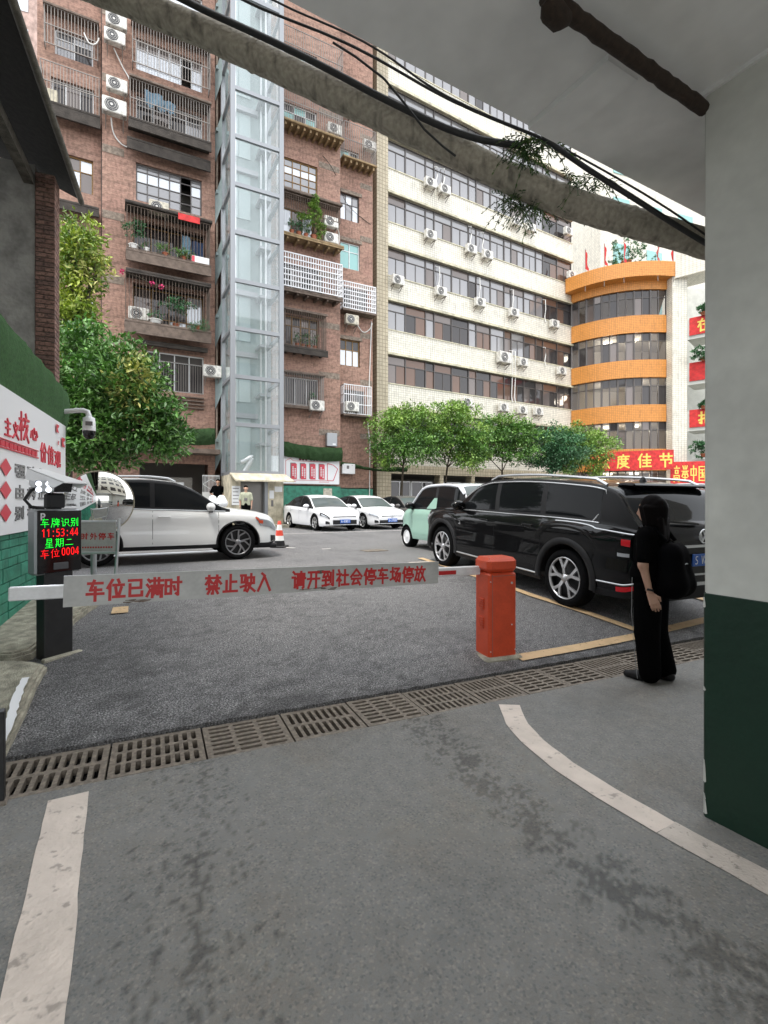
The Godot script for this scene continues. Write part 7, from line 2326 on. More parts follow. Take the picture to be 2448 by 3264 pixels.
		bones.append_array([[Vector3(0, 1.53, 0), Vector3(-0.01, 1.42, 0), 0.055, 0.07], [Vector3(0, 1.38, -0.14), Vector3(0, 1.38, 0.14), 0.075, 0.075], [Vector3(0, 1.3, -0.07), Vector3(0, 1.0, -0.07), 0.10, 0.095], [Vector3(0, 1.3, 0.07), Vector3(0, 1.0, 0.07), 0.10, 0.095],
			[Vector3(0, 1.38, -0.19), armL[0], 0.052, 0.043], [armL[0], armL[1], 0.041, 0.028], [Vector3(0, 1.38, 0.19), armR[0], 0.052, 0.043], [armR[0], armR[1], 0.041, 0.028],
			[Vector3(0, 0.95, -0.09), Vector3(0.01, 0.5, -0.10), 0.095, 0.065], [Vector3(0.01, 0.5, -0.10), Vector3(-0.02, 0.09, -0.10), 0.06, 0.042], [Vector3(0, 0.95, 0.09), Vector3(0.01, 0.5, 0.10), 0.095, 0.065], [Vector3(0.01, 0.5, 0.10), Vector3(-0.02, 0.09, 0.10), 0.06, 0.042]])
		nets(m, bones, 0.018, 0.03)
		for q in [[armL, -1.0], [armR, 1.0]]:
			var hb2 := []
			var dr: Vector3 = (q[0][1] - q[0][0]).normalized()
			hand(hb2, q[0][1] + dr * 0.005, dr, Vector3(0.2, 0, -q[1]).normalized(), 0.35)
			nets(m, hb2, 0.007, 0.008)
		part(m, "body", M.skin, p)
		m = MB.new()
		var eL: Vector3 = Vector3(0, 1.38, -0.19).lerp(armL[0], 0.85)
		var eR: Vector3 = Vector3(0, 1.38, 0.19).lerp(armR[0], 0.85)
		nets(m, [[Vector3(0, 1.39, -0.13), Vector3(0, 1.39, 0.13), 0.088, 0.088], [Vector3(0, 1.32, -0.08), Vector3(0, 0.93, -0.08), 0.125, 0.118], [Vector3(0, 1.32, 0.08), Vector3(0, 0.93, 0.08), 0.125, 0.118], [Vector3(0, 1.38, -0.19), eL, 0.075, 0.070], [Vector3(0, 1.38, 0.19), eR, 0.075, 0.070]], 0.018, 0.04)
		part(m, "shirt", M[shirt], p)
		m = MB.new()
		nets(m, [[Vector3(0, 0.94, -0.06), Vector3(0, 0.94, 0.06), 0.118, 0.118], [Vector3(0, 0.88, -0.09), Vector3(0.01, 0.5, -0.10), 0.108, 0.085], [Vector3(0.01, 0.5, -0.10), Vector3(-0.02, 0.12, -0.10), 0.083, 0.072], [Vector3(0, 0.88, 0.09), Vector3(0.01, 0.5, 0.10), 0.108, 0.085], [Vector3(0.01, 0.5, 0.10), Vector3(-0.02, 0.12, 0.10), 0.083, 0.072]], 0.018, 0.03)
		part(m, "trousers", M[trousers], p)
		m = MB.new()
		nets(m, [[Vector3(-0.02, 1.685, 0), Vector3(-0.03, 1.66, 0), 0.092, 0.094], [Vector3(0.03, 1.71, -0.03), Vector3(0.03, 1.71, 0.03), 0.052, 0.052]], 0.014, 0.02)
		part(m, "hair", M.hair, p)
		m = MB.new()
		for q in [-0.10, 0.10]: nets(m, [[Vector3(-0.06, 0.045, q), Vector3(0.14, 0.038, q), 0.046, 0.038]], 0.014, 0.02)
		part(m, "shoes", M.black_plastic, p)
		if pose == 0:
			m = MB.new(); m.bev(Vector3(0.118, 1.10, -0.06), Vector3(0.132, 1.22, 0.07), 0.004)
			part(m, "shirt_print", M.ink, p)
		p.scale = Vector3.ONE * s
	var st := Vector3(5.72, 0, -21.6).rotated(Vector3.UP, deg_to_rad(28.3))
	man.call("man in a pale yellow t-shirt standing before the lift door", Vector3(-5.75, 0.56, -20.9), -75, 1.66, "cloth_cream", "cloth_black", 0)
	man.call("person in black with hands on hips at the white gate", Vector3(-7.58, 0.85, -22.9), -75, 1.72, "cloth_black2", "cloth_black", 1)
	man.call("person in dark clothes in the shadowy doorway of the brick block", Vector3(-9.25, 0.60, -23.2), -75, 1.70, "cloth_navy", "cloth_black", 0)

# ---------------------------------------------------------------- things in the lane
func build_props() -> void:
	# ---- barrier: cabinet, arm, panel with lettering
	var base := gpt(1.09, -4.90)
	var t := thing("barrier_gate", "orange barrier cabinet with a white boom and lettered panel across the lane", "barrier", base)
	var rot := Transform3D(Basis(Vector3.UP, deg_to_rad(20)), Vector3.ZERO)
	var mb := MB.new(); mb.X = rot
	mb.bev(Vector3(-0.155, -0.02, -0.125), Vector3(0.155, 0.80, 0.125), 0.018)
	part(mb, "cabinet", M.barrier_orange, t)
	mb = MB.new(); mb.X = rot
	mb.bev(Vector3(-0.165, 0.803, -0.135), Vector3(0.165, 0.945, 0.135), 0.035)
	part(mb, "cap", M.barrier_orange, t)
	mb = MB.new(); mb.X = rot
	mb.box(Vector3(-0.115, 0.02, 0.1251), Vector3(-0.112, 0.79, 0.127)); mb.box(Vector3(-0.115, 0.77, 0.1252), Vector3(0.14, 0.773, 0.1272))
	part(mb, "door_seam", M.ink, t)
	for q in [[0.10, 0.70, 0.012], [0.10, 0.30, 0.007], [-0.135, 0.72, 0.006], [-0.135, 0.06, 0.006], [0.135, 0.06, 0.006]]:
		mb = MB.new(); mb.X = rot * Transform3D(Basis(Vector3.RIGHT, PI / 2), Vector3(q[0], q[1], 0.125))
		mb.lathe([Vector2(q[2], 0), Vector2(q[2], 0.004), Vector2(0, 0.005)], 10); part(mb, "bolt", M.silver, t)
	for y in [0.54, 0.36]:
		for k in 5:
			mb = MB.new(); mb.X = rot
			mb.bar(Vector3(-0.161, y - k * 0.022, -0.045), Vector3(-0.161, y - k * 0.022, 0.04), 0.010, 0.014)
			part(mb, "vent_louvre", M.barrier_orange, t)
	mb = MB.new(); mb.X = rot
	apron_plate(mb)
	part(mb, "footing", M.concrete, t)
	var A := Vector3(-2.30, 0.985, -3.075) - base
	var B := Vector3(0.93, 0.885, -4.90) - base
	var ax := (B - A).normalized()
	var up := Vector3.UP - ax * ax.y
	up = up.normalized()
	var nz := ax.cross(up)
	var F := Transform3D(Basis(ax, up, nz), A)
	var ln := (B - A).length()
	mb = MB.new(); mb.X = F
	mb.bev(Vector3(0, -0.042, -0.025), Vector3(ln, 0.042, 0.02), 0.006)
	part(mb, "boom_arm", M.boom_white, t)
	var off := 0.285
	var PL := 2.917
	mb = MB.new(); mb.X = F
	mb.box(Vector3(off + PL + 0.01, -0.025, 0.021), Vector3(off + PL + 0.21, 0.012, 0.023))
	part(mb, "red_reflector", M.red_paint, t)
	mb = MB.new(); mb.X = F
	mb.box(Vector3(off, -0.097, 0.022), Vector3(off + PL, 0.097, 0.030))
	mb.box(Vector3(off, 0.0972, 0.016), Vector3(off + PL, 0.101, 0.034))
	var pn := part(mb, "lettered_panel", M.boom_face, t)
	for g in [["车位已满时", 0.042, 0.244], ["禁止驶入", 0.295, 0.465], ["请开到社会停车场停放", 0.517, 0.953]]:
		var n: int = g[0].length()
		var w: float = (g[2] - g[1]) * PL / n
		letters(pn, F, g[0], off + g[1] * PL, 0.072, 0.0302, w, w * 0.90, 0.138, 0.0185, 0.0012, "red_paint")
	rng.seed = 21
	for q in [[1.83, -0.085, 0.30], [1.95, 0.05, 0.14], [0.62, -0.09, 0.12]]:
		mb = MB.new(); mb.X = F
		for k in 9:
			var x: float = q[0] + rng.randf() * q[2]
			var y: float = q[1] + rng.randf_range(-0.008, 0.012)
			mb.quad(Vector3(x, y, 0.0306), Vector3(x + 0.02 + rng.randf() * 0.05, y - 0.003, 0.0306), Vector3(x + 0.03 + rng.randf() * 0.05, y + 0.004 + rng.randf() * 0.006, 0.0306), Vector3(x + 0.004, y + 0.004 + rng.randf() * 0.004, 0.0306))
		part(mb, "scuff", M.slab_brown, pn)
	# ---- plate reader with display
	var kb := gpt(-2.86, -4.40)
	t = thing("plate_reader", "black plate reader post with glowing red and green display", "plate reader", kb, 65.3)
	mb = MB.new(); mb.bev(Vector3(-0.125, -0.05, -0.10), Vector3(0.125, 0.80, 0.02), 0.008); part(mb, "post", M.black_metal, t)
	mb = MB.new(); mb.bev(Vector3(-0.16, -0.04, 0.02), Vector3(0.18, 0.015, 0.08), 0.01); part(mb, "footing", M.concrete, t)
	var y0 := 0.725
	var H := 0.56
	mb = MB.new(); mb.bev(Vector3(-0.205, y0, -0.09), Vector3(0.205, y0 + H, 0.03), 0.02); part(mb, "display_case", M.grey_metal, t)
	mb = MB.new(); mb.bev(Vector3(-0.192, y0 + 0.012, 0.028), Vector3(0.192, y0 + H - 0.012, 0.036), 0.004); var scr := part(mb, "display_screen", M.black_gloss, t)
	var lines := [["车牌识别", "led_green", 0.085, 0.170, 0.41], ["星期二", "led_green", 0.085, 0.145, 0.235], ["车位", "led_red", 0.085, 0.170, 0.145]]
	for q in lines: letters(scr, Transform3D.IDENTITY, q[0], -q[3] + (0.012 if q[0] == "星期二" else 0.0), y0 + q[4] + 0.075, 0.0365, 0.094 * 0.92, 0.076, 0.080, 0.0040, 0.001, q[1], "display_sign")
	for q in [["11:53:44", 0.0, 0.355, 0.094, 0.72], ["0004", 0.088, 0.185, 0.094, 0.72]]:
		var tx := part(latin(q[0], q[3], 0.001, "Droid Sans Mono"), "display_line", M.led_red, scr)
		tx.position = Vector3(q[1], y0 + q[2], 0.0372); tx.scale = Vector3(q[4], 1, 1)
	var pt := part(latin("P", 0.085, 0.001), "parking_mark", M.silver, scr)
	pt.position = Vector3(-0.15, y0 + H - 0.065, 0.0372)
	mb = MB.new(); mb.bev(Vector3(-0.06, y0 + 0.035, 0.036), Vector3(0.07, y0 + 0.095, 0.041), 0.003); part(mb, "sensor_window", M.fan_dark, t)
	mb = MB.new(); mb.bev(Vector3(-0.10, y0 + H, -0.05), Vector3(0.06, y0 + H + 0.14, 0.03), 0.02); part(mb, "camera_foot", M.black_plastic, t)
	# camera housing with hood and four lamps
	var cam := Transform3D(Basis(Vector3.UP, deg_to_rad(12)) * Basis(Vector3.RIGHT, deg_to_rad(13)), Vector3(-0.02, y0 + H + 0.23, 0.02))
	mb = MB.new(); mb.X = cam
	mb.bev(Vector3(-0.10, -0.075, -0.20), Vector3(0.10, 0.05, 0.07), 0.02); part(mb, "camera_body", M.silver, t)
	mb = MB.new(); mb.X = cam
	mb.quad(Vector3(-0.13, 0.045, 0.20), Vector3(0.13, 0.045, 0.20), Vector3(0.09, 0.075, -0.24), Vector3(-0.09, 0.075, -0.24))
	mb.quad(Vector3(-0.09, 0.066, -0.24), Vector3(0.09, 0.066, -0.24), Vector3(0.13, 0.036, 0.20), Vector3(-0.13, 0.036, 0.20))
	for s in [-1.0, 1.0]:
		mb.quad(Vector3(s * 0.13, 0.04, 0.20), Vector3(s * 0.135, -0.02, 0.12), Vector3(s * 0.105, -0.02, -0.22), Vector3(s * 0.09, 0.07, -0.24))
	mb.quad(Vector3(-0.13, 0.036, 0.20), Vector3(0.13, 0.036, 0.20), Vector3(0.13, 0.045, 0.20), Vector3(-0.13, 0.045, 0.20))
	part(mb, "camera_hood", M.board_white, t)
	mb = MB.new(); mb.X = cam; mb.box(Vector3(-0.09, -0.066, 0.071), Vector3(0.09, 0.042, 0.076)); part(mb, "camera_front", M.black_gloss, t)
	cam = Transform3D(Basis(Vector3.UP, deg_to_rad(-32)), Vector3(-0.10, y0 + H + 0.20, 0.0))
	mb = MB.new(); mb.X = cam; mb.bev(Vector3(-0.075, -0.06, 0.0), Vector3(0.045, 0.045, 0.076), 0.01); part(mb, "lamp_block", M.grey_metal, t)
	for q in [[-0.05, 0.015], [0.02, 0.015], [-0.05, -0.035], [0.02, -0.035]]:
		mb = MB.new(); mb.X = cam * Transform3D(Basis(Vector3.RIGHT, PI / 2), Vector3(q[0], q[1], 0.077))
		mb.lathe([Vector2(0.021, 0.0), Vector2(0.017, 0.006), Vector2(0.0, 0.008)], 12)
		part(mb, "fill_lamp", M.led_white, t)
	var sp := SpotLight3D.new()
	sp.name = "fill_lamp_light"; sp.light_energy = 0.5; sp.spot_angle = 50; sp.light_size = 0.05; sp.spot_range = 12; sp.shadow_enabled = true
	sp.spot_attenuation = 2.0
	sp.light_color = Color(0.93, 0.95, 1.0)
	t.add_child(sp, true)
	sp.transform = cam * Transform3D(Basis(Vector3.UP, PI), Vector3(-0.015, -0.01, 0.10))
	mb = MB.new(); mb.tube([Vector3(-0.10, y0 + H + 0.20, -0.05), Vector3(-0.20, y0 + H + 0.16, -0.04), Vector3(-0.26, y0 + H + 0.08, -0.02), Vector3(-0.22, y0 + H + 0.02, 0.0), Vector3(-0.12, y0 + H + 0.005, 0.0)], 0.014, 8); part(mb, "cable", M.black_plastic, t)
	mb = MB.new(); mb.bev(Vector3(0.02, y0 + H + 0.0, -0.04), Vector3(0.16, y0 + H + 0.022, 0.02), 0.006); part(mb, "top_plate", M.board_white, t)
	# ---- convex mirror
	var mg := gpt(-3.88, -6.85)
	t = thing("convex_mirror", "round convex traffic mirror behind the plate reader", "mirror", mg, 25)
	var cy := 1.55 - mg.y
	mb = MB.new(); mb.tube([Vector3(-0.08, 0, -0.1), Vector3(-0.08, cy + 0.2, -0.1)], 0.038, 12); part(mb, "post", M.grey_metal, t)
	mb = MB.new(); mb.X = Transform3D(Basis.IDENTITY, Vector3(-0.08, 0, -0.1)); mb.lathe([Vector2(0.11, 0), Vector2(0.08, 0.05), Vector2(0.06, 0.14), Vector2(0.04, 0.16)], 8, false); part(mb, "post_foot", M.black_plastic, t)
	var mx := Transform3D(Basis(Vector3.RIGHT, PI / 2 + 0.06), Vector3(0, cy, 0))
	mb = MB.new(); mb.X = mx
	var pr := []
	for k in 15:
		var a := (1.0 - k / 14.0) * 0.78
		pr.append(Vector2(0.42 / sin(0.78) * sin(a), 0.42 / sin(0.78) * (cos(a) - cos(0.78))))
	mb.lathe(pr, 40); part(mb, "mirror_face", M.mirror, t)
	mb = MB.new(); mb.X = mx
	mb.lathe([Vector2(0.417, -0.03), Vector2(0.426, -0.025), Vector2(0.428, 0.004), Vector2(0.424, 0.010), Vector2(0.417, 0.006)], 40); part(mb, "rim", M.elev_base, t)
	mb = MB.new(); mb.X = mx
	mb.lathe([Vector2(0.0, -0.05), Vector2(0.415, -0.03)], 30); part(mb, "back", M.barrier_orange, t)
	# ---- stand with a small board
	var sg := gpt(-3.62, -6.38)
	t = thing("sign_stand", "small grey sign stand with red lettering beside the plate reader", "sign", sg, 8)
	var yb := 0.89 - sg.y
	mb = MB.new(); mb.box(Vector3(-0.24, yb + 0.03, -0.008), Vector3(0.20, yb + 0.40, 0.008)); var pb := part(mb, "board", M.boom_face, t)
	letters(pb, Transform3D.IDENTITY, "时外停车", -0.215, yb + 0.27, 0.009, 0.105, 0.085, 0.085, 0.011, 0.001, "red_paint")
	mb = MB.new()
	for k in 12: mb.box(Vector3(-0.20 + k * 0.031, yb + 0.075, 0.0085), Vector3(-0.18 + k * 0.031, yb + 0.095, 0.0095))
	part(mb, "small_print", M.red_paint, pb)
	for y in [yb, yb + 0.40]:
		mb = MB.new(); mb.bev(Vector3(-0.25, y, -0.016), Vector3(0.21, y + 0.028, 0.016), 0.006); part(mb, "rail", M.silver, t)
	for q in [[0.245, 0.235, 0.0], [-0.27, -0.29, 0.0]]:
		mb = MB.new(); mb.tube([Vector3(q[1] - 0.06, 0, 0), Vector3(q[0], yb + 0.45, 0)], 0.018, 10); part(mb, "leg", M.silver, t)
	for q in [-0.35, 0.175]:
		mb = MB.new(); mb.bev(Vector3(q - 0.03, 0, -0.2), Vector3(q + 0.03, 0.03, 0.2), 0.01); part(mb, "foot", M.silver, t)
	# ---- cone
	t = thing("traffic_cone", "red and white traffic cone in front of the white car", "traffic cone", gpt(-2.63, -12.62))
	mb = MB.new(); mb.bev(Vector3(-0.2, 0, -0.2), Vector3(0.2, 0.04, 0.2), 0.012); part(mb, "base", M.black_plastic, t)
	var bands := [[0.03, 0.17, "black_plastic"], [0.17, 0.29, "cone_white"], [0.29, 0.43, "cone_red"], [0.43, 0.57, "cone_white"], [0.57, 0.66, "cone_red"]]
	for q in bands:
		mb = MB.new()
		var r0 := 0.15 - q[0] * 0.17 as float
		var r1 := 0.15 - q[1] * 0.17 as float
		mb.lathe([Vector2(r0, q[0]), Vector2(r1, q[1])] + ([Vector2(0, q[1])] if q[1] > 0.6 else []), 20)
		part(mb, "band", M[q[2]], t)
	# ---- scooters behind the white car
	for q in [[-7.55, -21.4, "white scooter with a rounded cover, left of two by the lift"], [-6.95, -20.7, "white scooter with a rounded cover, right of two by the lift"]]:
		t = thing("scooter", q[2], "scooter", gpt(q[0], q[1]), -20, "scooters by the lift")
		for x in [-0.6, 0.6]:
			mb = MB.new(); mb.X = Transform3D(Basis(Vector3.RIGHT, PI / 2), Vector3(x, 0.22, 0)); mb.lathe([Vector2(0.1, -0.05), Vector2(0.21, -0.05), Vector2(0.23, 0), Vector2(0.21, 0.05), Vector2(0.1, 0.05)], 18); part(mb, "wheel", M.tyre, t)
		mb = MB.new(); nets(mb, [[Vector3(-0.55, 0.5, 0), Vector3(-0.1, 0.5, 0), 0.17, 0.15], [Vector3(-0.1, 0.36, 0), Vector3(0.4, 0.34, 0), 0.11, 0.10], [Vector3(0.42, 0.4, 0), Vector3(0.32, 0.95, 0), 0.14, 0.10]], 0.03, 0.06); part(mb, "body", M.paint_white, t)
		mb = MB.new(); mb.bev(Vector3(-0.62, 0.67, -0.13), Vector3(-0.02, 0.76, 0.13), 0.03); part(mb, "seat", M.black_plastic, t)
		mb = MB.new(); mb.tube([Vector3(0.3, 1.0, -0.33), Vector3(0.34, 1.05, -0.1), Vector3(0.34, 1.05, 0.1), Vector3(0.3, 1.0, 0.33)], 0.018, 8); part(mb, "handlebar", M.black_plastic, t)
		mb = MB.new(); nets(mb, [[Vector3(0.34, 1.08, 0), Vector3(0.30, 1.24, 0), 0.22, 0.17]], 0.03, 0.03); part(mb, "cover", M.board_white, t)
func apron_plate(mb: MB) -> void:
	mb.bev(Vector3(-0.21, -0.08, -0.16), Vector3(0.20, 0.008, 0.175), 0.02)

# ---------------------------------------------------------------- foliage
func leaf(mb: MB, p: Vector3, d: Vector3, nn: Vector3, l: float, w: float) -> void:
	var s := d.cross(nn).normalized() * w * 0.5
	var mid := p + d * l * 0.45 + nn * l * 0.06
	var tip := p + d * l - nn * l * 0.05
	mb.tri(p, mid + s, tip); mb.tri(p, tip, mid - s)
func V(x: float, y: float, z: float) -> Vector3: return Vector3(x, y, z)
func rdir() -> Vector3:
	var v := Vector3(rng.randfn(), rng.randfn(), rng.randfn())
	return v.normalized() if v.length() > 1e-4 else Vector3.UP
# blobs: [centre, radii, clumps]
func crown(parent: Node, blobs: Array, per: int, l: float, w: float, pal: Array, spread: float, called := "crown", grow := 1.05) -> void:
	var mb := MB.new()
	mb.use_col = true
	for b in blobs:
		for k in b[2]:
			var dr := rdir()
			var rad := pow(rng.randf(), 0.4) * grow
			var c: Vector3 = b[0] + dr * (b[1] as Vector3) * rad
			var base: Color = pal[rng.randi() % pal.size()]
			if b.size() > 3: base = base.lerp(b[3], pow(rng.randf(), 0.6))
			var tone := rng.randf_range(0.75, 1.25)
			var out := (dr + Vector3(0, 0.5, 0)).normalized()
			for i in per:
				var q := c + rdir() * Vector3(1.2, 0.7, 1.2) * spread * pow(rng.randf(), 0.5)
				var d := (out * 0.8 + rdir() + Vector3(0, -0.25, 0)).normalized()
				var nn := (Vector3.UP * 0.9 + rdir() * 0.8)
				nn = (nn - d * nn.dot(d)).normalized()
				var g := tone * rng.randf_range(0.75, 1.25)
				mb.col = Color(base.r * g, base.g * g, base.b * g)
				leaf(mb, q, d, nn, l * rng.randf_range(0.7, 1.25), w * rng.randf_range(0.75, 1.2))
	part(mb, called, M.leaf, parent)
func tree(label: String, at: Vector3, trunk: Array, blobs: Array, per: int, l: float, w: float, pal: Array, spread: float, group: String) -> Node3D:
	var t := thing("tree", label, "tree", at, 0, group)
	var mb := MB.new()
	mb.tube(trunk[0], trunk[1], 9)
	for b in blobs:
		var f: Vector3 = trunk[0][-1]
		var c: Vector3 = b[0]
		var m := f.lerp(c, 0.5) + Vector3(rng.randf_range(-0.15, 0.15), rng.randf_range(-0.1, 0.25), rng.randf_range(-0.15, 0.15))
		mb.tube([trunk[0][-2], f, m, c], [trunk[1][-1] * 0.8, trunk[1][-1] * 0.6, trunk[1][-1] * 0.4, 0.012], 6)
		for k in 4: mb.tube([m, c + rdir() * (b[1] as Vector3) * 0.5, c + rdir() * (b[1] as Vector3) * 0.85], [trunk[1][-1] * 0.3, 0.014, 0.006], 5)
	part(mb, "trunk", M.bark, t)
	crown(t, blobs, per, l, w, pal, spread, "crown", 1.36 if group.begins_with("row") else 1.05)
	return t
func potted(label: String, at: Vector3, ry: float, pot: String, pw: float, ph: float, blobs: Array, per: int, l: float, w: float, pal: Array) -> void:
	var t := thing("potted_plant", label, "plant", at.rotated(Vector3.UP, deg_to_rad(ry)), ry, "balcony plants")
	var mb := MB.new()
	mb.lathe([Vector2(pw * 0.7, 0), Vector2(pw, ph), Vector2(pw * 1.1, ph), Vector2(pw * 1.1, ph * 0.9)], 14); mb.lathe([Vector2(pw, ph * 0.92), Vector2(0, ph * 0.92)], 14, false)
	part(mb, "pot", M[pot], t)
	mb = MB.new()
	for b in blobs: mb.tube([Vector3(0, ph * 0.8, 0), (b[0] as Vector3) * 0.6 + Vector3(0, ph * 0.4, 0.02), b[0]], [0.02, 0.014, 0.006], 5)
	part(mb, "stem", M.bark, t)
	crown(t, blobs, per, l, w, pal, 0.12, "leaves")
func build_green() -> void:
	rng.seed = 101
	var G1 := [Color(0.075, 0.19, 0.03), Color(0.10, 0.24, 0.045), Color(0.055, 0.14, 0.03), Color(0.13, 0.26, 0.06)]
	var Y := Color(0.55, 0.52, 0.16)
	var YG := Color(0.34, 0.40, 0.05)
	# glossy tree behind the sign board
	tree("large glossy leaved tree with pale blossom behind the white sign board", V(-7.3, 0.4, -13.0), [[V(0, 0, 0), V(0.05, 1.2, 0), V(0.3, 2.2, 0.1)], [0.16, 0.13, 0.10]],
		[[V(0.55, 4.2, 0.3), V(1.15, 1.0, 1.0), 120], [V(-0.4, 4.7, 0.1), V(0.9, 1.0, 0.9), 90], [V(1.35, 3.3, 0.5), V(0.75, 0.75, 0.8), 75], [V(0.2, 3.0, 0.7), V(0.95, 0.7, 0.6), 70], [V(1.2, 3.95, 0.8), V(0.42, 0.75, 0.35), 42, Y], [V(0.3, 2.3, 0.5), V(0.9, 0.4, 0.5), 32], [V(1.75, 2.8, 0.3), V(0.55, 0.6, 0.5), 40], [V(-0.75, 3.5, 0.5), V(0.9, 0.9, 0.7), 80], [V(-0.5, 2.6, 0.6), V(0.8, 0.6, 0.6), 50]], 32, 0.16, 0.068, G1, 0.30, "trees at the left")
	tree("tall yellow green shrub climbing beside the dark annex", V(-8.85, 0.4, -14.0), [[V(0, 0, 0), V(0.1, 3.0, 0), V(0.35, 5.0, 0)], [0.12, 0.10, 0.07]],
		[[V(0.3, 8.2, 0), V(0.55, 0.9, 0.5), 75, YG], [V(0.15, 7.1, 0), V(0.62, 0.8, 0.5), 70, YG], [V(0.2, 6.2, 0.1), V(0.6, 0.7, 0.5), 60, YG], [V(0.75, 7.6, 0.1), V(0.32, 0.55, 0.3), 22, Y], [V(0.3, 5.3, 0.2), V(0.8, 0.6, 0.6), 50, YG]], 24, 0.16, 0.066, G1, 0.28, "trees at the left")
	# row before the office block
	var G2 := [Color(0.095, 0.21, 0.035), Color(0.13, 0.26, 0.05), Color(0.07, 0.16, 0.035)]
	var G3 := [Color(0.05, 0.15, 0.06), Color(0.07, 0.18, 0.075), Color(0.045, 0.12, 0.05)]
	var LG := Color(0.22, 0.34, 0.06)
	tree("leftmost tree of the row before the office block, next to the pier", V(0.9, 0.4, -27.6), [[V(0, 0, 0), V(0.05, 1.6, 0), V(0.15, 3.1, 0)], [0.10, 0.085, 0.06]],
		[[V(0.3, 5.2, 0), V(1.5, 0.9, 1.1), 120, LG], [V(-0.5, 4.3, 0.2), V(0.9, 0.7, 0.8), 60], [V(0.9, 4.2, 0.3), V(1.0, 0.8, 0.8), 70], [V(0.5, 5.9, 0), V(0.9, 0.45, 0.8), 45, LG], [V(-0.8, 3.4, 0.3), V(0.4, 0.4, 0.4), 18, LG]], 34, 0.17, 0.085, G2, 0.36, "row of trees before the office block")
	tree("second tree of the row before the office block, yellowish top", V(3.5, 0.4, -28.6), [[V(0, 0, 0), V(-0.05, 1.7, 0), V(0.1, 3.1, 0)], [0.10, 0.085, 0.06]],
		[[V(0.4, 5.4, 0), V(1.5, 1.1, 1.1), 130, LG], [V(-0.5, 4.6, 0.2), V(1.0, 0.9, 0.8), 65], [V(1.3, 4.5, 0.3), V(0.9, 0.9, 0.8), 70], [V(1.4, 3.6, 0.5), V(0.8, 0.6, 0.6), 45, LG], [V(0.6, 6.3, 0), V(0.7, 0.4, 0.6), 30, LG]], 34, 0.17, 0.085, G2, 0.36, "row of trees before the office block")
	tree("third tree of the row before the office block, dark green", V(7.2, 0.4, -30.6), [[V(0, 0, 0), V(0.05, 1.6, 0), V(0, 3.0, 0)], [0.10, 0.085, 0.06]],
		[[V(-0.2, 5.2, 0), V(1.7, 0.95, 1.1), 130], [V(1.0, 4.6, 0.2), V(1.3, 0.9, 0.9), 90], [V(-1.2, 4.4, 0.2), V(0.9, 0.8, 0.8), 60], [V(0.2, 5.9, 0), V(0.9, 0.4, 0.7), 30, LG]], 34, 0.17, 0.085, G2, 0.36, "row of trees before the office block")
	tree("bluish green round tree in front of the curved bay", V(10.6, 0.4, -31.5), [[V(0, 0, 0), V(-0.05, 1.4, 0), V(0, 2.7, 0)], [0.10, 0.085, 0.06]],
		[[V(-0.4, 4.6, 0.2), V(1.3, 1.1, 1.1), 130], [V(0.7, 4.3, 0.4), V(1.1, 0.9, 0.9), 90], [V(-0.2, 3.8, 0.4), V(1.3, 0.6, 0.8), 60], [V(0.6, 3.4, 0.4), V(0.5, 0.4, 0.4), 20, LG]], 36, 0.16, 0.08, G3, 0.36, "row of trees before the office block")
	tree("rightmost tree of the row, light green beside the red banner", V(13.2, 0.4, -33.6), [[V(0, 0, 0), V(0.05, 1.4, 0), V(0.1, 2.8, 0)], [0.10, 0.085, 0.06]],
		[[V(-0.3, 5.3, 0.2), V(1.4, 0.9, 1.0), 110, LG], [V(0.5, 4.7, 0.4), V(1.5, 0.8, 0.9), 110, LG], [V(-0.8, 4.3, 0.4), V(1.0, 0.8, 0.8), 50], [V(0.7, 3.4, 0.5), V(0.5, 0.5, 0.4), 22, LG]], 34, 0.17, 0.085, G2, 0.36, "row of trees before the office block")
	# balcony plants, in the facade frames
	var zA := -24.6
	var zC := -25.4
	potted("bush in a white basin on the fourth floor balcony", V(0.75, 12.3, zA + 0.6), 28.3, "pot_white", 0.2, 0.24, [[V(0.05, 0.95, 0), V(0.42, 0.36, 0.3), 26]], 16, 0.11, 0.05, G3)
	potted("spiky plant in the middle of the fourth floor balcony", V(2.0, 12.3, zA + 0.65), 28.3, "terracotta", 0.14, 0.16, [[V(0, 0.35, 0), V(0.3, 0.2, 0.2), 14]], 14, 0.16, 0.025, G2)
	potted("spiky plant near the right end of the fourth floor balcony", V(2.75, 12.3, zA + 0.65), 28.3, "terracotta", 0.14, 0.16, [[V(0, 0.32, 0), V(0.42, 0.2, 0.2), 18]], 14, 0.16, 0.025, G2)
	potted("small white pot beside the basin on the fourth floor balcony", V(1.25, 12.3, zA + 0.65), 28.3, "pot_white", 0.12, 0.2, [[V(0, 0.35, 0), V(0.15, 0.15, 0.12), 6]], 10, 0.10, 0.03, G2)
	potted("broad umbrella shaped plant on the third floor balcony", V(2.45, 9.3, zA + 0.5), 28.3, "terracotta", 0.15, 0.18, [[V(0, 1.05, 0.1), V(0.75, 0.22, 0.3), 34], [V(0.1, 0.75, 0.1), V(0.3, 0.3, 0.2), 14]], 16, 0.11, 0.05, G3)
	potted("planter trough on the third floor balcony", V(1.6, 9.3, zA + 0.65), 28.3, "pot_white", 0.26, 0.16, [[V(0, 0.35, 0), V(0.3, 0.18, 0.15), 12]], 14, 0.10, 0.04, G3)
	potted("trailing spiky plant at the right end of the third floor balcony", V(3.35, 9.3, zA + 0.72), 28.3, "terracotta", 0.13, 0.15, [[V(0, 0.12, 0.15), V(0.4, 0.25, 0.15), 18]], 14, 0.18, 0.024, G3)
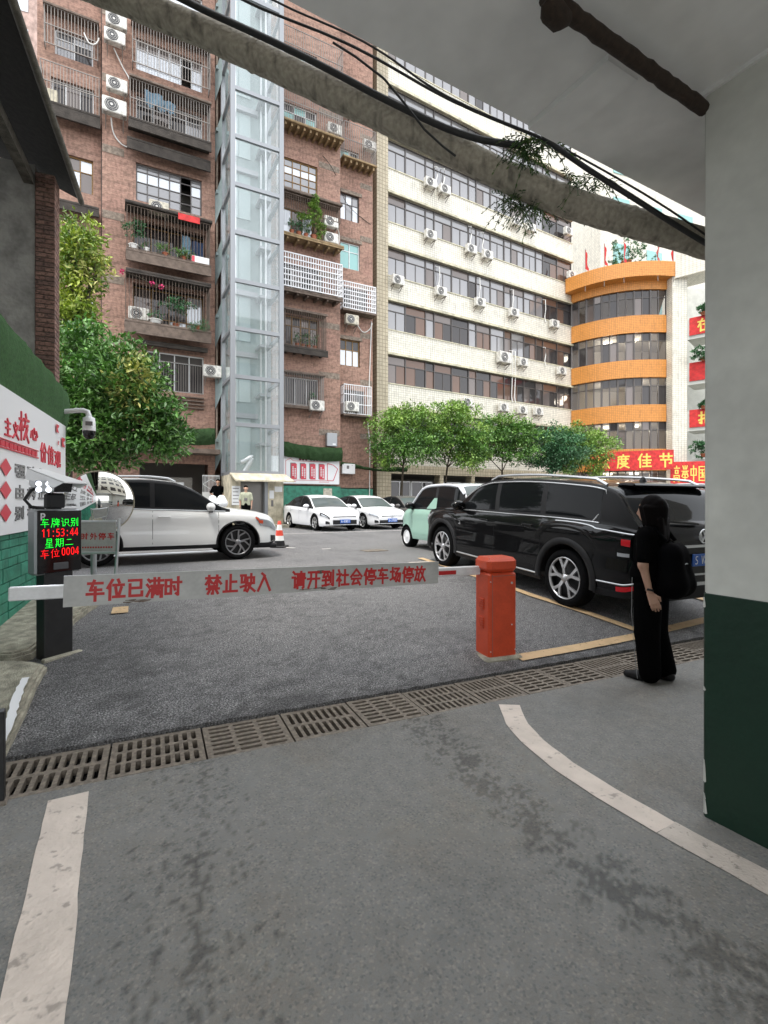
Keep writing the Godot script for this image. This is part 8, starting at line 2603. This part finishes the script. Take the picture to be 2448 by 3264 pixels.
	potted("tall bright green plant climbing out of the fifth floor balcony", V(9.2, 15.25, zC + 0.55), 28.3, "terracotta", 0.16, 0.22, [[V(-0.35, 1.0, 0), V(0.5, 0.4, 0.25), 28, LG], [V(0.05, 1.5, 0.1), V(0.3, 0.45, 0.2), 24, LG], [V(0.3, 0.7, 0.1), V(0.25, 0.5, 0.2), 18, LG], [V(0.0, 2.0, 0.1), V(0.16, 0.3, 0.15), 12, LG]], 16, 0.14, 0.07, G2)
	for k in 4: potted("%s terracotta pot with cactus in the third floor window right of the lift" % ["first", "second", "third", "fourth"][k], V(8.35 + k * 0.32, 9.58, zC + 0.4), 28.3, "terracotta", 0.11, 0.17, [[V(0, 0.5, 0), V(0.13, 0.28, 0.1), 10]], 10, 0.13, 0.04, G3)
	for k in 3: potted("%s pot on the fifth floor balcony right of the lift" % ["first small", "second small", "third small"][k], V(8.0 + k * 0.38, 15.25, zC + 0.6), 28.3, "terracotta", 0.12, 0.17, [[V(0, 0.45, 0), V(0.16, 0.26, 0.12), 10]], 10, 0.12, 0.045, G3)
	potted("pot plant in the second floor window right of the lift", V(9.2, 6.6, zC + 0.3), 28.3, "terracotta", 0.11, 0.16, [[V(0, 0.45, 0), V(0.15, 0.25, 0.1), 10]], 10, 0.12, 0.045, G3)
	# planters on the balconies beside the pillar
	var D := V(0.73, 0, 0.68)
	var C0 := V(21.72, 0, -35.95)
	for q in [[14.6, "leafy planter above the topmost balcony banner", 0.5], [11.4, "large leafy planter above the plain red banner", 0.9], [8.05, "small low planter above the short red banner", 0.3], [4.7, "grey leaved planter above the long low banner", 0.9]]:
		potted(q[1], C0 + D * 0.9 + V(0.1, q[0], 0.2), 0, "terracotta", 0.3, 0.22, [[V(0, 0.5, 0), V(0.95, 0.55, 0.5) * q[2], int(34 * q[2]) + 6], [V(-0.6, 0.9, 0) * q[2], V(0.5, 0.3, 0.3) * q[2], 10]], 16, 0.20, 0.09, G3)
	potted("shrub overgrowing the roof terrace behind the flags", V(20.5, 21.5, -42.5), 0, "terracotta", 0.4, 0.4, [[V(0, 1.2, 0), V(1.6, 1.2, 0.8), 70], [V(1.8, -0.2, 0), V(1.4, 1.0, 0.7), 40]], 16, 0.22, 0.08, G3)
	# ferns on the waste pipe
	for q in [[V(0.93, 3.75, -3.1), 60, "fern growing above the waste pipe at the canopy edge"], [V(0.93, 3.53, -3.30), 55, "fern hanging below the waste pipe"], [V(1.28, 3.60, -3.2), 26, "sparse fern near the right of the waste pipe"]]:
		var t := thing("fern", q[2], "plant", q[0], 0, "ferns on the waste pipe")
		var mb := MB.new(); mb.use_col = true
		for k in q[1]:
			var d := Vector3(rng.randfn(0, 1.0), rng.randf_range(-0.5, 0.6), rng.randfn(0, 0.5)).normalized()
			var p := Vector3(rng.randf_range(-0.12, 0.12), rng.randf_range(-0.03, 0.03), rng.randf_range(-0.04, 0.04))
			var len := rng.randf_range(0.08, 0.20)
			var prev := p
			for i in 5:
				var f := (i + 1) / 5.0
				var c := p + d * len * f + Vector3(0, -0.10 * f * f, 0)
				mb.col = [Color(0.05, 0.11, 0.03), Color(0.09, 0.17, 0.03), Color(0.035, 0.06, 0.022)][rng.randi() % 3]
				mb.bar(prev, c, 0.004, 0.002)
				for s in [-1.0, 1.0]: leaf(mb, c, (d + Vector3(0, -0.4, 0) + d.cross(Vector3.UP) * s * 1.4).normalized(), Vector3.UP, 0.045 * (1.1 - f * 0.6), 0.012)
				prev = c
		part(mb, "fronds", M.leaf, t)
	# laundry and small things on the balconies
	var cloth := func(label: String, at: Vector3, w: float, h: float, m: String, sd: int) -> void:
		var t := thing("laundry", label, "laundry", at.rotated(Vector3.UP, deg_to_rad(28.3)), 28.3, "laundry on the brick block")
		var mb := MB.new()
		var rows := []
		for i in 9:
			var r := PackedVector3Array()
			for j in 8: r.append(Vector3(-w / 2 + w * j / 7.0 * (1.0 - 0.06 * sin(i + sd)), -h * i / 8.0 * (1.0 - 0.25 * absf(sin(j * 0.9 + sd))), 0.05 * sin(j * 1.3 + sd + i * 0.2)))
			rows.append(r)
		mb.grid(rows)
		part(mb, "cloth", M[m], t)
	cloth.call("pale blue shirt drying in the sixth floor cage", V(1.55, 19.35, zA + 0.62), 0.75, 0.75, "cloth_blue", 1)
	cloth.call("second pale blue cloth drying in the sixth floor cage", V(2.15, 19.25, zA + 0.55), 0.5, 0.6, "cloth_blue", 3)
	cloth.call("blue cloth hanging in the fourth floor balcony", V(2.9, 13.6, zA + 0.3), 0.35, 0.9, "cloth_blue", 2)
	cloth.call("dark blue curtain at the right of the fourth floor balcony", V(3.4, 13.5, zA + 0.2), 0.5, 1.1, "cloth_dark", 5)
	var bxs := func(called: String, label: String, cat: String, at: Vector3, s: Vector3, m: String) -> void:
		var t := thing(called, label, cat, at.rotated(Vector3.UP, deg_to_rad(28.3)), 28.3)
		var mb := MB.new(); mb.bev(Vector3(-s.x / 2, 0, -s.z / 2), Vector3(s.x / 2, s.y, s.z / 2), 0.02); part(mb, "case", M[m], t)
		mb = MB.new(); mb.box(Vector3(-s.x / 2 - 0.002, 0.02, s.z / 2), Vector3(-s.x / 2 + s.x * 0.16, s.y - 0.02, s.z / 2 + 0.006)); part(mb, "red_edge", M.red_letter, t)
	bxs.call("foam_box", "white foam box with red edge on the fourth floor balcony", "box", V(3.45, 12.3, zA + 0.65), V(0.75, 0.3, 0.25), "board_white")
	bxs.call("carton", "brown carton and bottle on the top left caged ledge", "box", V(-2.25, 17.9, -24.6), V(0.45, 0.5, 0.3), "elev_base")
	# pink bougainvillea bits
	var t := thing("flowering_vine", "pink flowering vine across the third floor balcony cage", "plant", V(1.4, 10.9, zA + 0.8).rotated(Vector3.UP, deg_to_rad(28.3)), 28.3)
	var mb := MB.new(); mb.tube([V(-1.1, 0.35, 0), V(-0.5, 0.25, 0), V(0.1, 0.05, 0), V(0.5, 0.0, 0)], 0.012, 5); part(mb, "stem", M.bark, t)
	for c in [V(-1.1, 0.35, 0), V(0.05, 0.08, 0.02), V(0.42, -0.02, 0.02)]:
		mb = MB.new(); mb.use_col = true
		for k in 26:
			mb.col = Color(0.62, 0.03, 0.16) * rng.randf_range(0.7, 1.2)
			leaf(mb, c + rdir() * 0.08, rdir(), rdir(), 0.08, 0.06)
		part(mb, "flower", M.leaf, t)

# ----------------------------------------------------------------
func _ready() -> void:
	var cam := Camera3D.new()
	cam.name = "camera"
	add_child(cam)
	cam.position = Vector3(0, 1.55, 0)
	cam.near = 0.05; cam.far = 400.0
	cam.projection = Camera3D.PROJECTION_FRUSTUM
	cam.size = 0.05 * 3264.0 / 1600.0
	cam.frustum_offset = Vector2(0, -0.05 * 32.0 / 1600.0)
	cam.current = true
	var env := Environment.new()
	env.background_mode = Environment.BG_SKY
	var sky := Sky.new()
	var sm := ProceduralSkyMaterial.new()
	sm.sky_top_color = Color(0.91, 0.93, 0.955); sm.sky_horizon_color = Color(0.95, 0.96, 0.975)
	sm.ground_bottom_color = Color(0.35, 0.34, 0.33); sm.ground_horizon_color = Color(0.6, 0.6, 0.6)
	sm.sky_curve = 0.3
	sky.sky_material = sm
	env.sky = sky
	env.background_energy_multiplier = 1.0
	env.tonemap_mode = Environment.TONE_MAPPER_LINEAR
	env.tonemap_exposure = 3.2
	env.sdfgi_enabled = true; env.ssao_enabled = true; env.ssil_enabled = true
	var we := WorldEnvironment.new()
	we.name = "environment"; we.environment = env
	add_child(we)
	var sun := DirectionalLight3D.new()
	sun.name = "sun"
	sun.light_energy = 0.35; sun.light_angular_distance = 14.0; sun.light_color = Color(1, 0.98, 0.95)
	sun.shadow_enabled = true
	add_child(sun)
	sun.rotation_degrees = Vector3(-68, -25, 0)
	make_textures()
	make_materials()
	var m := mat("bay_glass", L(0.10, 0.075, 0.06), 0.05)
	m.albedo_color.a = 0.5; m.transparency = BaseMaterial3D.TRANSPARENCY_ALPHA
	build_ground()
	build_gate()
	build_left()
	build_brick()
	build_lift()
	ac0 = make_ac("air_conditioner", true)
	ac1 = make_ac("air_conditioner", false)
	build_white()
	build_bay()
	build_cars()
	build_props()
	build_people()
	build_green()
